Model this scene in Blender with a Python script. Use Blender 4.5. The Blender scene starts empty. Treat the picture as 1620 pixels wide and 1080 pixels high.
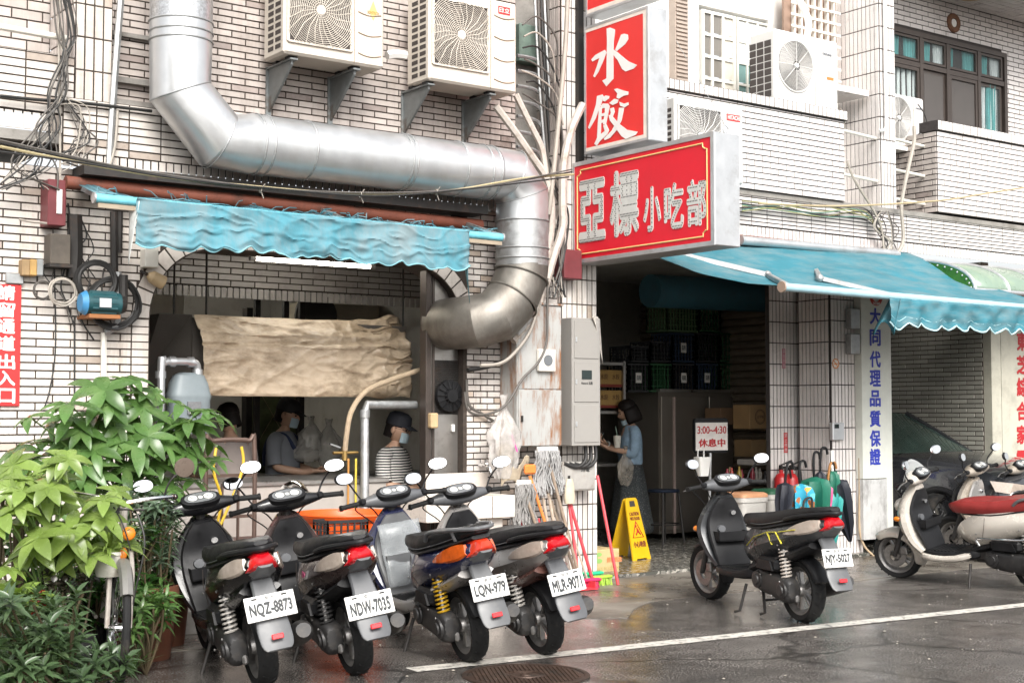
import bpy, bmesh, math, random
from math import sin, cos, pi, radians, sqrt, atan2
from mathutils import Vector, Matrix, noise
V = Vector
random.seed(7)
S = bpy.context.scene
COL = S.collection

# ------------------------------------------------------------------ camera, light, exposure
F, YAW, PIT, CAMH = 2251., radians(36.07), radians(2.92), 1.40
cd = bpy.data.cameras.new('camera'); cam = bpy.data.objects.new('camera', cd); COL.objects.link(cam)
cd.sensor_width = 36; cd.lens = F/1620*36; cd.clip_end = 400; cd.clip_start = .05
cam.location = (0, 0, CAMH); cam.rotation_euler = (pi/2+PIT, 0, -YAW)
cd.dof.use_dof = True; cd.dof.focus_distance = 11.0; cd.dof.aperture_fstop = 11
S.camera = cam
wd = bpy.data.worlds.new('World'); S.world = wd; wd.use_nodes = True
nt = wd.node_tree; bg = nt.nodes['Background']
sky = nt.nodes.new('ShaderNodeTexSky'); sky.sky_type = 'NISHITA'; sky.sun_disc = False
SUN_EL, SUN_AZ = radians(40), radians(200)          # behind the camera's right shoulder, diffused by cloud
sky.sun_elevation = SUN_EL; sky.sun_rotation = SUN_AZ; sky.air_density = 1.0; sky.dust_density = 4.0
hs = nt.nodes.new('ShaderNodeHueSaturation'); hs.inputs['Saturation'].default_value = .18
nt.links.new(sky.outputs[0], hs.inputs['Color']); nt.links.new(hs.outputs[0], bg.inputs[0])
bg.inputs[1].default_value = .13
sl = bpy.data.lights.new('sun', 'SUN'); so = bpy.data.objects.new('sun', sl); COL.objects.link(so)
sl.energy = 1.5; sl.angle = radians(30); sl.color = (1, .96, .9)
sd = V((sin(SUN_AZ)*cos(SUN_EL), cos(SUN_AZ)*cos(SUN_EL), sin(SUN_EL)))
so.rotation_euler = sd.to_track_quat('Z', 'Y').to_euler(); so.location = (0, 0, 30)
S.view_settings.view_transform = 'Standard'; S.view_settings.look = 'None'
S.view_settings.exposure = 1.13; S.view_settings.gamma = 1; S.view_settings.use_curve_mapping = False
S.render.engine = 'CYCLES'; S.cycles.max_bounces = 6; S.cycles.diffuse_bounces = 4; S.cycles.glossy_bounces = 3
S.cycles.transmission_bounces = 4; S.cycles.transparent_max_bounces = 8; S.cycles.use_denoising = True
S.cycles.caustics_reflective = False; S.cycles.caustics_refractive = False

# where a point of the photograph (1620 x 1080) lies on a plane of the place
_cy, _sy, _cp, _sp = cos(YAW), sin(YAW), cos(PIT), sin(PIT)
def ray(px, py):
    a = (px-810)/F; b = (540-py)/F
    return V((_sy*_cp+a*_cy-b*_sy*_sp, _cy*_cp-a*_sy-b*_cy*_sp, _sp+b*_cp))
def W(px, py, Y):
    d = ray(px, py); return V((0, 0, CAMH))+d*(Y/d.y)
def WX(px, py, X):
    d = ray(px, py); return V((0, 0, CAMH))+d*(X/d.x)
def G(px, py, Z=0.):
    d = ray(px, py); return V((0, 0, CAMH))+d*((Z-CAMH)/d.z)
def proj(p):
    v = p-V((0, 0, CAMH)); d = v.dot(V((_sy*_cp, _cy*_cp, _sp)))
    if d < .1: return None
    return (810+F*v.dot(V((_cy, -_sy, 0)))/d, 540-F*v.dot(V((-_sy*_sp, -_cy*_sp, _cp)))/d, d)

# ------------------------------------------------------------------ materials
MATS = {}
def mat(name, col, rough=.5, metal=0., var=.12, vs=9., bump=0., bs=60., dirt=None, ds=4., dlo=.52, dhi=.68, damt=1., dz=1., coat=0., trans=0.,
        emit=None, spec=None, island=0., rvar=.1, alpha=None, ior=None, wdirt=False):
    if name in MATS: return MATS[name]
    m = bpy.data.materials.new(name); m.use_nodes = True; MATS[name] = m
    n = m.node_tree.nodes; L = m.node_tree.links; b = n['Principled BSDF']
    c = tuple(col)+(1,)
    b.inputs['Roughness'].default_value = rough; b.inputs['Metallic'].default_value = metal
    if coat: b.inputs['Coat Weight'].default_value = coat; b.inputs['Coat Roughness'].default_value = .06
    if trans: b.inputs['Transmission Weight'].default_value = trans
    if ior: b.inputs['IOR'].default_value = ior
    if alpha is not None: b.inputs['Alpha'].default_value = alpha
    if spec is not None: b.inputs['Specular IOR Level'].default_value = spec
    if emit: b.inputs['Emission Color'].default_value = tuple(emit[:3])+(1,); b.inputs['Emission Strength'].default_value = emit[3]
    b.inputs['Base Color'].default_value = c
    if not (var or bump or dirt or island): return m
    tc = n.new('ShaderNodeTexCoord'); src = tc.outputs['Object']
    if wdirt:
        ge = n.new('ShaderNodeNewGeometry'); src = ge.outputs['Position']
    out = None
    if var:
        t = n.new('ShaderNodeTexNoise'); t.inputs['Scale'].default_value = vs; t.inputs['Detail'].default_value = 5; t.inputs['Roughness'].default_value = .65
        L.new(src, t.inputs['Vector'])
        mr = n.new('ShaderNodeMapRange'); mr.inputs[1].default_value = .3; mr.inputs[2].default_value = .7; mr.inputs[3].default_value = 1-var; mr.inputs[4].default_value = 1+var
        L.new(t.outputs['Fac'], mr.inputs[0])
        mu = n.new('ShaderNodeMix'); mu.data_type = 'RGBA'; mu.blend_type = 'MULTIPLY'; mu.inputs[0].default_value = 1; mu.inputs[6].default_value = c
        L.new(mr.outputs[0], mu.inputs[7]); out = mu.outputs[2]
        if rvar:
            m2 = n.new('ShaderNodeMapRange'); m2.inputs[1].default_value = .3; m2.inputs[2].default_value = .7; m2.inputs[3].default_value = max(.02, rough-rvar); m2.inputs[4].default_value = min(1, rough+rvar)
            L.new(t.outputs['Fac'], m2.inputs[0]); L.new(m2.outputs[0], b.inputs['Roughness'])
    if island:
        ge2 = n.new('ShaderNodeNewGeometry'); oi = n.new('ShaderNodeObjectInfo')
        ad = n.new('ShaderNodeMath'); ad.operation = 'ADD'; L.new(ge2.outputs['Random Per Island'], ad.inputs[0]); L.new(oi.outputs['Random'], ad.inputs[1])
        fr = n.new('ShaderNodeMath'); fr.operation = 'FRACT'; L.new(ad.outputs[0], fr.inputs[0])
        mr = n.new('ShaderNodeMapRange'); mr.inputs[3].default_value = 1-island; mr.inputs[4].default_value = 1+island; L.new(fr.outputs[0], mr.inputs[0])
        mu = n.new('ShaderNodeMix'); mu.data_type = 'RGBA'; mu.blend_type = 'MULTIPLY'; mu.inputs[0].default_value = 1
        if out: L.new(out, mu.inputs[6])
        else: mu.inputs[6].default_value = c
        L.new(mr.outputs[0], mu.inputs[7]); out = mu.outputs[2]
    if dirt:
        mp = n.new('ShaderNodeMapping'); mp.inputs['Scale'].default_value = (1, 1, dz); L.new(src, mp.inputs[0])
        t2 = n.new('ShaderNodeTexNoise'); t2.inputs['Scale'].default_value = ds; t2.inputs['Detail'].default_value = 7; t2.inputs['Roughness'].default_value = .72
        L.new(mp.outputs[0], t2.inputs['Vector'])
        m3 = n.new('ShaderNodeMapRange'); m3.inputs[1].default_value = dlo; m3.inputs[2].default_value = dhi; m3.inputs[3].default_value = 0; m3.inputs[4].default_value = damt
        L.new(t2.outputs['Fac'], m3.inputs[0])
        mx = n.new('ShaderNodeMix'); mx.data_type = 'RGBA'; L.new(m3.outputs[0], mx.inputs[0])
        if out: L.new(out, mx.inputs[6])
        else: mx.inputs[6].default_value = c
        mx.inputs[7].default_value = tuple(dirt)+(1,); out = mx.outputs[2]
    if out: L.new(out, b.inputs['Base Color'])
    if bump:
        t3 = n.new('ShaderNodeTexNoise'); t3.inputs['Scale'].default_value = bs; t3.inputs['Detail'].default_value = 4; L.new(src, t3.inputs['Vector'])
        bp = n.new('ShaderNodeBump'); bp.inputs['Strength'].default_value = bump; bp.inputs['Distance'].default_value = .01
        L.new(t3.outputs['Fac'], bp.inputs['Height']); L.new(bp.outputs[0], b.inputs['Normal'])
    return m

# ------------------------------------------------------------------ mesh builder
class MB:
    def __init__(s): s.v = []; s.f = []; s.m = []; s.mats = None
    def add(s, vs, fs, m=0):
        k = len(s.v); s.v += [V(p) for p in vs]
        for f in fs: s.f.append([i+k for i in f]); s.m.append(m)
        return s
    def quad(s, a, b, c, d, m=0): return s.add([a, b, c, d], [(0, 1, 2, 3)], m)
    def poly(s, pts, m=0): return s.add(pts, [tuple(range(len(pts)))], m)
    def xf(s, M, start=0):
        for i in range(start, len(s.v)): s.v[i] = M @ s.v[i]
        return s
    def box(s, x0, x1, y0, y1, z0, z1, m=0, bev=0.):
        x0, x1 = min(x0, x1), max(x0, x1); y0, y1 = min(y0, y1), max(y0, y1); z0, z1 = min(z0, z1), max(z0, z1)
        if not bev:
            return s.add([(x0, y0, z0), (x1, y0, z0), (x1, y1, z0), (x0, y1, z0), (x0, y0, z1), (x1, y0, z1), (x1, y1, z1), (x0, y1, z1)],
                         [(0, 3, 2, 1), (4, 5, 6, 7), (0, 1, 5, 4), (1, 2, 6, 5), (2, 3, 7, 6), (3, 0, 4, 7)], m)
        b = min(bev, .45*min(x1-x0, y1-y0, z1-z0)); vs = []; idx = {}
        for i, x in enumerate((x0, x1)):
            for j, y in enumerate((y0, y1)):
                for k, z in enumerate((z0, z1)):
                    sx, sy_, sz = (1, -1)[i], (1, -1)[j], (1, -1)[k]
                    for a, p in enumerate([(x, y+sy_*b, z+sz*b), (x+sx*b, y, z+sz*b), (x+sx*b, y+sy_*b, z)]):
                        idx[i, j, k, a] = len(vs); vs.append(p)
        fs = []
        def q(l): fs.append(tuple(idx[t] for t in l))
        q([(0, 0, 0, 0), (0, 0, 1, 0), (0, 1, 1, 0), (0, 1, 0, 0)]); q([(1, 0, 0, 0), (1, 1, 0, 0), (1, 1, 1, 0), (1, 0, 1, 0)])
        q([(0, 0, 0, 1), (1, 0, 0, 1), (1, 0, 1, 1), (0, 0, 1, 1)]); q([(0, 1, 0, 1), (0, 1, 1, 1), (1, 1, 1, 1), (1, 1, 0, 1)])
        q([(0, 0, 0, 2), (0, 1, 0, 2), (1, 1, 0, 2), (1, 0, 0, 2)]); q([(0, 0, 1, 2), (1, 0, 1, 2), (1, 1, 1, 2), (0, 1, 1, 2)])
        for i in (0, 1):
            for j in (0, 1): q([(i, j, 0, 0), (i, j, 0, 1), (i, j, 1, 1), (i, j, 1, 0)])
            for k in (0, 1): q([(i, 0, k, 0), (i, 0, k, 2), (i, 1, k, 2), (i, 1, k, 0)])
        for j in (0, 1):
            for k in (0, 1): q([(0, j, k, 1), (0, j, k, 2), (1, j, k, 2), (1, j, k, 1)])
        for i in (0, 1):
            for j in (0, 1):
                for k in (0, 1): q([(i, j, k, 0), (i, j, k, 1), (i, j, k, 2)])
        return s.add(vs, fs, m)
    def obox(s, M, sx, sy_, sz, m=0, bev=0.):
        k = len(s.v); s.box(-sx/2, sx/2, -sy_/2, sy_/2, -sz/2, sz/2, m, bev); return s.xf(M, k)
    def beam(s, p, q, w, h, m=0, bev=0., up=(0, 0, 1)):
        p, q = V(p), V(q); d = (q-p); l = d.length; d.normalize(); u = V(up)
        if abs(d.dot(u)) > .95: u = V((0, 1, 0))
        r = d.cross(u).normalized(); u = r.cross(d)
        M = Matrix((d, r, u)).transposed().to_4x4(); M.translation = (p+q)/2
        return s.obox(M, l, w, h, m, bev)
    def loft(s, rings, m=0, cap=True, closed=False):
        n = len(rings[0]); k = len(rings); vs = [p for r in rings for p in r]; fs = []
        for i in range(k if closed else k-1):
            a, b = i*n, ((i+1) % k)*n
            for j in range(n): fs.append((a+j, a+(j+1) % n, b+(j+1) % n, b+j))
        if cap and not closed:
            fs.append(tuple(reversed(range(n)))); fs.append(tuple(range((k-1)*n, k*n)))
        return s.add(vs, fs, m)
    def tube(s, pts, r, n=8, m=0, closed=False, cap=True, flat=1.):
        pts = [V(p) for p in pts]; K = len(pts); rr = r if isinstance(r, (list, tuple)) else [r]*K
        rings = []; up = None
        for i in range(K):
            a = pts[(i-1) % K] if (i or closed) else pts[0]; b = pts[(i+1) % K] if (i < K-1 or closed) else pts[-1]
            t = (b-a)
            t = t.normalized() if t.length > 1e-9 else V((0, 0, 1))
            if up is None:
                up = V((0, 0, 1)) if abs(t.z) < .9 else V((1, 0, 0))
            x = t.cross(up)
            if x.length < 1e-6: x = t.orthogonal()
            x.normalize(); up = x.cross(t).normalized()
            rings.append([pts[i]+(x*cos(2*pi*j/n)+up*sin(2*pi*j/n)*flat)*rr[i] for j in range(n)])
        return s.loft(rings, m, cap, closed)
    def cyl(s, p, q, r, n=16, m=0, r2=None): return s.tube([p, q], [r, r if r2 is None else r2], n, m)
    def lathe(s, prof, n=24, m=0, M=None, closed=False):   # prof: (radius, height) about z
        k = len(s.v); s.loft([[V((r*cos(2*pi*j/n), r*sin(2*pi*j/n), z)) for j in range(n)] for r, z in prof], m, True, closed)
        if M is not None: s.xf(M, k)
        return s
    def ell(s, c, rx, ry, rz, nu=16, nv=10, m=0, M=None):
        k = len(s.v); rings = []
        for i in range(nv+1):
            t = pi*(.02+.96*i/nv)
            rings.append([V((rx*sin(t)*cos(2*pi*j/nu), ry*sin(t)*sin(2*pi*j/nu), -rz*cos(t))) for j in range(nu)])
        s.loft(rings, m)
        if M is not None: s.xf(M, k)
        return s.xf(Matrix.Translation(c), k)
    def grid(s, fn, nu, nv, m=0):
        return s.add([fn(i/nu, j/nv) for j in range(nv+1) for i in range(nu+1)],
                     [(j*(nu+1)+i, j*(nu+1)+i+1, (j+1)*(nu+1)+i+1, (j+1)*(nu+1)+i) for j in range(nv) for i in range(nu)], m)
    def prism(s, pts, n, m=0):   # extrude a planar outline by the vector n
        n = V(n); K = len(pts); a = [V(p) for p in pts]
        return s.add(a+[p+n for p in a], [tuple(reversed(range(K))), tuple(range(K, 2*K))]+[(i, (i+1) % K, K+(i+1) % K, K+i) for i in range(K)], m)
    def torus(s, c, R, r, n=32, k=8, m=0, M=None):
        k0 = len(s.v); s.tube([V((R*cos(2*pi*i/n), R*sin(2*pi*i/n), 0)) for i in range(n)], r, k, m, closed=True)
        if M is not None: s.xf(M, k0)
        return s.xf(Matrix.Translation(c), k0)
    def build(s, name, material, parent=None, smooth=35, label=None, cat=None, group=None, kind=None, sub=0, solid=0., thing=None, weld=False):
        me = bpy.data.meshes.new(name)
        vs = s.v; c = V((0, 0, 0)); off = WOFF.get(parent.name, V((0, 0, 0))) if parent else V((0, 0, 0))
        if vs:
            lo = [min(p[i] for p in vs) for i in range(3)]; hi = [max(p[i] for p in vs) for i in range(3)]
            c = V(((lo[0]+hi[0])/2, (lo[1]+hi[1])/2, lo[2]))
        me.from_pydata([tuple(p-c) for p in vs], [], s.f)
        ml = material if isinstance(material, (list, tuple)) else [material]
        for x in ml: me.materials.append(x)
        if len(ml) > 1: me.polygons.foreach_set('material_index', s.m)
        if weld:
            bm = bmesh.new(); bm.from_mesh(me); bmesh.ops.remove_doubles(bm, verts=bm.verts, dist=1e-5); bmesh.ops.recalc_face_normals(bm, faces=bm.faces); bm.to_mesh(me); bm.free()
        if smooth:
            me.polygons.foreach_set('use_smooth', [True]*len(me.polygons)); me.set_sharp_from_angle(angle=radians(smooth))
        me.update()
        o = bpy.data.objects.new(name, me); COL.objects.link(o)
        o.location = c-off
        if parent: o.parent = parent
        WOFF[o.name] = c.copy()
        if sub:
            md = o.modifiers.new('sub', 'SUBSURF'); md.levels = sub; md.render_levels = sub
        if solid:
            md = o.modifiers.new('sol', 'SOLIDIFY'); md.thickness = solid; md.offset = 0
        tag(o, label, cat, group, kind)
        return o
WOFF = {}
def tag(o, label=None, cat=None, group=None, kind=None):
    if label: o['label'] = label
    if cat: o['category'] = cat
    if group: o['group'] = group
    if kind: o['kind'] = kind
    return o
def thing(name, label, cat, loc=(0, 0, 0), group=None, local=False):
    o = bpy.data.objects.new(name, None); COL.objects.link(o); o.location = loc; o.empty_display_size = .1
    WOFF[o.name] = V((0, 0, 0)) if local else V(loc)
    return tag(o, label, cat, group)
def kids(o): return [c for c in bpy.data.objects if c.parent == o]
def copy_tree(o, parent=None, cm=None):
    if cm is None:
        cm = {}
        for c in bpy.data.objects:
            if c.parent: cm.setdefault(c.parent.name, []).append(c)
    c = o.copy(); COL.objects.link(c)
    if parent: c.parent = parent
    WOFF[c.name] = WOFF.get(o.name, V())
    for ch in cm.get(o.name, []): copy_tree(ch, c, cm)
    return c

# flat print and lettering: glyph outlines of the built-in font turned into thin meshes
TEXTS = []
def text(body, c, U, Vv, w, h, m, parent=None, name='lettering', bold=0., depth=.002, label=None, cat=None, group=None, seg=3, squash=None):
    """BODY centred at C (parent's frame), reading along U, upright along Vv, fitted to w x h metres."""
    TEXTS.append(dict(body=body, c=V(c), U=V(U).normalized(), V=V(Vv).normalized(), w=w, h=h, m=m, parent=parent, name=name, bold=bold, depth=depth, label=label, seg=seg))
def flush_texts():
    tmp = []
    cache = {}
    for t in TEXTS:
        key = (t['body'], t['seg'])
        if key not in cache:
            c = bpy.data.curves.new('glyphs', 'FONT'); c.body = t['body']; c.extrude = .01; c.resolution_u = t['seg']
            o = bpy.data.objects.new('glyphs', c); COL.objects.link(o); cache[key] = o; tmp.append(o)
    bpy.context.view_layer.update(); dg = bpy.context.evaluated_depsgraph_get()
    got = {}
    for k, o in cache.items():
        me = bpy.data.meshes.new_from_object(o.evaluated_get(dg), depsgraph=dg); got[k] = [v.co.copy() for v in me.vertices], [tuple(p.vertices) for p in me.polygons]; bpy.data.meshes.remove(me)
    for o in tmp:
        c = o.data; bpy.data.objects.remove(o); bpy.data.curves.remove(c)
    for t in TEXTS:
        vs, fs = got[t['body'], t['seg']]
        if not vs: continue
        x0, x1 = min(p.x for p in vs), max(p.x for p in vs); y0, y1 = min(p.y for p in vs), max(p.y for p in vs)
        N = t['U'].cross(t['V']); mb = MB()
        b = t['bold']; nb = 8 if b else 1; sx, sz = t['w']/max(x1-x0+2*b, 1e-6), t['h']/max(y1-y0+2*b, 1e-6)
        for k in range(nb):      # a bolder weight: the outline laid down again a little to each side
            ox, oz = (b*cos(k*pi/4), b*sin(k*pi/4)) if b else (0, 0)
            mb.add([t['c']+t['U']*((p.x-(x0+x1)/2+ox)*sx)+t['V']*((p.y-(y0+y1)/2+oz)*sz)+N*((t['depth']+.00012*k)*(1 if p.z > 0 else 0)) for p in vs], fs)
        ob = mb.build(t['name'], t['m'], t['parent'], smooth=0, label=t['label'])
        if t.get('dots'):       # dark bulb holes on the letters
            P = [((p.x-(x0+x1)/2)*t['w']/(x1-x0), (p.y-(y0+y1)/2)*t['h']/(y1-y0)) for p in vs]; fr = [f for f in fs if all(vs[i].z > 0 for i in f)]; g = MB(); st = .0175
            def inside(x, y):
                for f in fr:
                    k = [P[i] for i in f]; c = False
                    if min(q[0] for q in k) > x or max(q[0] for q in k) < x or min(q[1] for q in k) > y or max(q[1] for q in k) < y: continue
                    for i in range(len(k)):
                        (ax, ay), (bx, by) = k[i], k[i-1]
                        if (ay > y) != (by > y) and x < (bx-ax)*(y-ay)/(by-ay)+ax: c = not c
                    if c: return True
                return False
            for i in range(int(t['w']/st)+1):
                for j in range(int(t['h']/st)+1):
                    x, y = -t['w']/2+st*(i+.5*(j % 2)), -t['h']/2+st*(j+.3)
                    if all(inside(x+a, y+b) for a, b in ((.004, 0), (-.004, 0), (0, .004), (0, -.004))):
                        c = t['c']+t['U']*x+t['V']*y+N*(t['depth']+.0012); r = .0066
                        g.poly([c+t['U']*(r*cos(a*pi/3))+t['V']*(r*sin(a*pi/3)) for a in range(6)])
            if g.v: g.build('bulb_dot', t['dots'], t['parent'], smooth=0, kind='stuff')

# small geometry helpers
def bez(pts, k=8):      # Catmull-Rom through pts
    pts = [V(p) for p in pts]; out = []
    for i in range(len(pts)-1):
        a, b, c, d = pts[max(i-1, 0)], pts[i], pts[i+1], pts[min(i+2, len(pts)-1)]
        for j in range(k):
            t = j/k; out.append(.5*((2*b)+(c-a)*t+(2*a-5*b+4*c-d)*t*t+(3*b-a-3*c+d)*t**3))
    out.append(pts[-1]); return out
def rect_ring(c, U, Vv, w, h, e=4., n=16):      # superellipse ring
    return [c+U*(w*abs(cos(2*pi*j/n))**(2/e)*(1 if cos(2*pi*j/n) >= 0 else -1))+Vv*(h*abs(sin(2*pi*j/n))**(2/e)*(1 if sin(2*pi*j/n) >= 0 else -1)) for j in range(n)]
X_, Y_, Z_ = V((1, 0, 0)), V((0, 1, 0)), V((0, 0, 1))
# ------------------------------------------------------------------ shared materials
WET = (.018, .016, .014)
m_white = mat('tile_white', (.68, .635, .595), .28, var=.07, vs=5, island=.09, dirt=(.30, .225, .165), ds=5.5, dlo=.52, dhi=.74, damt=.6, dz=.09, wdirt=True)
m_ivory = mat('tile_ivory', (.64, .59, .54), .30, var=.08, vs=5, island=.10, dirt=(.24, .165, .11), ds=5, dlo=.50, dhi=.74, damt=.62, dz=.09, wdirt=True)
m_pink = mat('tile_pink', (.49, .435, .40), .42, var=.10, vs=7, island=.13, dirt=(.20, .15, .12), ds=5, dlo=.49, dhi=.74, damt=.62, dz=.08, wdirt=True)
m_right = mat('tile_right', (.70, .655, .63), .34, var=.05, vs=6, island=.06, dirt=(.40, .33, .285), ds=4.5, dlo=.53, dhi=.76, damt=.45, dz=.08, wdirt=True)
m_gray = mat('tile_gray', (.36, .345, .30), .5, var=.10, vs=7, island=.16)
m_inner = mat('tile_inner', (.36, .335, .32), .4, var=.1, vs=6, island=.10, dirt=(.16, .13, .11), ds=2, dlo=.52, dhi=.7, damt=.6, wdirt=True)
m_grout = mat('grout', (.055, .042, .034), .95, var=.35, vs=30)
m_grout2 = mat('grout_right', (.05, .042, .04), .95, var=.3, vs=30)
STAIN = {'tile_ivory': mat('tile_ivory_stained', (.44, .37, .315), .4, var=.15, vs=9, island=.15, dirt=(.16, .11, .08), ds=5, damt=.7, wdirt=True), 'tile_pink': mat('tile_pink_stained', (.34, .285, .26), .5, var=.15, vs=9, island=.12, dirt=(.15, .11, .09), ds=5, damt=.7, wdirt=True), 'tile_white': mat('tile_white_stained', (.50, .42, .35), .4, var=.15, vs=9, island=.15, dirt=(.2, .13, .08), ds=5, damt=.6, wdirt=True)}
m_conc = mat('concrete', (.26, .245, .225), .85, var=.2, vs=4, bump=.3, bs=40, dirt=(.13, .115, .10), ds=1.5)
m_plast = mat('plaster', (.66, .64, .60), .8, var=.08, vs=3, dirt=(.4, .36, .3), ds=2.5, damt=.6)
m_cream = mat('cream_paint', (.74, .71, .64), .45, var=.06)
m_white_p = mat('white_paint', (.80, .785, .75), .45, var=.05, dirt=(.5, .45, .38), ds=3, dlo=.6, dhi=.8, damt=.5)
m_steel = mat('stainless', (.42, .40, .375), .34, metal=.9, var=.15, vs=3, dirt=(.22, .19, .16), ds=5, damt=.5)
m_galv = mat('galvanised', (.62, .63, .635), .38, metal=.80, var=.07, vs=5, dirt=(.50, .47, .43), ds=2.0, dlo=.56, dhi=.78, damt=.5, dz=.35)
m_galv2 = mat('galvanised_dull', (.40, .41, .41), .5, metal=.7, var=.2, vs=18, dirt=(.2, .17, .14), ds=4, damt=.7)
m_sooty = mat('galvanised_sooty', (.25, .235, .21), .56, metal=.8, var=.2, vs=8, dirt=(.13, .11, .09), ds=3.5, dlo=.45, dhi=.7, damt=.8, dz=.5)
m_blackp = mat('black_plastic', (.010, .010, .011), .46, var=.3, vs=12, rvar=.12, spec=.28)
m_blackr = mat('black_rubber', (.014, .014, .014), .75, spec=.25, var=.3, vs=20, bump=.2, bs=80, dirt=(.07, .06, .05), ds=6, damt=.6)
m_dark = mat('dark_iron', (.03, .027, .025), .6, metal=.3, var=.3, vs=15, dirt=(.09, .05, .03), ds=6, damt=.6)
m_glass = mat('window_glass', (.08, .10, .10), .05, var=0, spec=.8, alpha=.16)
m_dglass = mat('dark_glass', (.02, .03, .03), .04, var=0, spec=.8)
m_bronze = mat('bronze_frame', (.075, .06, .052), .42, metal=.4, var=.15)
m_teal = mat('teal_curtain', (.13, .42, .42), .85, var=.18, vs=6)
m_pale = mat('pale_curtain', (.70, .78, .78), .85, var=.12, vs=6)
m_rust = mat('rusty_red', (.20, .06, .035), .7, var=.25, vs=12, dirt=(.06, .03, .02), ds=6)
m_red = mat('sign_red', (.68, .012, .028), .45, var=.07, vs=2.5, dirt=(.60, .02, .035), ds=2, damt=.5)
m_red2 = mat('sign_red_pale', (.74, .035, .032), .45, var=.07, vs=2.5)
m_alu = mat('aluminium', (.60, .61, .62), .38, metal=.7, var=.08, dirt=(.35, .33, .31), ds=3, damt=.5)
m_letter = mat('white_letter', (.82, .80, .77), .5, var=.04)
m_tarp = mat('blue_canvas', (.034, .165, .21), .7, var=.18, vs=3, bump=.06, bs=40, dirt=(.15, .22, .235), ds=2.4, dlo=.42, dhi=.66, damt=.75, dz=5, spec=.3)
m_cable = mat('black_cable', (.02, .019, .018), .55, var=.2)
m_cable2 = mat('grey_cable', (.10, .09, .08), .6, var=.2)
m_cable3 = mat('white_cable', (.36, .325, .28), .6, var=.15)
m_card = mat('cardboard', (.42, .26, .12), .8, var=.12, vs=6)
m_yel = mat('yellow_plastic', (.74, .44, .012), .4, var=.08)

# ------------------------------------------------------------------ ground
def ground_mat():
    m = mat('wet_asphalt', (.060, .055, .051), .35, var=.0); n = m.node_tree.nodes; L = m.node_tree.links; b = n['Principled BSDF']
    ge = n.new('ShaderNodeNewGeometry')
    def noise(sc, det=6, rough=.6):
        t = n.new('ShaderNodeTexNoise'); t.inputs['Scale'].default_value = sc; t.inputs['Detail'].default_value = det; t.inputs['Roughness'].default_value = rough
        L.new(ge.outputs['Position'], t.inputs['Vector']); return t.outputs['Fac']
    def rng(f, a, b_, c, d):
        r = n.new('ShaderNodeMapRange'); r.inputs[1].default_value = a; r.inputs[2].default_value = b_; r.inputs[3].default_value = c; r.inputs[4].default_value = d
        L.new(f, r.inputs[0]); return r.outputs[0]
    agg = noise(95, 2, .5); big = noise(.75, 5); mid = noise(5, 6)
    cr = n.new('ShaderNodeValToRGB'); cr.color_ramp.elements[0].position = .42; cr.color_ramp.elements[0].color = (.034, .031, .028, 1)
    cr.color_ramp.elements[1].position = .70; cr.color_ramp.elements[1].color = (.33, .30, .275, 1); L.new(agg, cr.inputs[0])
    mx = n.new('ShaderNodeMix'); mx.data_type = 'RGBA'; mx.blend_type = 'MULTIPLY'; mx.inputs[0].default_value = 1
    L.new(cr.outputs[0], mx.inputs[6]); L.new(rng(mid, .3, .7, .62, 1.3), mx.inputs[7])
    vo = n.new('ShaderNodeTexVoronoi'); vo.feature = 'DISTANCE_TO_EDGE'; vo.inputs['Scale'].default_value = .55      # cracks
    ad0 = n.new('ShaderNodeMix'); ad0.data_type = 'RGBA'; ad0.inputs[0].default_value = .14; nz = n.new('ShaderNodeTexNoise'); nz.inputs['Scale'].default_value = 4; nz.inputs['Detail'].default_value = 6
    L.new(ge.outputs['Position'], nz.inputs['Vector']); L.new(ge.outputs['Position'], ad0.inputs[6]); L.new(nz.outputs['Color'], ad0.inputs[7]); L.new(ad0.outputs[2], vo.inputs['Vector'])
    m5 = n.new('ShaderNodeMix'); m5.data_type = 'RGBA'; m5.blend_type = 'MULTIPLY'; m5.inputs[0].default_value = 1; L.new(mx.outputs[2], m5.inputs[6]); L.new(rng(vo.outputs['Distance'], .003, .010, .35, 1), m5.inputs[7])
    patch = rng(noise(.33, 1), .52, .53, 1, .78); m6 = n.new('ShaderNodeMix'); m6.data_type = 'RGBA'; m6.blend_type = 'MULTIPLY'; m6.inputs[0].default_value = 1; L.new(m5.outputs[2], m6.inputs[6]); L.new(patch, m6.inputs[7]); L.new(m6.outputs[2], b.inputs['Base Color'])
    wet = rng(big, .40, .60, 0, 1)
    ad = n.new('ShaderNodeMath'); ad.operation = 'MULTIPLY_ADD'; L.new(wet, ad.inputs[0]); ad.inputs[1].default_value = -.26
    L.new(rng(agg, .3, .7, .25, .38), ad.inputs[2]); L.new(ad.outputs[0], b.inputs['Roughness'])
    bp = n.new('ShaderNodeBump'); bp.inputs['Distance'].default_value = .006; L.new(agg, bp.inputs['Height'])
    L.new(rng(big, .40, .60, .8, .22), bp.inputs['Strength']); L.new(bp.outputs[0], b.inputs['Normal'])
    return m
m_asph = ground_mat()
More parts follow.
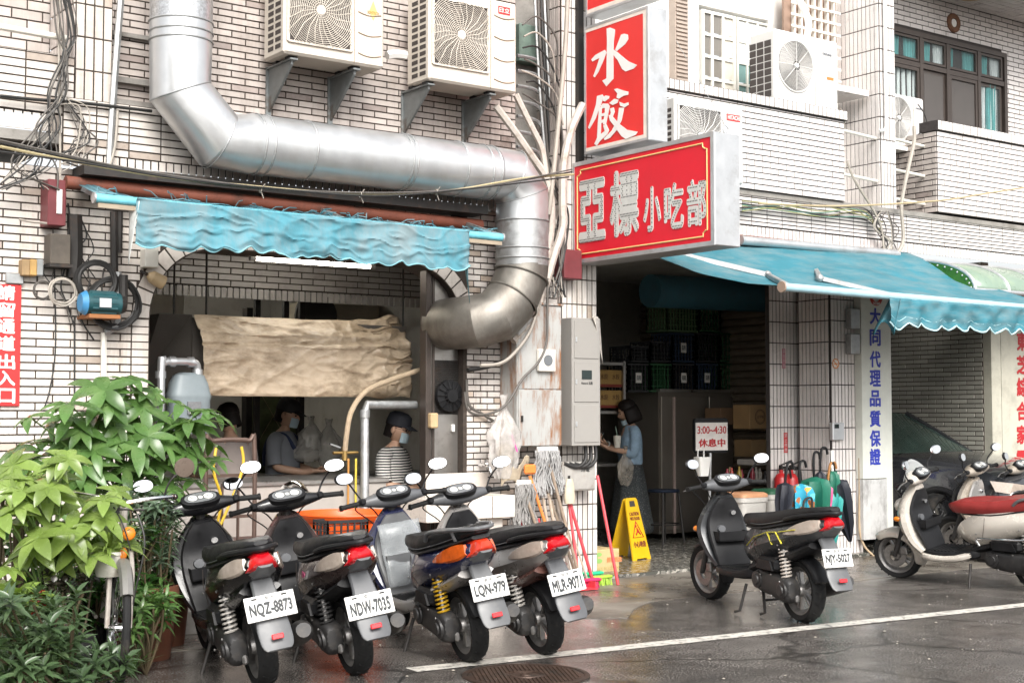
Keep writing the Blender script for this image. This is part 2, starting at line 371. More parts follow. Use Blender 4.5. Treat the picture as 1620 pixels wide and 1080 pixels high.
def paving_mat():
    m = mat('wet_concrete', (.2, .18, .155), .4, var=0.); n = m.node_tree.nodes; L = m.node_tree.links; b = n['Principled BSDF']
    ge = n.new('ShaderNodeNewGeometry')
    def noise(sc, det=6):
        t = n.new('ShaderNodeTexNoise'); t.inputs['Scale'].default_value = sc; t.inputs['Detail'].default_value = det; t.inputs['Roughness'].default_value = .66
        L.new(ge.outputs['Position'], t.inputs['Vector']); return t.outputs['Fac']
    cr = n.new('ShaderNodeValToRGB'); cr.color_ramp.elements[0].position = .34; cr.color_ramp.elements[0].color = (.075, .062, .05, 1)
    cr.color_ramp.elements[1].position = .68; cr.color_ramp.elements[1].color = (.27, .245, .21, 1); L.new(noise(1.7, 9), cr.inputs[0])
    mr = n.new('ShaderNodeMapRange'); mr.inputs[1].default_value = .42; mr.inputs[2].default_value = .6; mr.inputs[3].default_value = .5; mr.inputs[4].default_value = .12
    L.new(noise(1.1, 4), mr.inputs[0]); L.new(mr.outputs[0], b.inputs['Roughness']); L.new(cr.outputs[0], b.inputs['Base Color'])
    bp = n.new('ShaderNodeBump'); bp.inputs['Distance'].default_value = .004; bp.inputs['Strength'].default_value = .5; L.new(noise(45, 5), bp.inputs['Height']); L.new(bp.outputs[0], b.inputs['Normal'])
    return m
m_pave = paving_mat()
def terrazzo():
    m = mat('terrazzo', (.12, .12, .11), .25, var=0.); n = m.node_tree.nodes; L = m.node_tree.links; b = n['Principled BSDF']
    ge = n.new('ShaderNodeNewGeometry'); vo = n.new('ShaderNodeTexVoronoi'); vo.inputs['Scale'].default_value = 38; L.new(ge.outputs['Position'], vo.inputs['Vector'])
    cr = n.new('ShaderNodeValToRGB'); cr.color_ramp.interpolation = 'CONSTANT'
    e = cr.color_ramp.elements; e[0].color = (.08, .08, .07, 1); e[1].position = .5; e[1].color = (.19, .18, .16, 1); x = e.new(.8); x.color = (.36, .34, .30, 1)
    sp = n.new('ShaderNodeSeparateColor'); L.new(vo.outputs['Color'], sp.inputs[0]); L.new(sp.outputs[0], cr.inputs[0]); L.new(cr.outputs[0], b.inputs['Base Color'])
    return m
m_terr = terrazzo()
g = MB(); g.grid(lambda u, v: V((-60+u*140, -60+v*68.2, 0)), 2, 2); g.build('road', m_asph, kind='structure', smooth=0)
# the concrete apron between the road and the arcade: an uneven edge, laid 4 mm above the asphalt
g = MB(); xs = [-10+.35*i for i in range(90)]
rnd = random.Random(3); ed = [8.02+.05*rnd.random()+.10*noise.noise(V((x*.7, 0, 0)))-(.55 if 5.8 < x < 7.0 else 0)*max(0, 1-abs(x-6.4)/.6) for x in xs]
for i in range(len(xs)-1):
    g.quad((xs[i], ed[i], .004), (xs[i+1], ed[i+1], .004), (xs[i+1], 9.35, .006), (xs[i], 9.35, .006))
    g.quad((xs[i], ed[i], .0), (xs[i+1], ed[i+1], .0), (xs[i+1], ed[i+1], .004), (xs[i], ed[i], .004))
g.build('apron', m_pave, kind='structure', smooth=0)
g = MB(); g.box(-10, 21.5, 9.35, 15.5, -.02, .035); g.build('arcade_floor', m_terr, kind='structure', smooth=0)
def line_mat():
    m = mat('road_paint', (.66, .63, .57), .42, var=.12, vs=14, dirt=(.13, .12, .11), ds=16, dlo=.50, dhi=.62, damt=.9, wdirt=True); return m
p0, p1 = G(650, 1060), V((30, 6.0, 0)); d = (V((9.24, 6.30, 0))-V((4.19, 6.69, 0))).normalized(); nrm = V((-d.y, d.x, 0))
g = MB(); rr = random.Random(4); pts = [V((4.19, 6.69, .004))+d*t for t in [0, .05]+[.25*i for i in range(1, 100)]]
for i in range(len(pts)-1):
    w0, w1 = (.068+.006*rr.random() for _ in (0, 1))
    g.quad(pts[i]-nrm*w0, pts[i+1]-nrm*w1, pts[i+1]+nrm*w1, pts[i]+nrm*w0)
g.build('road_marking', line_mat(), kind='structure', smooth=0)
g = MB(); g.quad(V((0.2, 6.55, .004)), V((3.62, 6.10, .004)), V((3.64, 6.22, .004)), V((.2, 6.69, .004))); g.build('road_marking', line_mat(), kind='structure', smooth=0)

# ------------------------------------------------------------------ tiled walls
TILES = []        # (wall object, building name, corners front, normal, material)
def keep_all(u, v, w, h): return [(u, v, w, h)]
def tiles(bld, wall, O, U, Vv, w, h, tw, th, bond, tm, gm, keep=None, joint=.0105, proud=.006, outline=None, thick=.1, seed=1, off=0., holes=()):
    """A wall: a slab of grout (part WALL of BLD) carrying single glazed tiles. U, Vv run along its face, U x Vv points at the street."""
    O, U, Vv = V(O), V(U), V(Vv); N = U.cross(Vv); mb = MB(); r = random.Random(seed*7+len(TILES))
    if isinstance(wall, str):
        ol = outline or [(0, 0), (w, 0), (w, h), (0, h)]
        mb.prism([O+U*a+Vv*b for a, b in ol], -N*thick); wall = mb.build(wall, gm, bld, smooth=0)
    row = 0; v = 0.
    while v < h-.004:
        hh = min(th, h-v); o = (off+(tw/2 if (bond == 'run' and row % 2) else 0)) % tw; u = -o
        while u < w-.004:
            a, b = max(u, 0), min(u+tw, w); j = joint/2
            if b-a > joint+.006:
                rc = [a+j, v+j, b-j, v+hh-j]
                for hx0, hz0, hx1, hz1 in holes:       # rectangular openings trim or swallow a tile
                    if rc and rc[0] < hx1 and rc[2] > hx0 and rc[1] < hz1 and rc[3] > hz0:
                        if rc[0] < hx0-.02: rc[2] = hx0-.002
                        elif rc[2] > hx1+.02: rc[0] = hx1+.002
                        else: rc = None
                if rc and keep: rc = keep(rc)
                if rc and rc[2]-rc[0] > .012:
                    k = proud*(1+.25*(r.random()-.5)); t = [r.gauss(0, .0006) for _ in range(3)]
                    c = [O+U*rc[0]+Vv*rc[1]+N*(k+t[0]), O+U*rc[2]+Vv*rc[1]+N*(k+t[1]), O+U*rc[2]+Vv*rc[3]+N*(k+t[2]), O+U*rc[0]+Vv*rc[3]+N*(k+t[0]-t[1]+t[2])]
                    TILES.append((wall, bld.name, c, N, STAIN.get(tm.name, tm) if r.random() < .07 else tm))
            u += tw
        v += th; row += 1
    return wall
def one_tile(bld, wall, c, N, tm): TILES.append((wall, bld.name, [V(p) for p in c], V(N), tm))
def tile_faces(mb, c, N, d=.009, b=.0016):
    cen = sum(c, V())/4; f = [p+(cen-p).normalized()*b*1.6 for p in c]; k = [p-N*d for p in c]; e = [p-N*b for p in c]
    return mb.add(f+e+k, [(0, 1, 2, 3)]+[(4+i, 4+(i+1) % 4, (i+1) % 4, i) for i in range(4)]+[(8+i, 8+(i+1) % 4, 4+(i+1) % 4, 4+i) for i in range(4)])
def flush_tiles():
    """In each building the 300 tiles that show largest become objects of their own, the rest of a wall one mesh."""
    bpy.context.view_layer.update(); dg = bpy.context.evaluated_depsgraph_get(); eye = V((0, 0, CAMH)); per = {}
    for i, (wall, b, c, N, tm) in enumerate(TILES):
        q = [proj(p) for p in c]; cen = sum(c, V())/4; a = 0
        if all(q):
            mx, my = sum(p[0] for p in q)/4, sum(p[1] for p in q)/4
            if 4 < mx < 1616 and 4 < my < 1076:
                a = abs(sum(q[k][0]*q[(k+1) % 4][1]-q[(k+1) % 4][0]*q[k][1] for k in range(4)))/2
                if N.dot(eye-cen) < 0: a = 0
        per.setdefault(b, []).append((-a, i))
    single = set()
    for b, l in per.items():
        l.sort(); n = 0
        for a, i in l:
            if n >= 300 or a > -8: break
            wall, _, c, N, tm = TILES[i]; cen = sum(c, V())/4+N*.004; d = cen-eye; L = d.length
            ok, loc, _n, _i, ob, _m = S.ray_cast(dg, eye, d.normalized(), distance=L-.02)
            if not ok: single.add(i); n += 1
    rest = {}; share = {}
    for i, (wall, b, c, N, tm) in enumerate(TILES):
        if i in single:
            U = (c[1]-c[0]); Vv = (c[3]-c[0]); w, h = U.length, Vv.length; key = (round(w, 3), round(h, 3), round(N.x, 2), round(N.y, 2), round(N.z, 2), tm.name)
            if abs((c[2]-c[1]).length-h) > .004 or abs((c[2]-c[3]).length-w) > .004: key = i
            cen = sum(c, V())/4
            if key not in share:
                mb = MB(); tile_faces(mb, [p-cen for p in c], N); me = bpy.data.meshes.new('tile'); me.from_pydata([tuple(p) for p in mb.v], [], mb.f); me.materials.append(tm); share[key] = me
            o = bpy.data.objects.new('tile', share[key]); COL.objects.link(o); o.parent = wall; o.location = cen-WOFF[wall.name]
        else: rest.setdefault((wall.name, tm.name), []).append(i)
    for (wn, tn), l in rest.items():
        mb = MB()
        for i in l: tile_faces(mb, TILES[i][2], TILES[i][3])
        mb.build('tile_field', MATS[tn], bpy.data.objects[wn], smooth=0, kind='stuff')

# ------------------------------------------------------------------ the noodle shop's building (left)
left = thing('shop_building', 'tiled shop house with an arched kitchen opening under the tattered blue awning', 'building', (5, 9.5, 0))
FY = 9.45; AX0, AX1, AZ, AR = 3.77, 6.40, 2.58, .52
def arch(n=7, grow=0.):
    p = [(AX0-grow, 0.)]
    for i in range(n+1):
        t = pi-pi/2*i/n; p.append((AX0+AR+(AR+grow)*cos(t), AZ-AR+(AR+grow)*sin(t)))
    for i in range(n+1):
        t = pi/2-pi/2*i/n; p.append((AX1-AR+(AR+grow)*cos(t), AZ-AR+(AR+grow)*sin(t)))
    p.append((AX1+grow, 0.)); return p
def in_arch(x, z, grow):
    if not (AX0-grow < x < AX1+grow and z < AZ+grow): return False
    if z <= AZ-AR: return True
    if AX0+AR <= x <= AX1-AR: return True
    cx = AX0+AR if x < AX0+AR else AX1-AR
    return (x-cx)**2+(z-AZ+AR)**2 < (AR+grow)**2
def trim(r):
    for s in range(40):
        if not any(in_arch(x+X0, z, .131) for x in (r[0], r[2]) for z in (r[1], r[3])): return r
        if r[0]+X0 < AX0+.4: r = [r[0], r[1], r[2]-.006, r[3]]
        elif r[2]+X0 > AX1-.4: r = [r[0]+.006, r[1], r[2], r[3]]
        else: return None
        if r[2]-r[0] < .014: return None
    return None
X0 = 1.6; OUT = [(0, 0)]+[(x-X0, z) for x, z in arch()]+[(6.94-X0, 0), (6.94-X0, 3.05), (0, 3.05)]
wl = tiles(left, 'arcade_wall', (X0, FY, 0), X_, Z_, 4.68, 3.05, .229, .0527, 'run', m_ivory, m_grout, outline=OUT, thick=.28, off=.10,
           keep=lambda r: trim(r))
tiles(left, wl, (6.43, FY, 0), X_, Z_, .51, 3.05, .135, .0495, 'run', m_white, m_grout)
a0, a1 = arch(9, .008), arch(9, .125)
for i in range(1, len(a0)-2):
    n = 3 if (i in (10,)) else 1
    if (V(a0[i])-V(a0[i+1])).length > .5: n = 30
    for k in range(n):
        t0, t1 = (k+.06)/n, (k+.94)/n
        P = [V(a0[i]).lerp(V(a0[i+1]), t0), V(a0[i]).lerp(V(a0[i+1]), t1), V(a1[i]).lerp(V(a1[i+1]), t1), V(a1[i]).lerp(V(a1[i+1]), t0)]
        one_tile(left, wl, [V((p[0], FY-.006, p[1])) for p in reversed(P)], -Y_, m_ivory)
for z in range(39): one_tile(left, wl, [V((AX0-.125, FY-.006, z*.0527+.004)), V((AX0-.008, FY-.006, z*.0527+.004)), V((AX0-.008, FY-.006, z*.0527+.049)), V((AX0-.125, FY-.006, z*.0527+.049))], -Y_, m_ivory)
# beam over the arcade, its soldier course, and the pink brick wall above
bw = tiles(left, 'beam', (3.12, 9.38, 3.15), X_, Z_, 3.86, .37, .229, .053, 'stack', m_ivory, m_grout, thick=.35)
tiles(left, bw, (3.12, 9.38, 3.05), X_, Z_, 3.86, .10, .056, .10, 'stack', m_ivory, m_grout)
tiles(left, 'upper_wall', (3.45, 9.56, 3.52), X_, Z_, 3.55, 2.3, .221, .0493, 'run', m_pink, m_grout, thick=.2, off=.03)
cl = tiles(left, 'column', (3.21, 9.42, 3.50), X_, Z_, .255, 2.3, .0637, .226, 'stack', m_ivory, m_grout, thick=.5)
tiles(left, cl, (3.205, 9.92, 3.50), -Y_, Z_, .50, 2.3, .0637, .226, 'stack', m_pink, m_grout)
g = MB(); g.box(3.47, 7.0, 9.40, 9.56, 3.52, 3.56); g.box(3.47, 3.9, 9.52, 9.56, 4.03, 4.06); g.box(3.47, 3.9, 9.50, 9.555, 3.70, 3.74); g.build('ledge', m_conc, left)
# the neighbour's balcony at the far left
bal = tiles(left, 'balcony', (1.6, 9.40, 3.40), X_, Z_, 1.60, .40, .229, .056, 'stack', m_ivory, m_grout, thick=.12, off=.1)
tiles(left, bal, (1.6, 9.40, 3.27), X_, Z_, 1.60, .125, .06, .125, 'stack', m_ivory, m_grout)
g = MB(); g.box(1.6, 3.12, 9.40, 10.4, 3.2, 3.268); g.box(1.6, 3.2, 9.52, 10.3, 3.74, 3.80); g.build('balcony_slab', m_conc, left)
tiles(left, 'recessed_wall', (1.6, 9.98, 3.80), X_, Z_, 1.62, 2.2, .215, .072, 'run', m_pink, m_grout, thick=.1, off=.05)
g = MB(); g.tube([(1.6, 9.33, 3.93), (3.12, 9.33, 3.90)], .022, 10); g.build('handrail', m_cream, left)
# small openings, the far-left window at the top
# narrow tiled pier between the two shops, with the pipe shaft beside it
pr = tiles(left, 'pier', (7.40, FY, 0), X_, Z_, .38, 5.8, .055, .212, 'stack', m_white, m_grout, thick=1.0)
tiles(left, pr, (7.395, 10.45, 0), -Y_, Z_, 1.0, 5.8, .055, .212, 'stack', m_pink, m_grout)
tiles(left, pr, (7.785, FY+.004, 0), Y_, Z_, .9, 3.0, .055, .212, 'stack', m_inner, m_grout)
g = MB(); g.box(6.9, 7.40, 9.78, 9.9, 2.9, 5.9); g.build('shaft_wall', m_conc, left)
tiles(left, 'shaft_base', (6.94, FY+.05, 0), X_, Z_, .46, 2.9, .135, .0495, 'run', m_white, m_grout, thick=.1)

# arcade behind the arch: ceiling, header over the kitchen, side and back walls
g = MB(); g.box(1.6, 7.4, 9.50, 15.4, 2.98, 3.05); g.box(3.1, 7.4, 9.74, 10.9, 2.74, 2.78); g.build('ceiling', m_plast, left)
g = MB()
for i in range(22): g.box(3.2+.19*i, 3.2+.19*i+.02, 9.75, 10.9, 2.725, 2.739)
g.build('ceiling_rib', mat('rib_brown', (.33, .22, .15), .6), left)
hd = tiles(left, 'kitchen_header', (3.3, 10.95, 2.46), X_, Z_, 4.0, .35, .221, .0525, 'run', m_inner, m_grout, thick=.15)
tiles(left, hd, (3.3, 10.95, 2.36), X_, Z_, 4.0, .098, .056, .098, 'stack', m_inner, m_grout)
g = MB(); g.box(3.1, 3.2, 9.75, 15, 0, 3); g.box(3.2, 7.4, 14.6, 14.8, 0, 3); g.box(7.25, 7.40, 10.46, 15, 0, 3); g.build('kitchen_wall', m_plast, left)
g = MB(); g.box(3.2, 7.25, 10.95, 14.6, 2.82, 2.88); g.build('kitchen_ceiling', m_plast, left)

# ------------------------------------------------------------------ the neighbouring building (right)
right = thing('white_building', 'white tiled building with balconies above the closed shop and the parking bay', 'building', (11, 9.5, 0))
pw = tiles(right, 'balcony_wall', (8.0, 9.38, 3.50), X_, Z_, 2.91, .80, .217, .0558, 'run', m_right, m_grout2, thick=.14, off=.09)
sw = tiles(right, 'balcony_cap', (8.0, 9.35, 4.305), X_, Z_, 2.935, .095, .061, .095, 'stack', m_right, m_grout2, thick=.22)
tiles(right, pw, (10.912, 9.38, 3.50), Y_, Z_, .14, .80, .14, .0558, 'run', m_right, m_grout2)
bm_ = tiles(right, 'beam', (7.80, 9.42, 3.17), X_, Z_, 8.0, .325, .205, .0375, 'stack', m_right, m_grout2, thick=.4)
tiles(right, bm_, (7.80, 9.42, 3.06), X_, Z_, 8.0, .105, .052, .105, 'stack', m_right, m_grout2)
cb = tiles(right, 'column', (11.55, FY, 3.50), X_, Z_, .235, 2.6, .047, .235, 'stack', m_right, m_grout2, thick=.55)
tiles(right, cb, (11.545, 10.0, 3.50), -Y_, Z_, .55, 2.6, .055, .235, 'stack', m_right, m_grout2)
p2 = tiles(right, 'balcony_wall', (12.37, 9.38, 3.52), X_, Z_, 3.4, .86, .217, .0575, 'run', m_right, m_grout2, thick=.14)
tiles(right, p2, (12.365, 10.2, 3.52), -Y_, Z_, .82, .86, .217, .0575, 'run', m_pink, m_grout2)
g = MB(); g.box(12.375, 12.5, 9.52, 10.2, 3.52, 4.38); g.build('balcony_side', m_grout2, right)
tiles(right, 'balcony_cap', (12.35, 9.35, 4.385), X_, Z_, 3.42, .105, .061, .105, 'stack', m_right, m_grout2, thick=.24)
g = MB(); g.box(7.8, 15.8, 9.40, 10.4, 3.45, 3.497); g.build('balcony_slab', m_conc, right)
# walls behind the balconies
HOLE = (12.72, 4.25, 14.86, 5.90)
uw = tiles(right, 'upper_wall', (11.80, 10.28, 3.5), X_, Z_, 4.4, 3.0, .217, .0575, 'run', m_right, m_grout2, thick=.1,
           outline=None, holes=((.72, .62, 3.02, 2.28),))
g = MB(); g.box(11.6, 16, 9.3, 10.4, 6.35, 6.45); g.build('soffit', m_conc, right)
sf = tiles(right, 'eave', (13.2, 10.25, 6.2), X_, -Y_, 3.0, 1.0, .10, .10, 'stack', m_right, m_grout2, thick=.1)
g = MB(); g.box(8.0, 9.68, 10.15, 10.3, 3.5, 6.3); g.box(9.68, 11.3, 10.15, 10.3, 5.45, 6.3); g.box(10.66, 11.3, 10.15, 10.3, 3.5, 5.45); g.box(9.68, 10.66, 10.15, 10.3, 3.5, 4.5)
g.box(11.05, 11.55, 10.0, 10.3, 3.5, 6.3)
g.build('plaster_wall', mat('white_plaster', (.80, .79, .76), .7, var=.04), right)
# door to the closed shop, ground piers, walls of the two bays
p3 = tiles(right, 'front_pier', (10.76, FY, 0), X_, Z_, .44, 3.06, .0488, .211, 'stack', m_right, m_grout2, thick=.42)
tiles(right, p3, (10.755, 9.86, 0), -Y_, Z_, .41, 3.06, .0488, .211, 'stack', m_right, m_grout2)
tiles(right, 'rear_pier', (10.42, 9.95, 0), X_, Z_, .60, 3.06, .0500, .211, 'stack', m_right, m_grout2, thick=.05)
g = MB(); g.box(7.8, 15.8, 9.83, 15.4, 3.0, 3.055); g.build('ceiling', m_plast, right)
g = MB()
for i in range(30): g.box(8.0, 12.35, 14.4, 14.5, 0, .001) if 0 else None
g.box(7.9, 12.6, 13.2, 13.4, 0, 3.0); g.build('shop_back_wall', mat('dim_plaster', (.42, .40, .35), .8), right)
# roller shutter along the right side of the closed shop: corrugated slats
g = MB(); n = 34
for i in range(n):
    z = .1+i*.085
    g.tube([(11.60, 10.26, z+.04), (11.60, 13.2, z+.04)], [.045, .045], 8, flat=.95)
g.build('roller_shutter', mat('shutter_brown', (.26, .21, .16), .5, metal=.4, var=.2), right)
ip = tiles(right, 'inner_pier', (8.95, 11.55, 0), X_, Z_, .55, 2.9, .055, .212, 'stack', m_white, m_grout, thick=.3)
ih = tiles(right, 'inner_header', (7.85, 11.95, 2.42), X_, Z_, 1.15, .42, .215, .056, 'run', m_white, m_grout, thick=.2)
tiles(right, ih, (7.85, 11.95, 2.31), X_, Z_, 1.15, .105, .055, .105, 'stack', m_white, m_grout)
g = MB(); g.box(7.85, 8.95, 11.98, 12.1, 0, 2.30); g.build('inner_wall', mat('grey_door', (.16, .16, .15), .4, metal=.4), right)
g = MB(); g.box(7.80, 10.42, 9.48, 9.82, 2.83, 3.055); g.build('lintel', m_conc, right)
# parking bay
bwall = tiles(right, 'bay_wall', (13.27, 13.2, 0), -Y_, Z_, 3.70, 3.06, .205, .0505, 'run', m_gray, m_grout, thick=.12)
g = MB(); g.box(11.3, 13.3, 15.2, 15.4, 0, 3.05); g.box(11.62, 11.70, 9.9, 15.3, 0, 3.05); g.build('bay_back_wall', mat('bay_dark', (.25, .24, .22), .8), right)
# ------------------------------------------------------------------ windows of the white building
def window(bld, x0, x1, z0, z1, y, vs, hs_, fm, fw=.05, panes=None, name='window', d=.06):
    f = MB(); f.box(x0, x1, y, y+d, z0, z0+fw); f.box(x0, x1, y, y+d, z1-fw, z1); f.box(x0, x0+fw, y, y+d, z0+fw, z1-fw); f.box(x1-fw, x1, y, y+d, z0+fw, z1-fw)
    for a in vs: f.box(a-fw/2, a+fw/2, y+.003, y+d-.003, z0+fw, z1-fw)
    for a in hs_: f.box(x0+fw, x1-fw, y+.006, y+d-.006, a-fw/2, a+fw/2)
    return f.build(name, fm, bld, smooth=0)
def pane(par, x0, x1, z0, z1, y, m=None, name='pane'):
    g = MB(); g.box(x0, x1, y, y+.006, z0, z1); return g.build(name, m or m_glass, par, smooth=0)
def curtain(par, x0, x1, z0, z1, y, m, n=9, amp=.02, name='curtain', slant=0.):
    g = MB(); g.grid(lambda u, v: V((x0+(x1-x0)*u+slant*(1-v)*(x1-x0), y+amp*sin(u*n*2*pi)+amp*.4*sin(u*n*4.3+v*3), z0+(z1-z0)*v)), n*8, 3)
    return g.build(name, m, par, smooth=80)
wx = [W(p, 60, 10.2).x for p in (1458, 1500, 1549)]; wx0, wx1 = 12.55, 14.82; wy = 10.2
fr = window(right, wx0, wx1, 4.15, 5.74, wy, wx, [5.36], m_bronze, .055)
ed_ = [wx0+.05]+wx+[wx1-.05]; rr = random.Random(2)
for i in range(4):
    a, b = ed_[i]+.03, ed_[i+1]-.03
    s = window(right, a, b, 5.40, 5.68, wy+.012, [], [], m_bronze, .028, name='transom_sash', d=.03); pane(s, a+.028, b-.028, 5.428, 5.652, wy+.025)
    curtain(s, a, a+(b-a)*(.45 if i != 2 else .25), 5.40, 5.70, wy+.07, m_teal, 5, .015); curtain(s, b-(b-a)*.4, b, 5.40, 5.70, wy+.07, m_pale if i % 2 else m_teal, 4, .015)
    s = window(right, a, b, 4.2, 5.33, wy+.012+.02*(i % 2), [], [], m_bronze, .04, name='sliding_sash', d=.03)
    if i in (1, 2): pane(s, a+.04, b-.04, 4.24, 5.29, wy+.03, mat('insect_screen', (.10, .09, .085), .7, var=.1, alpha=.8), 'insect_screen')
    else: pane(s, a+.04, b-.04, 4.24, 5.29, wy+.03)
    if i == 0: curtain(s, a, b, 4.2, 5.33, wy+.075, m_pale, 6, .02)
    if i == 2: curtain(s, b-(b-a)*.62, b-.05, 4.2, 5.33, wy+.075, m_pale, 5, .02, slant=.1)
    if i == 3: curtain(s, a+.02, b, 4.2, 5.33, wy+.075, m_pale, 7, .025); curtain(s, a+.16, b-.12, 4.2, 5.33, wy+.055, m_teal, 5, .02)
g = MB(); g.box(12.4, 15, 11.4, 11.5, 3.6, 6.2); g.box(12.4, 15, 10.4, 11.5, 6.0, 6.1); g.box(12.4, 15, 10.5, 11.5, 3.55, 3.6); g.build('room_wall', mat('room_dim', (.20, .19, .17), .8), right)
c = W(1508, 37, 10.27)   # the round pipe collar above the window
g = MB(); M_ = Matrix.Translation(c) @ Matrix.Rotation(pi/2, 4, 'X'); g.lathe([(.055, 0), (.055, .02), (.10, .03), (.115, .015), (.115, -.01)], 24, M=M_); pc = g.build('pipe_collar', mat('rust_collar', (.16, .075, .04), .7, var=.3, vs=20), right)
g = MB(); g.lathe([(.001, .012), (.05, .012), (.05, .0)], 20, M=M_); g.build('pipe_plug', m_white_p, pc)
g = MB(); g.lathe([(.001, 0), (.16, .0), (.15, .05), (.08, .09), (.001, .09)], 24, M=Matrix.Translation(W(1540, -4, 9.9))); g.build('soffit_lamp', mat('amber_glass', (.35, .2, .07), .3), right)
# cream lattice windows over the shop
m_ct = mat('cream_frame', (.74, .72, .66), .5, var=.04)
f1 = window(right, 9.70, 10.16, 4.5, 5.40, 10.12, [9.84, 9.99], [4.72, 4.94, 5.16], m_ct, .03)
for i, (a, b) in enumerate(((9.73, 9.825), (9.855, 9.975), (10.005, 10.13))):
    for k in range(4): pane(f1, a, b, 4.53+.22*k, 4.705+.22*k, 10.14, mat('shaded_pane', (.19, .175, .155), .15, var=.1) if i < 2 else mat('blind_pane', (.56, .53, .46), .6, var=.1))
f2 = window(right, 10.18, 10.64, 4.5, 5.40, 10.12, [10.33, 10.48], [4.72, 4.94, 5.16], m_ct, .022)
for i, (a, b) in enumerate(((10.205, 10.318), (10.342, 10.468), (10.492, 10.615))):
    for k in range(4): pane(f2, a, b, 4.525+.22*k, 4.71+.22*k, 10.14, mat('teal_pane', (.17, .29, .28), .1) if k < 2 else mat('white_pane', (.70, .72, .70), .3))
g = MB(); g.box(9.28, 9.45, 10.06, 10.15, 4.52, 5.6)
for k in range(26): g.box(9.29, 9.44, 10.045, 10.062, 4.54+.04*k, 4.56+.04*k)
g.build('louvre_vent', mat('louvre', (.40, .33, .28), .6), right)
g = MB()
for i in range(7): g.box(10.80+.10*i, 10.825+.10*i, 9.92, 9.96, 4.72, 5.8)
for k in range(9): g.box(10.75, 11.5, 9.91, 9.918, 4.75+.12*k, 4.775+.12*k)
g.build('lattice_grille', m_ct, right, smooth=0)
g = MB(); g.box(10.7, 11.5, 9.97, 9.995, 4.7, 5.8); g.build('lattice_back', mat('lattice_brown', (.30, .20, .15), .6), right)
g = MB(); g.box(10.75, 11.50, 9.55, 10.0, 4.66, 4.72); g.build('window_ledge', m_right, right)
for z in (3.78, 4.22): g = MB(); g.tube([(10.91, 9.44, z+.01), (11.55, 9.50, z)], .017, 8); g.build('rail_pipe', m_cream, right)
for z in (3.62, 3.92, 4.24): g = MB(); g.tube([(11.78, 9.47, z), (12.4, 9.55, z)], .017, 8); g.build('rail_pipe', m_cream, right)
g = MB(); g.tube(bez([(11.58, 9.40, 6.0), (11.58, 9.40, 4.5), (11.575, 9.40, 4.32), (11.50, 9.42, 4.28)]), .016, 8); g.build('conduit', m_white_p, right)
g = MB(); g.tube([W(1172, 380, 9.30), W(1420, 402, 9.30)], .042, 14); g.build('awning_roller', m_alu, right)
g = MB(); g.box(8.3, 11.5, 9.33, 9.42, 2.98, 3.055); g.build('awning_beam', m_rust, right)

# ------------------------------------------------------------------ spiral exhaust duct
DY = 9.11; R_ = .212
dv = W(286, 100, DY).x; hz0 = W(400, 231, DY); hz1 = W(745, 268, DY); dz = (hz0.z+hz1.z)/2
dd = thing('exhaust_duct', 'thick galvanised metal exhaust duct bending across the tiled wall above the blue awning', 'duct', (dv, DY, dz))
rx = W(826, 350, DY).x
e1 = V((dv, DY, dz+.42)); e2 = V((dv+.20, DY, dz+.03)); e3 = V((dv+.45, DY, dz))
def seg(pts, nm='duct_section', m=m_galv, r=R_):
    g = MB(); g.tube(pts, r, 36, cap=False); return g.build(nm, m, dd, smooth=25)
seg([(dv, DY, 6.2), (dv, DY, dz+.76)], m=mat('galv_spangle', (.60, .61, .62), .38, metal=.8, var=.2, vs=55, dirt=(.42, .42, .42), ds=40, dlo=.45, dhi=.6))
seg([(dv, DY, dz+.78), (dv, DY, dz+.30), (dv+.28, DY, dz), (dv+.52, DY, dz)], r=[R_*1.015, R_*1.02, R_*1.02, R_*1.015])
xs = [dv+.52, dv+.95, dv+1.75, dv+2.25, rx-.32]
for i in range(4): seg([(xs[i], DY, dz), (xs[i+1]-.004, DY, dz)])
T = V((rx, DY, dz))
seg([(rx-.32, DY, dz), (rx-.13, DY, dz), (rx, DY, dz-.15), (rx, DY, dz-.36)], r=[R_, R_*1.02, R_*1.02, R_])
lo = W(822, 425, DY).z
seg([(rx, DY, dz-.36), (rx, DY, lo+.02)], m=m_galv2)
p1 = W(800, 470, DY); p2 = W(752, 505, DY); p3 = W(708, 515, DY+.12)
E5 = [V((rx, DY, lo+.03)), V((rx-.008, DY, lo-.06)), V((rx-.10, DY, lo-.25)), V((rx-.25, DY+.01, lo-.39)), V((rx-.38, DY+.08, lo-.43)), V((rx-.45, DY+.22, lo-.44)), V((rx-.46, DY+.46, lo-.44))]
seg([E5[0], E5[1], E5[2]], m=m_sooty, r=[R_, R_, R_]); seg([E5[2]-(E5[2]-E5[1])*.02, E5[3], E5[4], E5[5], E5[6]], m=m_sooty, r=[R_*1.01, R_*1.02, R_*1.0, R_*.98, R_*.97])
for p_, q_ in ((E5[1], E5[2]-E5[0]), (E5[2], E5[3]-E5[1])):
    g = MB(); g.torus(V(p_), R_*1.045, .008, 36, 6, M=V(q_).normalized().to_track_quat('Z', 'Y').to_matrix().to_4x4()); g.build('seam', m_sooty, dd)
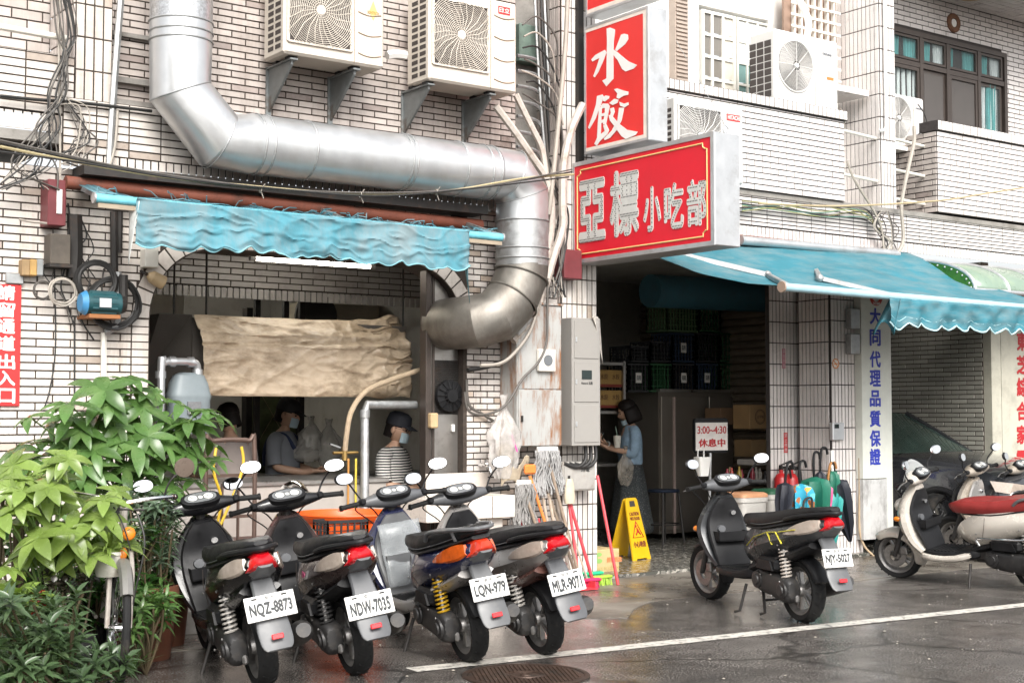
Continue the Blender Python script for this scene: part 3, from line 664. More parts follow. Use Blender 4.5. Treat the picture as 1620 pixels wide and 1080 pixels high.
for c, ax in [((dv, DY, dz+.77), 'z'), ((dv, DY, dz+.70), 'z'), ((dv, DY, dz+.64), 'z'), ((dv+.55, DY, dz), 'x'), ((dv+.62, DY, dz), 'x'), ((dv+.95, DY, dz), 'x'), ((dv+1.75, DY, dz), 'x'), ((dv+1.79, DY, dz), 'x'), ((dv+2.25, DY, dz), 'x'),
              ((rx-.34, DY, dz), 'x'), ((rx-.42, DY, dz), 'x'), ((rx, DY, dz-.36), 'z'), ((rx, DY, dz-.58), 'z'), ((rx, DY, dz-.66), 'z')]:
    g = MB(); g.torus(V(c), R_*1.01, .0075, 36, 6, M=Matrix.Rotation(pi/2, 4, 'Y') if ax == 'x' else None); g.build('seam', m_galv2, dd)
for p_, q_ in (((dv, DY, dz+.30), (-.4, 0, 1)), ((dv+.28, DY, dz), (1, 0, -.4)), ((rx-.13, DY, dz), (1, 0, -.4)), ((rx, DY, dz-.15), (.4, 0, -1))):
    g = MB(); g.torus(V(p_), R_*1.022, .005, 36, 5, M=V(q_).normalized().to_track_quat('Z', 'Y').to_matrix().to_4x4()); g.build('seam', m_galv2, dd)
for x in (dv+.58, dv+1.77):
    g = MB(); g.box(x-.015, x+.015, DY+.15, 9.56, dz+.17, dz+.20); g.build('hanger', m_galv2, dd)

# ------------------------------------------------------------------ air conditioners
m_case = mat('ac_case', (.62, .565, .49), .5, var=.06, vs=3, dirt=(.45, .36, .26), ds=4, dlo=.58, dhi=.78, damt=.5)
m_casew = mat('ac_case_white', (.68, .665, .64), .45, var=.04, dirt=(.55, .48, .4), ds=4, dlo=.6, dhi=.8, damt=.4)
m_brk = mat('bracket_steel', (.22, .235, .235), .55, metal=.6, var=.2, dirt=(.12, .09, .07), ds=5)
m_fan = mat('fan_recess', (.06, .05, .045), .7, var=.2)
m_logo = mat('badge_red', (.62, .05, .05), .5)
def aircon(label, x0, x1, z0, h, yf, dep, m=m_case, kind='square', badge=None, brackets=(), ribs=True, group='outdoor air conditioner units', fan_w=.62):
    w = x1-x0; a = thing('air_conditioner', label, 'air conditioner', ((x0+x1)/2, yf+dep/2, z0), group)
    g = MB(); g.box(x0, x1, yf, yf+dep, z0, z0+h, 0, .018); case = g.build('case', m, a)
    fs = min(fan_w*w, h*.84); cx = x0+.03+fs/2; cz = z0+h*.53; r = fs/2
    g = MB()
    if kind == 'square': g.box(cx-r, cx+r, yf-.004, yf, cz-r, cz+r)
    else: g.lathe([(.001, 0), (r*.98, 0), (r*.98, .004)], 40, M=Matrix.Translation((cx, yf, cz)) @ Matrix.Rotation(pi/2, 4, 'X'))
    g.build('fan_opening', m_fan, a, smooth=0)
    g = MB()
    for k in range(5):
        t = 2*pi*k/5+.3; P = [V((cx+rr_*cos(t+dt), yf-.0065-.002*j, cz+rr_*sin(t+dt))) for j, (rr_, dt) in enumerate(((.25*r, 0), (.9*r, .05), (.9*r, .75), (.3*r, .9)))]
        g.poly(P)
    g.build('fan_blade', mat('fan_grey', (.16, .14, .125), .5), a, smooth=0)
    g = MB(); Rx = Matrix.Rotation(pi/2, 4, 'X')
    nr = 15 if kind == 'square' else 17
    for k in range(1, nr+5 if kind == 'square' else nr):
        q = .16*r+(r-.16*r)*k/nr
        if q <= r: g.torus((cx, yf-.018, cz), q, .0028, 44, 4, M=Rx)
        else:      # rings cut by the square frame
            t0 = math.acos(r/q)
            for s in range(4):
                pts = [V((cx+q*cos(t), yf-.018, cz+q*sin(t))) for t in [pi/2*s+t0+(pi/2-2*t0)*j/6 for j in range(7)]]
                if pi/2-2*t0 > .05: g.tube(pts, .0028, 4)
    ns = 24 if kind == 'square' else 8
    for k in range(ns):
        t = 2*pi*k/ns; e = min(r/max(abs(cos(t)), 1e-6), r/max(abs(sin(t)), 1e-6)) if kind == 'square' else r
        tt = t+(.35 if kind == 'square' else 0)
        e = min(r/max(abs(cos(tt)), 1e-6), r/max(abs(sin(tt)), 1e-6)) if kind == 'square' else r
        g.tube([V((cx+.12*r*cos(t), yf-.020, cz+.12*r*sin(t))), V((cx+.55*e*cos((t+tt)/2), yf-.020, cz+.55*e*sin((t+tt)/2))), V((cx+e*cos(tt), yf-.014, cz+e*sin(tt)))], .003, 4)
    g.build('fan_guard', m, a)
    g = MB(); g.lathe([(.001, .026), (.12*r, .026), (.15*r, .02), (.15*r, .012)] if kind == 'square' else [(.001, .03), (.09*r, .028), (.12*r, .012)], 24, M=Matrix.Translation((cx, yf, cz)) @ Rx); g.build('fan_hub', m, a)
    g = MB()
    if kind == 'square':
        for k in range(4): t = k*pi/2; c_, s_ = cos(t), sin(t); g.beam((cx+r*(c_-s_), yf-.006, cz+r*(s_+c_)), (cx+r*(-c_-s_), yf-.006, cz+r*(-s_+c_)), .022, .014)
    else: g.torus((cx, yf-.002, cz), r*1.0, .012, 44, 8, M=Rx)
    g.build('guard_frame', m, a)
    g = MB()
    if kind == 'square':
        n = int((h-.1)/.052)
        for i in range(2):
            for k in range(n): g.box(x0-.002, x0+.01, yf+.05+.115*i, yf+.135+.115*i, z0+.05+.052*k, z0+.082+.052*k)
    else:
        for i in range(3):
            for k in range(int((h-.1)/.07)): g.box(x0-.003, x0+.01, yf+.05+.10*i, yf+.135+.10*i, z0+.05+.07*k, z0+.11+.07*k)
    g.build('side_vent', m_fan, a, smooth=0)
    g = MB(); sx = cx+r+.03
    g.box(sx-.003, sx+.001, yf-.003, yf+.002, z0+.01, z0+h-.01)
    if ribs:
        for k in range(4):
            z = z0+.09+k*h*.235; pts = [V((sx+.03+(x1-sx-.06)*t, yf-.002, z-.018*sin(pi*t))) for t in [j/8 for j in range(9)]]; g.tube(pts, .0045, 5)
    g.build('panel_groove', mat('groove_brown', (.28, .21, .15), .7), a)
    if badge:
        bt, bz, bw, bh, red = badge; bx = (sx+x1)/2
        if red: g = MB(); g.box(bx-bw/2, bx+bw/2, yf-.004, yf, bz-bh/2, bz+bh/2); g.build('badge', m_logo, a, smooth=0)
        text(bt, (bx, yf-.0055, bz), X_, Z_, bw*.86, bh*.66, m_letter if red else mat('badge_grey', (.12, .13, .16), .5), a, bold=.01)
    for bx in brackets:
        g = MB(); zt = z0-.03
        g.prism([(bx-.012, yf+.06, zt), (bx-.012, yf+.06, zt-.03), (bx-.012, 9.54, zt-.32), (bx-.012, 9.54, zt)], (.018, 0, 0)); g.box(bx-.03, bx+.03, yf+.03, 9.54, zt, zt+.012); g.box(bx-.03, bx+.012, 9.54, 9.552, zt-.36, zt+.02)
        g.build('bracket', m_brk, a, smooth=0)
        
        for ya in (.05, .25): g = MB(); g.box(bx-.035, bx+.035, yf+ya, yf+ya+.06, zt+.012, z0); g.build('foot', m_blackp, a)
    return a
yf = 9.12; a0_, a1_ = W(449, 83, yf), W(608, 110, yf); z_ = (a0_.z+a1_.z)/2
ac1 = aircon('beige air conditioner high on the brick wall above the bent duct, nearest the vertical pipe', a0_.x, a1_.x, z_, .66, yf, .33, brackets=(a0_.x+.10, a0_.x+.62))
text('SUNTECH', (a1_.x-.10, yf-.003, z_+.41), X_, Z_, .10, .022, mat('badge_gold', (.45, .27, .05), .5), ac1)
g = MB(); cxx = a1_.x-.10; g.poly([(cxx, yf-.0025, z_+.35), (cxx+.035, yf-.0025, z_+.42), (cxx, yf-.0025, z_+.50), (cxx-.035, yf-.0025, z_+.42)]); g.build('emblem', mat('badge_gold_pale', (.66, .46, .18), .5), ac1, smooth=0)
b0_, b1_ = W(679, 126, yf), W(818, 149, yf); z2 = (b0_.z+b1_.z)/2
aircon('beige air conditioner with a red badge mounted beside the cable shaft', b0_.x, b1_.x, z2, .73, yf, .33, badge=('日立', z2+.655, .115, .062, True), brackets=(b0_.x+.04, b0_.x+.62))
y3 = 9.02; c0_, c1_ = W(1072, 152, y3), W(1176, 172, y3)
aircon('air conditioner half hidden behind the lower red sign, hung on the balcony wall', c0_.x-.03, c1_.x, c0_.z-.70, .70, y3, .33, m=m_casew, badge=('HITACHI', c0_.z-.11, .17, .06, True), ribs=False, brackets=())
y4 = 9.42; d0_, d1_ = W(1226, 100, y4), W(1326, 120, y4)
ac4 = aircon('white air conditioner with a round fan standing on the balcony ledge', d0_.x, d1_.x, 4.40, .70, y4, .34, m=m_casew, kind='round', badge=('TATUNG', 4.40+.55, .155, .036, False), ribs=False, fan_w=.56)
g = MB(); bx = d1_.x-.12; g.box(bx-.05, bx+.05, y4-.003, y4, 4.40+.30, 4.40+.33); g.build('sticker', mat('orange_sticker', (.6, .2, .05), .6), ac4, smooth=0)
g = MB(); g.tube(bez([(d1_.x-.25, 9.62, 5.08), (d1_.x-.24, 9.60, 5.35), (d1_.x-.36, 9.75, 5.7), (d1_.x-.55, 9.95, 5.9)]), .035, 10); g.build('hose', m_white_p, ac4)
y5 = 9.78; f0_, f1_ = W(1395, 180, y5), W(1462, 195, y5)
aircon('small air conditioner with a brown fan guard between the column and the window', f0_.x, f1_.x, 4.27, .56, y5, .3, m=m_casew, kind='round', ribs=False, badge=('TATUNG', 4.27+.44, .14, .03, False), fan_w=.66)
MATS['fan_brown'] = None; del MATS['fan_brown']
g = MB(); g.box(f0_.x-.05, f1_.x+.03, y5-.03, 10.25, 4.22, 4.262); tag(g.build('shelf', m_white_p), 'white shelf slab under the small air conditioner', 'shelf')

# ------------------------------------------------------------------ hanging shop signs, at right angles to the street
SX = 7.53
def sgn(px, py): return WX(px, py, SX)
def signbox(label, y0, y1, z0, z1, thick, m, frame=.035, name='hanging_sign', group='hanging red shop signs'):
    s = thing(name, label, 'shop sign', (SX+thick/2, (y0+y1)/2, z0), group)
    g = MB(); g.box(SX, SX+thick, y0, y1, z0, z1, 0, .006); g.build('case', m_alu, s)
    g = MB(); g.box(SX-.006, SX, y0+frame, y1-frame, z0+frame, z1-frame); g.build('face_panel', m, s, smooth=0)
    g = MB(); f = frame
    for a in ((y0, y1, z0, z0+f), (y0, y1, z1-f, z1), (y0, y0+f, z0+f, z1-f), (y1-f, y1, z0+f, z1-f)): g.box(SX-.012, SX-.0005, *a)
    g.build('rim', m_alu, s, smooth=0); return s
lt, lb, rt, rb = sgn(906, 257), sgn(906, 416), sgn(1131, 210), sgn(1131, 390)
ly0, ly1, lz0, lz1 = (rt.y+rb.y)/2, (lt.y+lb.y)/2, (lb.z+rb.z)/2, (lt.z+rt.z)/2
lth = W(1171, 300, ly0).x-SX
s1 = signbox('wide red sign with dotted white characters hanging over the doorway', ly0, ly1, lz0, lz1, lth, m_red, .035)
g = MB(); q = .055; y0, y1, z0, z1 = ly0+q+.02, ly1-q-.02, lz0+q+.02, lz1-q-.02; n = .045
P = [(y1-n, z1), (y0+n, z1), (y0+n, z1-n*.6), (y0+n*.4, z1-n), (y0, z1-n), (y0, z0+n), (y0+n*.4, z0+n), (y0+n, z0+n*.6), (y0+n, z0), (y1-n, z0), (y1-n, z0+n*.6), (y1-n*.4, z0+n), (y1, z0+n), (y1, z1-n), (y1-n*.4, z1-n), (y1-n, z1-n*.6)]
g.tube([V((SX-.008, a, b)) for a, b in P], .0065, 5, closed=True); g.build('border_line', mat('cream_line', (.78, .55, .22), .5, var=.05), s1)
Ls = ly1-ly0; Hs = lz1-lz0
def on_sign(px, py): p = sgn(px, py); return p
m_dot = mat('bulb_dot', (.05, .05, .045), .4)
for ch, (xa, ya, xb, yb) in {'亞': (917, 283, 959, 382), '標': (966, 268, 1012, 374), '小': (1019, 295, 1047, 367), '吃': (1052, 289, 1083, 363), '部': (1088, 283, 1119, 358)}.items():
    a = sgn(xa, (ya+yb)/2); b = sgn(xb, (ya+yb)/2); t = sgn((xa+xb)/2, ya); u = sgn((xa+xb)/2, yb)
    text(ch, (SX-.007, (a.y+b.y)/2, (t.z+u.z)/2), -Y_, Z_, abs(a.y-b.y), t.z-u.z, m_letter, s1, name='character', bold=.042 if ch in '亞標' else .034, depth=.004)
    TEXTS[-1]['dots'] = m_dot; TEXTS[-1]['m'] = mat('silver_letter', (.60, .60, .57), .4, var=.1)
ut, ub, vt, vb = sgn(926, 48), sgn(926, 244), sgn(1027, 5), sgn(1027, 222)
uy0, uy1, uz0, uz1 = (vt.y+vb.y)/2, (ut.y+ub.y)/2, (ub.z+vb.z)/2, (ut.z+vt.z)/2
uth = W(1056, 100, uy0).x-SX
s2 = signbox('tall red sign with two large white brush characters above the wide sign', uy0, uy1, uz0, uz1, uth, m_red2, .02)
g = MB(); f = .03
for a in ((uy0+.02, uy1-.02, uz0+.02, uz0+.02+f), (uy0+.02, uy1-.02, uz1-.02-f, uz1-.02), (uy0+.02, uy0+.02+f*1.4, uz0+.02+f, uz1-.02-f)): g.box(SX-.0085, SX-.006, *a)
g.build('white_margin', mat('margin_white', (.78, .70, .62), .5), s2, smooth=0)
BR = [ # brush strokes traced in the sign's own plane
 [(275, 208), (300, 199), (335, 213), (333, 240), (325, 300), (322, 390), (322, 565), (272, 620), (243, 580), (273, 562), (275, 420), (278, 300)],
 [(165, 432), (195, 398), (262, 360), (274, 378), (255, 430), (215, 520), (190, 558), (179, 550), (205, 480), (224, 418), (175, 446)],
 [(336, 358), (352, 318), (378, 248), (402, 240), (426, 246), (430, 278), (408, 315), (348, 366)],
 [(318, 352), (350, 372), (385, 402), (430, 437), (492, 462), (468, 488), (410, 510), (386, 494), (352, 428), (320, 392)],
 [(206, 690), (245, 678), (252, 692), (236, 745), (196, 850), (152, 925), (142, 914), (170, 840), (198, 752)],
 [(246, 700), (268, 684), (294, 688), (290, 706), (262, 728), (248, 722)],
 [(232, 760), (248, 742), (284, 742), (296, 760), (288, 800), (270, 885), (248, 892), (262, 800), (262, 772), (244, 778)],
 [(222, 770), (240, 766), (236, 850), (232, 960), (262, 935), (290, 925), (280, 958), (226, 1010), (204, 1042), (186, 1030), (206, 985), (212, 880)],
 [(236, 815), (266, 806), (264, 826), (234, 836)], [(232, 862), (258, 852), (256, 874), (230, 884)],
 [(250, 900), (270, 884), (292, 930), (284, 950), (262, 940)],
 [(328, 640), (350, 632), (392, 645), (430, 654), (428, 676), (396, 684), (362, 706), (346, 698), (352, 668)],
 [(294, 738), (330, 706), (360, 712), (352, 736), (318, 752)],
 [(366, 728), (400, 740), (430, 730), (432, 748), (404, 766), (372, 756)],
 [(300, 776), (326, 768), (334, 800), (312, 850), (292, 842), (306, 806)],
 [(364, 770), (400, 768), (394, 800), (382, 860), (346, 930), (300, 985), (262, 1002), (256, 990), (310, 935), (352, 862)],
 [(290, 822), (316, 830), (360, 880), (420, 925), (496, 938), (484, 960), (412, 992), (380, 970), (330, 900), (298, 860)]]
g = MB()
pt = [sgn(900+x/4.5, y/4.5) for x, y in ((125, 230), (535, 75), (125, 1078), (530, 975))]
fy1, fy0 = (pt[0].y+pt[2].y)/2, (pt[1].y+pt[3].y)/2; fz1, fz0 = (pt[0].z+pt[1].z)/2, (pt[2].z+pt[3].z)/2
cl_ = []
for st in BR:
    o = []
    for x, y in st:
        u = (x-125)/408; tp = 230-155*u; bt = 1078-103*u; v = (y-tp)/(bt-tp); q0, q1 = 3425., 0.
        w = u*(1/1.0)/(u+(1-u)*(1.115)) if 0 else u*1.055/(1+.055*u)      # undo the foreshortening along the sign
        o.append((SX-.0065, fy1+(fy0-fy1)*w, fz1+(fz0-fz1)*v))
    o = [(q_[0]-.00025*len(cl_), q_[1], q_[2]) for q_ in o]; g2 = MB(); g2.prism(o, (-.003, 0, 0)); cl_.append(g2)
for i, g2 in enumerate(cl_): g.add(g2.v, g2.f)
g.build('brush_character', m_letter, s2, smooth=0)
tb, tbr = sgn(930, 24), sgn(1010, -8)
s3 = signbox('red sign cut off by the top edge, above the tall red sign', uy0+.05, uy1-.02, uz1+.085, uz1+1.0, uth*.9, m_red2, .02)
g = MB(); g.box(SX-.0085, SX-.006, uy0+.07, uy1-.04, uz1+.105, uz1+.14); g.build('white_margin', MATS['margin_white'], s3, smooth=0)
g = MB(); g.box(SX+.02, SX+.08, 9.40, 9.47, 2.7, 5.9); g.build('sign_post', m_dark, left)
g = MB(); g.torus(W(1148, 205, ly0+.02), .028, .006, 20, 6, M=Matrix.Rotation(pi/2, 4, 'X')); g.build('lifting_ring', m_galv, s1)
w_ = MB(); w_.tube([W(1148, 200, ly0+.02), W(1070, 65, 9.5)], .0025, 5); tag(w_.build('stay_wire', m_galv2), 'thin steel wire holding up the wide red sign', 'wire')

# ------------------------------------------------------------------ awnings
aw = thing('awning', 'large bright blue canvas awning stretched over the closed shop with a scalloped edge', 'awning', (10, 8.7, 2.4), 'shop awnings')
fy = 8.0; tl_, tr_ = W(1242, 452, fy), V((12.6, fy, 2.41))
def canvas(u, v):      # u along the front, v from wall to front
    a = V((8.0, 9.34, 2.90)).lerp(V((11.80, 9.34, 3.05)), u); b = tl_.lerp(tr_, u); a = a if u < 1 else a
    p = a.lerp(b, v); p.z += -.10*sin(pi*v)*(1-.6*u)-.03*sin(pi*v)*sin(u*9)+.012*noise.noise(V((u*7, v*4, 0)))+.03*abs(noise.noise(V((u*4-v*2, v*1.2+u*2, 5))))*sin(pi*v)
    return p
g = MB(); g.grid(canvas, 90, 36); g.build('canvas', m_tarp, aw, smooth=60, solid=.006)
g = MB(); g.tube([tl_+V((-.03, 0, -.01)), tr_+V((0, 0, -.01))], .034, 16); g.build('front_tube', mat('tube_pale_blue', (.35, .55, .62), .4), aw)
g = MB(); g.cyl(tl_+V((-.045, 0, -.01)), tl_+V((-.028, 0, -.01)), .045, 16); g.build('tube_end', mat('end_cap', (.36, .26, .2), .6), aw)
vx0 = W(1402, 470, fy).x
def val(u, v):
    x = vx0+(tr_.x-vx0)*u; n = 12; w = u+.02*noise.noise(V((u*7, 9, 0))); sc = abs(sin(pi*w*n)); dep = .205+.05*sc+.03*noise.noise(V((u*11, 1, 0)))
    return V((x, fy-.035-.02*sin(u*50+3*v)*v-.03*noise.noise(V((u*20, v*3, 5)))-.012*abs(noise.noise(V((u*33, v*2+u*6, 9))))*v, 2.40-dep*v))
g = MB(); g.grid(val, 160, 10); vm = g.build('valance', m_tarp, aw, smooth=60, solid=.004)
g = MB(); g.tube([val(i/240, 1.0) for i in range(241)], .008, 5); g.build('hem', mat('hem_pale', (.45, .66, .70), .7), vm)
g = MB(); g.tube([val(i/60, .72) for i in range(61)], .003, 4); g.build('stitch_band', mat('hem_pale', (.45, .66, .70), .7), vm)
g = MB(); q0 = val(0, 0)
g.grid(lambda u, v: V((vx0+.14-.10*v+.05*sin(6*u)*v, fy-.03+.22*u*(.6+.4*v)-.02, 2.40-(.26+.06*sin(9*u))*v)), 14, 8); g.build('torn_flap', m_tarp, aw, smooth=60, solid=.004)
for (x0, x1) in ((8.12, 8.6), (10.15, 9.35)):
    pass
def arm(a, b, c):
    g = MB(); g.beam(a, b, .045, .05, 0, .006); g.beam(b, c, .04, .045, 0, .006); g.ell(V(b), .04, .04, .04, 10, 6); g.build('folding_arm', m_galv2, aw)
arm((8.25, 9.32, 2.86), (9.15, 8.75, 2.62), (8.75, 8.06, 2.42)); arm((10.35, 9.32, 2.86), (9.6, 8.55, 2.60), (10.2, 8.06, 2.41))
g = MB(); g.box(7.83, 10.2, 9.26, 9.31, 2.78, 2.90); g.build('cassette', m_alu, aw)

ao = thing('awning', 'faded tattered blue canvas awning with torn fringe over the kitchen arch', 'awning', (5, 8.9, 2.6), 'shop awnings')
AY = 8.86; la, ra = W(150, 313, AY), W(793, 376, AY)
g = MB(); g.tube([la, ra], .030, 14); g.build('front_tube', mat('tube_cyan', (.16, .50, .60), .35, var=.2, vs=12), ao)
g = MB(); g.cyl(la+V((-.012, 0, 0)), la, .036, 14); g.build('tube_end', m_galv, ao); g = MB(); g.cyl(ra, ra+V((.012, 0, 0)), .036, 14); g.build('tube_end', m_galv, ao)
g = MB(); g.beam(la+V((0.02, 0, -.045)), ra+V((0, 0, -.045)), .02, .03); g.build('front_rail', mat('tan_rail', (.33, .27, .2), .6), ao)
g = MB(); g.tube([(la.x-.05, 9.28, la.z+.15), (ra.x+.1, 9.28, ra.z+.15)], .045, 14); g.build('roller', m_rust, ao)
g = MB(); g.box(3.2, ra.x+.1, 9.18, 9.40, 2.98, 3.045); g.build('top_cover', m_dark, ao)
x0 = W(215, 340, AY-.03).x; x1 = W(742, 370, AY-.03).x
m_tarp2 = mat('faded_canvas', (.075, .235, .29), .8, var=.2, vs=4, bump=.15, bs=30, dirt=(.22, .265, .275), ds=2.2, dlo=.42, dhi=.64, damt=.8, dz=.5, spec=.25)
def crease(a, b, c): return max(0., 1-abs(noise.noise(V((a, b, c))))*5)**2
def rag(u, v):
    x = x0+(x1-x0)*u; zt = la.z+(ra.z-la.z)*((x-la.x)/(ra.x-la.x)); n = 13; w = u+.025*noise.noise(V((u*9, 0, 0)))
    dep = .29+.026*abs(sin(pi*w*n))+.06*noise.noise(V((u*5, 3, 0)))+.02*noise.noise(V((u*31, 7, 0)))-.03*u; f = noise.noise(V((u*9, v*1.8, 1)))
    rdg = abs(noise.noise(V((u*4.5+v*1.6, v*1.7-u*2.5, 3))))+.25*abs(noise.noise(V((u*11-v*3, v*2.5+u*3, 6))))      # sagging folds that run along the cloth
    return V((x, AY-.03-.05*f*v-.016*rdg*min(1, v*3)-.014*crease(u*3.5+v*1.3, v*1.5-u*2, 3)-.012*crease(u*9-v*2, v*2.5+u*3, 6)-.005*sin(u*34+5*v)*v+.012*noise.noise(V((u*26, v*5, 2)))*v, zt+.02-dep*v+.015*noise.noise(V((u*18, v*6, 7)))*v))
g = MB(); g.grid(rag, 190, 34); rg = g.build('canvas', m_tarp2, ao, smooth=60, solid=.004)
g = MB(); g.tube([rag(i/240, 1.0) for i in range(241)], .006, 5); g.build('hem', mat('hem_faded', (.22, .46, .52), .8), rg)
g = MB()
def back(u, v):
    x = la.x+(ra.x-la.x)*u; a = V((x, 9.24, la.z+.17+(ra.z-la.z)*u)); b = V((x, AY, la.z+.032+(ra.z-la.z)*u)); p = a.lerp(b, v); p.z += -.03*sin(pi*v)+.02*noise.noise(V((u*20, v*4, 0))); return p
rt_ = random.Random(9)
N_ = 70
for i in range(N_):
    top = .55+.35*noise.noise(V((i*.21, 0, 4)))
    if i < 4 or i > N_-4: top = .2
    g.add([back(i/N_, top), back((i+1)/N_, top+.12*rt_.random()), back((i+1)/N_, 1), back(i/N_, 1)], [(0, 1, 2, 3)])
g.build('torn_top', m_tarp2, ao, smooth=60, solid=.003)
g = MB()
for i in range(60):
    u = rt_.random(); a = back(u, .6+.3*rt_.random()); b = a+V((rt_.uniform(-.12, .12), rt_.uniform(-.06, .02), rt_.uniform(.0, .05))); g.tube([a, (a+b)/2+V((0, 0, .015)), b], .004, 4)
g.build('frayed_strip', m_tarp2, ao, kind='stuff')
g = MB(); g.grid(lambda u, v: V((x0+.02-.07*v*(1-u)-.03*u, AY-.04+.10*u, la.z-.0-(.42-.10*u)*v)), 6, 10); g.build('torn_flap', mat('torn_white', (.50, .52, .50), .8, var=.2, vs=14), ao, smooth=60, solid=.003)
g = MB(); g.grid(lambda u, v: V((x1-.01+.10*v*u, AY-.03+.12*u, ra.z-.03-(.30+.18*u*v)*v)), 6, 10); g.build('torn_flap', m_tarp2, ao, smooth=60, solid=.003)
for xx in (la.x+.06, 5.0, ra.x-.06):
    g = MB(); g.beam((xx, 9.36, 2.93), (xx+.02, AY+.03, la.z), .03, .04); g.build('folding_arm', m_galv2, ao)

ad = thing('canopy', 'curved green translucent plastic canopy at the right edge over the parking bay', 'canopy', (13, 9, 2.7))
gx0 = W(1425, 420, 9.3).x; gx1 = gx0+4
m_green = mat('green_plastic', (.035, .15, .018), .35, var=.25, vs=6, dirt=(.10, .20, .05), ds=5)
m_clear = mat('milky_plastic', (.20, .27, .21), .3, var=.1, vs=5, dirt=(.25, .32, .22), ds=4)
YC = 8.85; prof = [V((0, 9.38-(.95)*(1-cos(t)) if 0 else 9.38-.80*sin(t), 2.62+.34*cos(t))) for t in [pi/2*j/12 for j in range(13)]]
ex = W(1542, 450, 8.6).x
g = MB(); g.grid(lambda u, v: V((ex-.02+3.2*u, prof[round(v*12)].y, prof[round(v*12)].z)), 10, 12); cv = g.build('curved_sheet', m_clear, ad, smooth=60, solid=.004)
for k in range(5):
    x = ex-.02+.55*k; g = MB(); g.tube([V((x, p.y, p.z+.006)) for p in prof], .018, 8); g.build('rib', m_alu, ad)
g = MB(); g.poly([V((ex-.03, p.y, p.z)) for p in prof]+[V((ex-.03, 9.38, 2.62))]); g.build('end_sheet', m_green, ad, smooth=0, solid=.004)
g = MB(); g.grid(lambda u, v: V((11.65+(ex-.03-11.65)*u, 9.36-.06*u, 2.72+.24*v)), 4, 3); g.build('end_panel', m_green, ad, smooth=0, solid=.004)
g = MB()
for k in range(12): p = prof[k]; g.ell(V((ex-.036, p.y+.03, p.z-.02)), .010, .010, .010, 8, 5)
g.build('rivet', m_alu, ad)
g = MB(); g.tube([(ex-.05, 8.58, 2.62), (gx1+1, 8.58, 2.62)], .022, 10); g.build('front_tube', m_alu, ad)
# ------------------------------------------------------------------ scooters
m_lens = mat('tail_lens_red', (.55, .006, .012), .12, var=.15, vs=30, coat=.6)
m_lensw = mat('indicator_clear', (.37, .31, .26), .10, var=.15, vs=34, coat=.6)
m_lenso = mat('amber_lens', (.75, .22, .015), .15, var=.15, vs=30, coat=.5)
m_chrome = mat('chrome', (.78, .78, .78), .12, metal=1., var=.08)
m_mirror = mat('mirror_glass', (.9, .9, .9), .03, metal=1., var=0)
m_alloy = mat('cast_alloy', (.30, .29, .28), .42, metal=.75, var=.25, vs=25, dirt=(.10, .08, .06), ds=12, damt=.6)
m_engine = mat('engine_black', (.035, .034, .034), .45, metal=.3, var=.3, vs=14, dirt=(.10, .085, .07), ds=8, damt=.5)
m_grayp = mat('grey_plastic', (.085, .088, .094), .42, var=.12, vs=8, dirt=(.12, .11, .10), ds=6, damt=.5)
m_ltgray = mat('pale_grey_plastic', (.105, .108, .112), .40, var=.1, vs=8, dirt=(.24, .22, .20), ds=6, damt=.5)
m_plate = mat('plate_white', (.80, .79, .76), .4, var=.05, dirt=(.5, .45, .4), ds=12, dlo=.6, dhi=.75)
m_ink = mat('plate_ink', (.025, .028, .03), .5, var=0)
m_dial = mat('dial_face', (.16, .165, .17), .2, var=.25, vs=40, coat=.6)
m_gauge = mat('gauge_white', (.50, .50, .48), .3, var=.1, coat=.4)
m_seatb = mat('black_vinyl', (.013, .013, .014), .42, var=.25, vs=10, bump=.12, bs=120, rvar=.12, spec=.3)
def fork_frame(a, b): pass
def sring(c, tang, hw, hh, e=2.8, n=18):       # cross-section ring normal to a tangent in the x-z plane, hw across (y), hh in plane
    t = V((tang[0], 0, tang[1])).normalized(); up = V((-t.z, 0, t.x)); return rect_ring(V(c), Y_, up, hw, hh, e, n)
def sloft(mb, P, e=2.8, n=18, m=0, yo=0.):     # P: (x, z, half width, half height)
    R = []
    for i, p in enumerate(P):
        a, b = P[max(i-1, 0)], P[min(i+1, len(P)-1)]; R.append(sring((p[0], p[4] if len(p) > 4 else yo, p[1]), (b[0]-a[0], b[1]-a[1]), p[2], p[3], e, n))
    return mb.loft(R, m)
def spring(mb, a, b, r, wire, turns, n=10):
    a, b = V(a), V(b); d = b-a; x = d.orthogonal().normalized(); y = d.cross(x).normalized(); K = turns*n
    return mb.tube([a+d*(i/K)+x*(r*cos(2*pi*i/n))+y*(r*sin(2*pi*i/n)) for i in range(K+1)], wire, 5)
PA = [(0, 1), (.55, .98), (.82, .62), (1, .08), (.93, -.35), (.66, -1), (0, -1)]; PB = [(0, -1), (.45, -.86), (.82, -.45), (1, .25), (.94, .8), (.62, 1), (0, 1)]; PC = [(0, 1), (.55, .97), (.86, .72), (1, .1), (.97, -.5), (.84, -1), (0, -1)]
def cat(P, k=4):
    out = []
    for i in range(len(P)-1):
        a, b, c, d = P[max(i-1, 0)], P[i], P[i+1], P[min(i+2, len(P)-1)]
        for j in range(k):
            t = j/k; out.append(tuple(.5*((2*b[q])+(c[q]-a[q])*t+(2*a[q]-5*b[q]+4*c[q]-d[q])*t*t+(3*b[q]-a[q]-3*c[q]+d[q])*t**3) for q in range(len(b))))
    out.append(P[-1]); return out
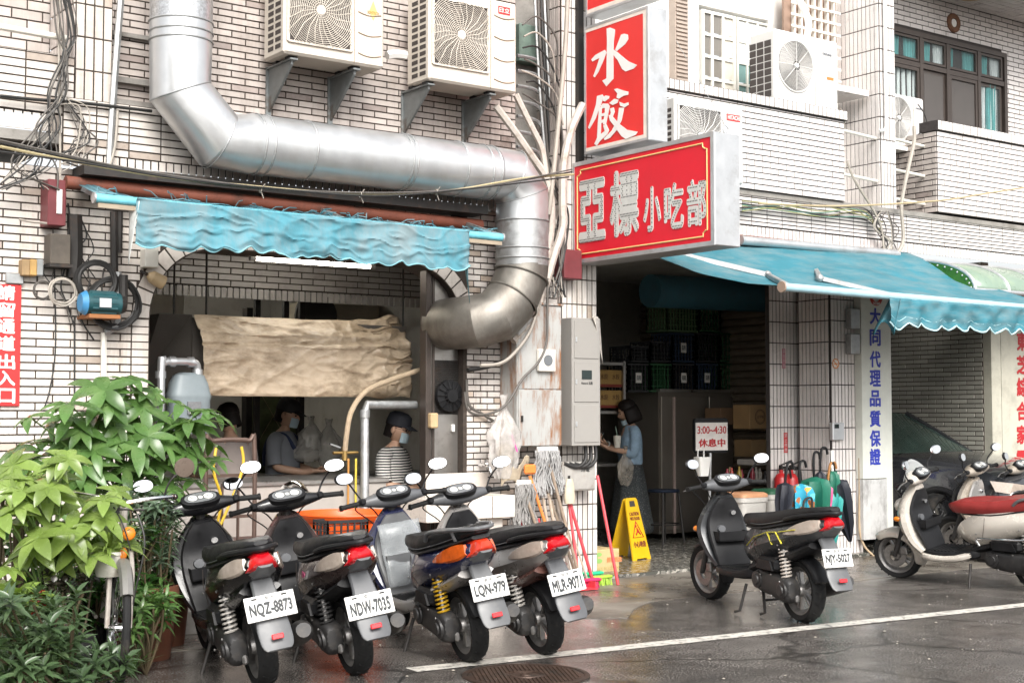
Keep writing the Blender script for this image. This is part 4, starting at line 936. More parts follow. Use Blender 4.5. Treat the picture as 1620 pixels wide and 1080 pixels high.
def cloft(mb, P, prof, k=4):     # creased cross-section swept along a smoothed path of (x, z, half width, half height[, y])
    P = cat(P, k); R = []; full = prof+[(-a, b) for a, b in reversed(prof[1:-1])]
    for i, p in enumerate(P):
        a, b = P[max(i-1, 0)], P[min(i+1, len(P)-1)]; t = V((b[0]-a[0], 0, b[1]-a[1])).normalized(); up = V((-t.z, 0, t.x)); c = V((p[0], p[4] if len(p) > 4 else 0, p[1]))
        R.append([c+Y_*(p[2]*q[0])+up*(p[3]*q[1]) for q in full])
    return mb.loft(R)
def squat(p): return V((p.x, p.y, p.z if p.z < .30 else .30+(p.z-.30)*.85))
class SMB(MB):
    def build(s, *a, **k):
        s.v = [squat(p) for p in s.v]; return MB.build(s, *a, **k)
def wheel(par, c, name, r=.215, w=.052, spokes=5, rim=m_alloy, steer=None):
    R = Matrix.Translation(c) @ Matrix.Rotation(pi/2, 4, 'X')
    if steer is not None: R = steer @ R
    g = MB(); q = r-.055
    g.lathe([(q, -w*.72), (q+.012, -w*.92), (q+.035, -w), (r-.012, -w*.78), (r-.003, -w*.4), (r, 0), (r-.003, w*.4), (r-.012, w*.78), (q+.035, w), (q+.012, w*.92), (q, w*.72)], 40, M=R, closed=True)
    t = g.build(name, m_blackr, par)
    g = MB()
    for k in range(36):
        a = 2*pi*k/36; M = R @ Matrix.Rotation(a, 4, 'Z') @ Matrix.Translation((r-.0035, (0), .018*(1 if k % 2 else -1))) @ Matrix.Rotation(.6*(1 if k % 2 else -1), 4, 'X'); g.obox(M, .008, .007, .04)
    g.build('tread', m_blackr, t, smooth=0, kind='stuff')
    g = MB(); q2 = q+.004; g.lathe([(q2, -w*.75), (q2-.018, -w*.55), (q2-.03, -w*.2), (q2-.03, w*.2), (q2-.018, w*.55), (q2, w*.75), (q2-.006, w*.75), (q2-.04, 0), (q2-.006, -w*.75)], 36, M=R, closed=True)
    for k in range(spokes):
        a = 2*pi*k/spokes
        for s_ in (-.16, .16):
            g.obox(R @ Matrix.Rotation(a+s_, 4, 'Z') @ Matrix.Translation((.075, 0, 0)), q2-.05, .018, .03, 0, .004)
    g.lathe([(.001, -w*.8), (.035, -w*.8), (.042, -w*.5), (.042, w*.5), (.035, w*.8), (.001, w*.8)], 20, M=R); g.build('rim', rim, t)
    return t
def scooter(label, loc, head, lean, body, accent=None, plate=None, seat=None, inner=None, rear=None, spr=(.55, .52, .48), lens=None, cowl=None, style='sport', rail=None, stand=True, steer=0., decal=None, mirrors=True, stain=None, wind=False, front_only=False, group='parked motor scooters', pang=0., pz=.50, pw=.25, soft=False):
    s = thing('motor_scooter', label, 'scooter', loc, group, local=True); s.rotation_euler = (lean, 0, head)
    body = body; accent = accent or m_blackp; seat = seat or m_seatb; inner = inner or m_blackp; cowl = cowl or body; rear = rear or m_grayp
    WB = 1.27; SA = Matrix.Translation((1.13, 0, .6)) @ Matrix.Rotation(radians(-25), 4, 'Y'); ST = SA @ Matrix.Rotation(steer, 4, 'Z') @ SA.inverted()
    wheel(s, (0, 0, .215), 'rear_tyre'); wheel(s, (WB, 0, .215), 'front_tyre', steer=ST)
    # front end (turns with the handlebar)
    g = SMB()
    for y in (-.075, .075): g.tube([(WB, y, .215), (1.185, y, .42), (1.13, y*.6, .60)], [.02, .024, .026], 10)
    g.tube([(1.13, 0, .58), (1.045, 0, .93)], .028, 10); g.xf(ST); g.build('fork', m_engine, s)
    g = SMB(); g.lathe([(.05, .0), (.098, 0), (.098, .005), (.05, .005)], 28, M=Matrix.Translation((WB, .062, .215)) @ Matrix.Rotation(pi/2, 4, 'X'), closed=True); g.obox(Matrix.Translation((WB-.085, .062, .26)), .06, .035, .07, 0, .008); g.xf(ST); g.build('brake_disc', m_alloy, s)
    g = SMB(); R = []
    for k in range(9):
        t = radians(200-150*k/8) if style != 'retro' else radians(205-165*k/8)
        rr_ = .245; c = V((WB+rr_*cos(t), 0, .215+rr_*sin(t))); hw = (.05+.022*sin(pi*k/8))*(1.35 if style == 'retro' else 1); dn = .03 if style != 'retro' else .07
        rad = V((cos(t), 0, sin(t))); R.append([c+Y_*(hw*a)+rad*b for a, b in ((-1, -dn), (-.95, -.006), (-.6, .012), (0, .018), (.6, .012), (.95, -.006), (1, -dn), (.85, -dn), (0, -.002), (-.85, -dn))])
    g.loft(R); g.xf(ST); g.build('front_fender', body if style == 'retro' else accent, s, sub=1)
    # leg shield and front cowl
    if style == 'retro':
        g = SMB(); cloft(g, [(.95, .27, .165, .045), (1.02, .36, .195, .055), (1.075, .50, .215, .070), (1.10, .64, .205, .075), (1.085, .77, .165, .065), (1.05, .87, .09, .05), (1.035, .92, .055, .04)], PB, 5); g.build('leg_shield', body, s, smooth=50)
    else:
        g = SMB(); cloft(g, [(.93, .285, .145, .040), (.995, .36, .172, .050), (1.06, .48, .200, .062), (1.105, .60, .205, .072), (1.105, .72, .175, .070), (1.075, .83, .115, .055), (1.045, .90, .065, .045)], PB, 5); g.build('leg_shield', body, s, smooth=24)
        g = SMB(); cloft(g, [(1.13, .40, .06, .03), (1.19, .50, .09, .045), (1.215, .62, .11, .055), (1.19, .74, .10, .05), (1.13, .84, .06, .03)], PB, 4); g.build('front_cowl', accent, s, smooth=24)
    g = SMB(); cloft(g, [(.905, .30, .135, .022), (.945, .42, .150, .026), (1.0, .55, .158, .03), (1.035, .68, .145, .032), (1.02, .80, .105, .03), (1.01, .87, .06, .028)], PB, 4); g.build('inner_panel', inner, s, smooth=24)
    g = SMB(); g.tube([(1.0, -.05, .74), (.985, -.05, .738)], .020, 14); g.build('ignition_lock', m_chrome, s)
    g = SMB(); g.tube([(1.0, .06, .60), (.965, .06, .605)], [.034, .030], 16); g.build('cap', m_grayp, s)
    g = SMB(); g.box(.90, .99, -.125, .125, .50, .512); g.box(.90, .905, -.125, .125, .50, .585); g.box(.90, .99, -.125, -.12, .50, .585); g.box(.90, .99, .12, .125, .50, .585); g.build('glove_pocket', inner, s)
    for y in (-1, 1):
        g = SMB(); g.ell((1.13, y*.185, .60), .035, .02, .026, 14, 8); g.build('indicator', m_lenso, s)
    g = SMB(); g.ell((1.185, 0, .70), .045, .10, .07, 16, 10); g.build('headlight' if style != 'retro' else 'horn_cover', m_lensw if style != 'retro' else cowl, s)
    # floor and skirts
    g = SMB(); sloft(g, [(.98, .285, .15, .035), (.85, .265, .165, .035), (.65, .265, .165, .035), (.5, .28, .15, .045), (.42, .31, .11, .05)], 4.5, 18); g.build('floorboard', accent if style != 'retro' else m_blackp, s, sub=1)
    g = SMB()
    for k in range(9): g.box(.60+.032*k, .615+.032*k, -.135, .135, .297, .305)
    g.build('floor_mat', m_blackr, s, smooth=0)
    if style == 'retro':
        g = SMB(); sloft(g, [(1.0, .26, .175, .04), (.85, .235, .19, .035), (.62, .24, .19, .035), (.47, .30, .18, .045)], 3.5, 18); g.build('skirt', body, s, sub=1)
    # body under the seat and tail
    k = 1.0 if style != 'retro' else 1.12
    sm = 24 if style != 'retro' and not soft else 60
    g = SMB(); cloft(g, [(.555, .39, .08, .10), (.51, .455, .125*k, .150), (.36, .53, .163*k, .165), (.18, .580, .178*k, .142), (.0, .622, .174*k, .115), (-.16, .668, .150*k, .092), (-.28, .712, .118*k, .070), (-.37, .748, .076*k, .042)], PA, 5); bd = g.build('body_panel', body, s, smooth=sm)
    for y in (1, -1):      # panel joints
        g = SMB(); g.tube([V((.335, y*.162*k, .66)), V((.345, y*.170*k, .56)), V((.38, y*.150*k, .43))], .0022, 4); g.build('panel_joint', m_fan, bd); g = SMB(); g.tube([V((-.135, y*.13*k, .745)), V((-.12, y*.157*k, .69)), V((-.10, y*.150*k, .61))], .0022, 4); g.build('panel_joint', m_fan, bd)
        for px_, pz_ in ((.42, .50), (.05, .56)): g = SMB(); g.ell(V((px_, y*.163*k, pz_)), .008, .005, .008, 8, 5); g.build('panel_screw', m_alloy, bd)
    g = SMB(); cloft(g, [(.50, .32, .125, .045), (.36, .365, .150, .048), (.16, .425, .158, .044), (-.06, .500, .145, .038), (-.24, .580, .108, .030)], PA, 4); g.build('lower_trim', accent, s, smooth=24)
    ns = .10 if style == 'retro' else 0
    g = SMB(); cloft(g, [(.635+ns, .700, .045, .018), (.60+ns, .712, .095, .045), (.47+ns*.6, .722, .132, .060), (.28, .728, .146, .062), (.13, .752, .140, .068), (-.05, .792, .126, .060), (-.22, .830, .102, .044), (-.35, .856, .070, .026), (-.40, .866, .035, .010)] if style != 'retro' else [(.70, .70, .06, .03), (.66, .715, .105, .055), (.52, .728, .142, .068), (.30, .735, .155, .070), (.08, .765, .152, .074), (-.14, .795, .140, .068), (-.32, .805, .115, .055), (-.42, .80, .06, .03)], PC, 5); st = g.build('seat', seat, s, smooth=40)
    if style != 'retro': g = SMB(); g.tube(bez([(.45, .128, .70), (.28, .145, .705), (.13, .14, .73), (-.05, .126, .77), (-.22, .10, .815)], 4), .004, 5); g.build('seat_piping', m_grayp, st)
    g = SMB(); cloft(g, [(.58, .665, .09, .016), (.3, .672, .150, .018), (0, .728, .140, .018), (-.25, .788, .10, .016), (-.38, .825, .055, .012)], PC, 3); g.build('seat_base', m_blackp, s)
    if style == 'retro':
        g = SMB()
        for i in range(8): g.tube([V((.30-.07*i, y, .79+.02*min(1, max(0, (.2-(.30-.07*i))*4))+.012-abs(y)*.22)) for y in (-.10, -.05, 0, .05, .10)], .003, 4)
        g.build('seat_stitch', mat('seam_dark_red', (.16, .03, .03), .5), st)
    # rail
    g = SMB(); ym = .115
    if rail == 'silver': g.tube(bez([(.10, ym+.03, .78), (.02, ym+.035, .84), (-.22, ym+.01, .875), (-.40, .06, .885), (-.42, 0, .885), (-.40, -.06, .885), (-.22, -ym-.01, .875), (.02, -ym-.035, .84), (.10, -ym-.03, .78)], 6), .014, 8); g.tube([(-.24, ym, .87), (-.24, ym-.02, .80)], .010, 6); g.tube([(-.24, -ym, .87), (-.24, -ym+.02, .80)], .010, 6)
    else: g.tube(bez([(.0, ym+.02, .765), (-.15, ym+.015, .80), (-.34, .075, .83), (-.43, 0, .84), (-.34, -.075, .83), (-.15, -ym-.015, .80), (.0, -ym-.02, .765)], 6), .013, 8, flat=1.3)
    g.build('grab_rail', m_ltgray if rail else m_blackp, s)
    # lights
    tc = lens or m_lens
    PT = [(0, 1), (.6, .98), (.98, .72), (.9, .0), (.55, -1), (0, -1)]
    g = SMB(); cloft(g, [(-.20, .700, .098, .052), (-.29, .730, .092, .060), (-.37, .757, .074, .054), (-.415, .775, .050, .036), (-.43, .785, .03, .02)], PT, 4); tl = g.build('tail_light', tc, s, smooth=28)
    for y in (-1, 1):
        g = SMB(); cloft(g, [(-.02, .655, .006, .008, y*.158), (-.10, .680, .018, .030, y*.146), (-.19, .706, .022, .046, y*.124), (-.28, .732, .020, .050, y*.098), (-.34, .752, .012, .034, y*.080)], PT, 3); g.build('indicator_lens', mat('amber_dark', (.50, .085, .010), .15, var=.3, vs=20, coat=.5) if lens else m_lensw, tl, smooth=28)
    g = SMB(); cloft(g, [(-.24, .648, .085, .022), (-.34, .690, .070, .022), (-.43, .742, .036, .014)], PA, 3); g.build('tail_cover', rear, s)
    # rear mudguard, plate
    g = SMB(); P = [(-.27, .64, .055, .022), (-.335, .55, .062, .016), (-.375, .46, .074, .013), (-.41, .37, .084, .010), (-.455, .29, .080, .008), (-.475, .265, .06, .006)]
    cloft(g, P, PC, 3); g.build('rear_mudguard', rear, s, smooth=28)
    g = SMB()
    for kk in range(1): R = []
    for kk in range(8):
        t = radians(60+105*kk/7); c = V((.262*cos(t), 0, .215+.262*sin(t))); rad = V((cos(t), 0, sin(t))); R.append([c+Y_*(.062*a)+rad*b for a, b in ((-1, -.03), (-.9, 0), (0, .012), (.9, 0), (1, -.03), (.8, -.03), (0, .0), (-.8, -.03))])
    g.loft(R); g.build('hugger', m_blackp, s, sub=1)
    Mp = Matrix.Translation((-.412, 0, pz)) @ Matrix.Rotation(radians(14), 4, 'Y') @ Matrix.Rotation(radians(-90), 4, 'Z') @ Matrix.Rotation(pang, 4, 'Z')
    if plate:
        g = SMB(); g.obox(Mp, pw, .006, .142, 0, .0028); pl = g.build('license_plate', m_plate, s)
        U = Mp.to_3x3() @ X_; Vv = Mp.to_3x3() @ Z_; o = Mp @ V((0, -.0032, -.012))
        text(plate, squat(o), U, Vv, pw*.86, .072, m_ink, pl, name='plate_number', bold=.045, depth=.0008)
        text('0000' if 0 else '臺灣', squat(Mp @ V((0, -.0032, .052))), U, Vv, .05, .02, m_ink, pl, name='plate_heading', depth=.0006)
        for xx in (-pw*.3, pw*.3): g = SMB(); g.obox(Mp @ Matrix.Translation((xx, -.004, .055)), .028, .006, .010, 0, .002); g.build('plate_bolt', m_dark, pl)
    g = SMB(); g.obox(Matrix.Translation((-.470, 0, .335)) @ Matrix.Rotation(radians(14), 4, 'Y'), .012, .06, .03, 0, .004); g.build('reflector', m_lens, s)
    # engine, left side
    g = SMB(); R = []
    for x, z, a, b in ((-.075, .225, .05, .06), (-.03, .225, .06, .095), (.05, .235, .06, .10), (.16, .25, .055, .085), (.27, .262, .058, .088), (.34, .268, .055, .08), (.385, .27, .04, .05)):
        R.append(rect_ring(V((x, .115, z)), Y_, Z_, a, b, 3, 16))
    g.loft(R); g.build('transmission_case', m_engine, s, sub=1)
    for x, z, r in ((.31, .268, .062), (.0, .225, .058)):
        g = SMB(); g.lathe([(.001, .075), (r*.55, .075), (r*.62, .066), (r*.95, .062), (r, .05), (r, .03)], 24, M=Matrix.Translation((x, .115, z)) @ Matrix.Rotation(-pi/2, 4, 'X')); g.build('case_cover', m_engine, s)
    g = SMB()
    for kq in range(7): a = 2*pi*kq/7; g.ell((.16+.16*cos(a), .175, .248+.075*sin(a)), .008, .006, .008, 8, 5)
    g.build('case_bolt', m_alloy, s, kind='stuff')
    g = SMB(); g.box(.05, .33, .05, .175, .34, .455, 0, .03); g.prism([(.09, .17, .355), (.29, .17, .36), (.25, .17, .44), (.12, .17, .43)], (0, .018, 0)); g.build('air_filter_box', m_blackp, s)
    g = SMB(); g.box(.28, .52, -.12, .10, .22, .40, 0, .03)
    for kq in range(7): g.box(.40+.016*kq, .406+.016*kq, -.10, .085, .24, .39)
    g.build('engine_block', m_engine, s)
    g = SMB(); g.tube([(.40, -.10, .20), (.25, -.14, .16), (.12, -.16, .17)], .02, 8); g.tube([(.14, -.165, .17), (.05, -.17, .20), (-.22, -.18, .28), (-.27, -.18, .295)], [.03, .055, .062, .04], 14); g.build('muffler', m_engine, s)
    m_spr = mat('spring_%d' % int(spr[0]*999+spr[1]*99), spr, .4, metal=.3, var=.1)
    for y in ((.125,) if not front_only else ()):
        g = SMB(); g.tube([(-.005, y, .24), (.035, y, .54)], .016, 8); g.tube([(-.005, y, .24), (.003, y, .31)], .026, 10); g.build('shock_absorber', m_alloy, s)
        g = SMB(); spring(g, (.003, y, .31), (.032, y, .53), .033, .0075, 8); g.build('shock_spring', m_spr, s)
    g = SMB(); g.obox(Matrix.Translation((-.03, .09, .17)), .10, .03, .05, 0, .01); g.tube([(0, .05, .215), (0, .16, .215)], .016, 10); g.build('axle_arm', m_alloy, s)
    # stands
    g = SMB()
    for y in (-.10, .10): g.tube([(.40, y*.7, .20), (.33, y, .03), (.35, y*1.3, .018)], .011, 8)
    g.tube([(.37, -.07, .11), (.37, .07, .11)], .009, 6)
    if not stand: g.xf(Matrix.Translation((.40, 0, .20)) @ Matrix.Rotation(radians(75), 4, 'Y') @ Matrix.Translation((-.40, 0, -.20)))
    g.build('center_stand', m_dark, s)
    g = SMB(); g.tube([(.52, .13, .21), (.50, .20+(.0 if stand else .02), .03), (.53, .225, .02)], .011, 8); g.build('side_stand', m_dark, s)
    # handlebar
    H = SMB(); R = []
    for y, hx, hz, a, b in ((-.235, 1.0, .985, .022, .022), (-.17, 1.0, .985, .038, .034), (-.10, 1.015, .985, .062, .058), (0, 1.03, .985, .085, .075), (.10, 1.015, .985, .062, .058), (.17, 1.0, .985, .038, .034), (.235, 1.0, .985, .022, .022)):
        R.append(rect_ring(V((hx, y, hz)), X_, Z_, a, b, 2.4, 16))
    H.loft(R); H.xf(ST); hb = H.build('handlebar_cover', cowl, s, sub=1)
    g = SMB(); Md = Matrix.Translation((.965, 0, 1.035)) @ Matrix.Rotation(radians(-38), 4, 'Y'); k0 = len(g.v)
    g.loft([[V((p.x, p.y, z)) for p in rect_ring(V(), X_, Y_, .055*q, .105*q, 2.6, 20)] for q, z in ((1.08, -.03), (1.08, .008), (1, .014))]); g.xf(ST @ Md, k0); ib = g.build('instrument_housing', m_blackp, hb)
    g = SMB(); g.poly([V((p.x, p.y, .0155)) for p in rect_ring(V(), X_, Y_, .046, .092, 2.4, 22)]); g.xf(ST @ Md); g.build('dial', m_dial, hb, smooth=0)
    g = SMB()
    for yy, r in ((.045, .029), (-.045, .029), (0, .016)): g.poly([V((r*cos(2*pi*q/18), yy+r*sin(2*pi*q/18), .0163)) for q in range(18)])
    g.xf(ST @ Md); g.build('gauge', m_gauge, hb, smooth=0)
    g = SMB()
    for yy, r in ((.045, .030), (-.045, .030), (0, .018)): g.torus((0, yy, .017), r, .0016, 18, 4)
    for yy in (.045, -.045): g.tube([(0, yy, .0175), (.014, yy+.012, .0175)], .0016, 4)
    g.xf(ST @ Md); g.build('dial_marking', m_ink, hb)
    for y in (-1, 1):
        g = SMB(); g.tube([(.995, y*.225, .985), (.985, y*.345, .975)], .0185, 12); g.tube([(.985, y*.340, .975), (.984, y*.352, .975)], .023, 12); g.xf(ST); g.build('grip', m_blackr, s)
        g = SMB(); g.tube(bez([(1.03, y*.20, .985), (1.045, y*.26, .975), (1.035, y*.35, .955)], 4), .007, 6, flat=.7); g.xf(ST); g.build('brake_lever', m_alloy, s)
        g = SMB(); g.obox(ST @ Matrix.Translation((.985, y*.205, .995)), .05, .045, .045, 0, .012); g.build('switch_block', m_blackp, s)
        if mirrors:
            g = SMB(); g.tube(bez([(1.0, y*.20, 1.0), (1.01, y*.235, 1.07), (.985, y*.27, 1.13), (.97, y*.30, 1.165)], 4), .006, 6); g.xf(ST); g.build('mirror_stem', m_blackp, s)
            Mm = ST @ Matrix.Translation((.965, y*.315, 1.185)) @ Matrix.Rotation(radians(10), 4, 'Y') @ Matrix.Rotation(radians(12*y), 4, 'Z')
            g = SMB(); g.ell(V(), .018, .064, .045, 18, 10); g.xf(Mm); mr = g.build('mirror', m_blackp if style != 'retro' else m_chrome, s)
            g = SMB(); g.poly([V((-.0185, p.y, p.z)) for p in rect_ring(V(), Y_, Z_, .058, .040, 2.2, 20)]); g.xf(Mm); g.build('mirror_glass', m_mirror, mr, smooth=0)
    g = SMB()
    for y in (-1, 1): g.tube(bez([(1.02, y*.18, .97), (1.09, y*.10, .90), (1.10, y*.05, .78), (1.12, y*.03, .65)], 5), .005, 5); 
    g.tube(bez([(1.02, .20, .975), (1.10, .22, .93), (1.12, .12, .82), (1.10, .05, .70)], 5), .0045, 5); g.build('control_cable', m_cable, s)
    if decal:
        txt, col, (dx, dzz), (w_, h_) = decal; mm = mat('decal_'+txt, col, .4, var=0)
        text(txt, (dx, .172*k, dzz), V((-1, 0, .28)) if 0 else V((-1, -.12, .22)), V((.2, -.3, 1)), w_, h_, mm, bd, name='decal', bold=.01, depth=.004)
    return s
def place(px, py, to=None): p = G(px, py); return (p.x, p.y, 0)
m_bk = mat('paint_black', (.008, .008, .009), .22, var=.15, vs=6, coat=.35, spec=.4)
m_br = mat('paint_brown', (.062, .042, .040), .25, metal=.35, var=.15, vs=6, coat=.5, dirt=(.12, .09, .08), ds=6, damt=.5)
m_nv = mat('paint_navy', (.012, .016, .055), .22, var=.15, coat=.5, dirt=(.05, .05, .06), ds=9, damt=.4)
m_sv = mat('paint_silver', (.40, .385, .37), .32, metal=.5, var=.1, coat=.3, dirt=(.24, .2, .17), ds=6, damt=.5)
m_rb = mat('paint_maroon_brown', (.105, .045, .035), .3, var=.12, coat=.4)
m_dk = mat('paint_charcoal', (.035, .037, .040), .30, metal=.3, var=.15, coat=.3)
m_wh = mat('paint_pearl', (.60, .555, .49), .25, metal=.15, var=.05, coat=.6)
m_bg = mat('paint_champagne', (.46, .40, .33), .3, metal=.4, var=.08, coat=.4)
LEAN = radians(9)
def sco(px, py, dx, **k):
    p = G(px, py); a = atan2(1.0, dx); return dict(loc=(p.x, p.y, 0.0), head=a, **k)
h0 = lambda dx: atan2(1, dx)
SC = {}
def at(px, py): p = G(px, py); return (p.x, p.y, 0)
SC['nqz'] = scooter('glossy black scooter with plate NQZ-8873, nearest to the potted plants', at(418, 1085), h0(.22), -LEAN, m_bk, m_bk, 'NQZ-8873', rear=m_ltgray, cowl=m_bk, stand=False)
SC['ndw'] = scooter('brown scooter with plate NDW-7035 and a pink flower sticker', at(566, 1066), h0(.22), -LEAN, m_br, m_blackp, 'NDW-7035', rear=m_grayp, cowl=m_bk, inner=m_blackp, stand=False, spr=(.05, .05, .05), pz=.455)
SC['lqn'] = scooter('old navy and silver scooter with plate LQN-979 and a silver grab rail', at(746, 1046), h0(.21), -LEAN*.9, m_nv, m_sv, 'LQN-979', pw=.215, soft=True, rear=m_ltgray, inner=m_ltgray, cowl=m_grayp, rail='silver', lens=mat('tail_lens_orange', (.60, .035, .012), .14, var=.35, vs=9, coat=.6), stand=False, spr=(.55, .33, .02))
SC['mlr'] = scooter('silver and maroon scooter with plate MLR-9071 beside the cleaning brooms', at(864, 1034), h0(.20), -LEAN, m_sv, m_rb, 'MLR-9071', pw=.215, rear=m_grayp, inner=m_blackp, cowl=m_grayp, stand=False)
SC['njy'] = scooter('charcoal sport scooter with plate NJY-5027 and yellow side stripes', at(1272, 984), h0(.26), radians(-1), m_dk, m_blackp, 'NJY-5027', pw=.22, rear=m_ltgray, inner=m_blackp, cowl=m_grayp, stand=True, spr=(.62, .56, .50), steer=.12)
fp = G(1424, 914); a_ = h0(-.12)
SC['wht'] = scooter('pearl white retro scooter with a red quilted seat', (fp.x-1.27*cos(a_), fp.y-1.27*sin(a_), 0), a_, -radians(8), m_wh, m_blackp, None, seat=mat('red_vinyl', (.26, .028, .026), .38, var=.15, bump=.1, bs=120), style='retro', inner=m_blackp, cowl=m_wh, stand=False, rail='silver', steer=.15)
for key, lab, pod, bodym, inn in (('bg1', 'champagne scooter parked behind the white retro scooter', (1556, 775), m_bg, m_sv), ('bg2', 'silver scooter cut off by the right edge', (1622, 780), m_sv, m_blackp)):
    pp = W(pod[0], pod[1], 8.35); a_ = h0(-.12)
    SC[key] = scooter(lab, (pp.x-1.0*cos(a_), pp.y-1.0*sin(a_), 0), a_, -radians(8), bodym, m_blackp, None, inner=inn, cowl=m_bg, stand=False)
# windscreen of the white scooter, flower sticker, yellow side stripes, plastic sheet on the old one
s = SC['wht']; g = SMB(); g.grid(lambda u, v: V((1.13-.06*v-.04*(2*u-1)**2, -.15+.30*u*(1-.0*v), .86+.30*v*(1-.35*(2*u-1)**2))), 14, 10); g.build('windscreen', mat('clear_screen', (.75, .78, .78), .08, var=0, alpha=.35, spec=.8), s, solid=.004)
g = SMB()
for y, z in ((-.09, .95), (.09, .95), (-.09, 1.05), (.09, 1.05)): g.ell((1.075, y, z), .012, .014, .014, 10, 6)
g.build('screen_bolt', m_blackp, s)
g = SMB(); g.tube(bez([(.38, .215, .40), (.40, .225, .47), (.30, .235, .475), (-.05, .235, .49), (-.30, .16, .56)]), .010, 8); g.build('side_guard', m_chrome, s)
s = SC['njy']; my = mat('decal_yellow', (.62, .55, .05), .4, var=0)
g = SMB(); ys = lambda x, z: .1735 if x < .3 else .1735-.12*(x-.3)
for pts in ([(.46, .52), (.34, .60), (.16, .655), (.05, .665)], [(.16, .655), (.10, .56)], [(.05, .66), (-.02, .58)], [(.02, .668), (-.16, .70)]): g.tube([V((x, ys(x, z)-(.0 if x > -.05 else (-.05-x)*.14), z)) for x, z in pts], .006, 5, flat=.6)
g.build('decal_stripe', my, s)
s = SC['ndw']; g = SMB(); 
for k in range(5): a = 2*pi*k/5; g.lathe([(.001, 0), (.014, 0), (.014, .002)], 12, M=Matrix.Translation((.17+.017*cos(a), .173, .60+.017*sin(a))) @ Matrix.Rotation(-pi/2, 4, 'X'))
g.build('flower_sticker', mat('sticker_pink', (.62, .12, .25), .5), s)
s = SC['lqn']; g = SMB(); g.grid(lambda u, v: V((.86+.10*v+.03*noise.noise(V((u*3, v*3, 1))), -.14+.28*u, .36+.45*v)), 10, 10); g.build('plastic_sheet', mat('cloudy_sheet', (.36, .38, .39), .25, var=.2, alpha=.42), s, solid=.004)
g = SMB(); g.lathe([(.075, 0), (.085, .06), (.088, .12), (.078, .12), (.07, .01)], 24, M=Matrix.Translation((1.10, -.10, .99)) @ Matrix.Rotation(radians(75), 4, 'Y')); g.build('chrome_lamp', m_chrome, SC['ndw'])
# ------------------------------------------------------------------ the kitchen behind the arch
def rng(seed): return random.Random(seed)
m_tarpb = None
def crumple():
    m = mat('brown_tarp', (.47, .375, .27), .40, var=.12, vs=3, dirt=(.14, .095, .05), ds=2.6, dlo=.44, dhi=.66, damt=.8, dz=1.8, bump=.12, bs=16); return m
hk = thing('range_hood', 'big cooking hood wrapped in a crumpled brown tarpaulin behind the arch', 'cooker hood', (5.1, 9.85, 1.5))
q0 = W(322, 500, 9.78); q1 = W(664, 506, 9.78); zb = W(450, 627, 9.78).z; zt = (q0.z+q1.z)/2; zm = W(450, 545, 9.78).z
def hood(u, v):
    x = q0.x+(q1.x-q0.x)*u; z = zt+(zb-zt)*v; k = (v/.36) if v < .36 else 1; y = 9.98-.20*k
    def rg(a, b, c): return abs(noise.noise(V((a, b, c))))
    n = noise.noise(V((u*4, v*2, 1)))*.012-rg(u*4+v*2.2, v*2-u*3, 8)*.014-.022*crease(u*3+v*1.5, v*2-u*2, 8)-.012*crease(u*7-v*3, v*4+u*4, 2)-.007*crease(u*15+v*4, v*9-u*6, 5)-.02*crease(u*1.2, v*5-u*.8, 11)+.03*math.exp(-((v-.38+.10*u)/.03)**2)
    n *= 1 if v < .40 else .5
    if u > .62: q = (u-.62)/.38; y += q*.16; z += .06*q*(1-v)+.06*noise.noise(V((u*9, v*7, 2)))*q; n -= .07*q*rg(u*7+v*5, v*5-u*7, 4)+.03*q*crease(u*9+v*5, v*6-u*7, 4)
    return V((x, y+n*(1 if .02 < v < .98 else .4), z+.006*noise.noise(V((u*9, 0, 3)))*(1 if v < .5 else .5)))
g = MB(); g.grid(hood, 150, 70); g.build('tarpaulin', crumple(), hk, smooth=60, solid=.004)
g = MB(); g.box(q0.x+.01, q1.x, 10.0, 10.9, zb+.04, zt-.02); g.build('hood_box', mat('hood_grime', (.08, .07, .06), .6), hk)
g = MB(); g.prism([(q0.x-.25, 10.0, zt+.0), (q0.x, 9.99, zt), (q0.x, 9.99, zb+.02), (q0.x-.25, 10.4, zb+.1)], (0, .5, 0)); g.build('hood_side', mat('hood_grime', (.08, .07, .06), .6), hk)
for px in (276, 327, 638):
    a = W(px, 420, 10.1); g = MB(); g.tube([(a.x, 10.1, 2.74), (a.x, 10.1, zt-.02)], .008, 6); g.build('hanging_rod', m_dark, hk)
g = MB(); g.tube(bez([W(664, 585, 9.7), W(620, 600, 9.68), W(580, 618, 9.66), W(556, 650, 9.66), W(548, 690, 9.68), W(546, 712, 9.70)]), .021, 10); tag(g.build('gas_hose', mat('tan_hose', (.40, .31, .21), .7, var=.2, vs=20)), 'tan wrapped hose hanging down in front of the tarpaulin', 'hose')
# counter
k0, k1 = W(335, 735, 9.72), W(640, 735, 9.72)
ct = thing('kitchen_counter', 'stainless steel serving counter under the cooking hood', 'counter', (4.9, 9.9, 0))
g = MB(); g.box(4.0, k1.x-.15, 9.70, 10.5, .86, .90, 0, .008); g.build('counter_top', m_steel, ct)
g = MB(); g.box(4.0, k1.x-.17, 9.72, 9.74, .50, .859); g.build('front_panel', mat('steel_pale', (.50, .46, .42), .42, metal=.45, var=.12, vs=3, dirt=(.3, .25, .2), ds=3, damt=.5), ct)
g = MB(); g.box(4.0, k1.x-.17, 9.70, 9.76, .46, .50); g.build('lower_rail', m_steel, ct)
g = MB(); g.box(3.9, k1.x-.15, 9.78, 10.2, 0, .46); g.build('base', mat('counter_base', (.34, .29, .25), .7, dirt=(.2, .15, .12)), ct)
tp = thing('tap', 'brass gas tap on the counter beside the hanging hose', 'tap', W(545, 730, 9.72))
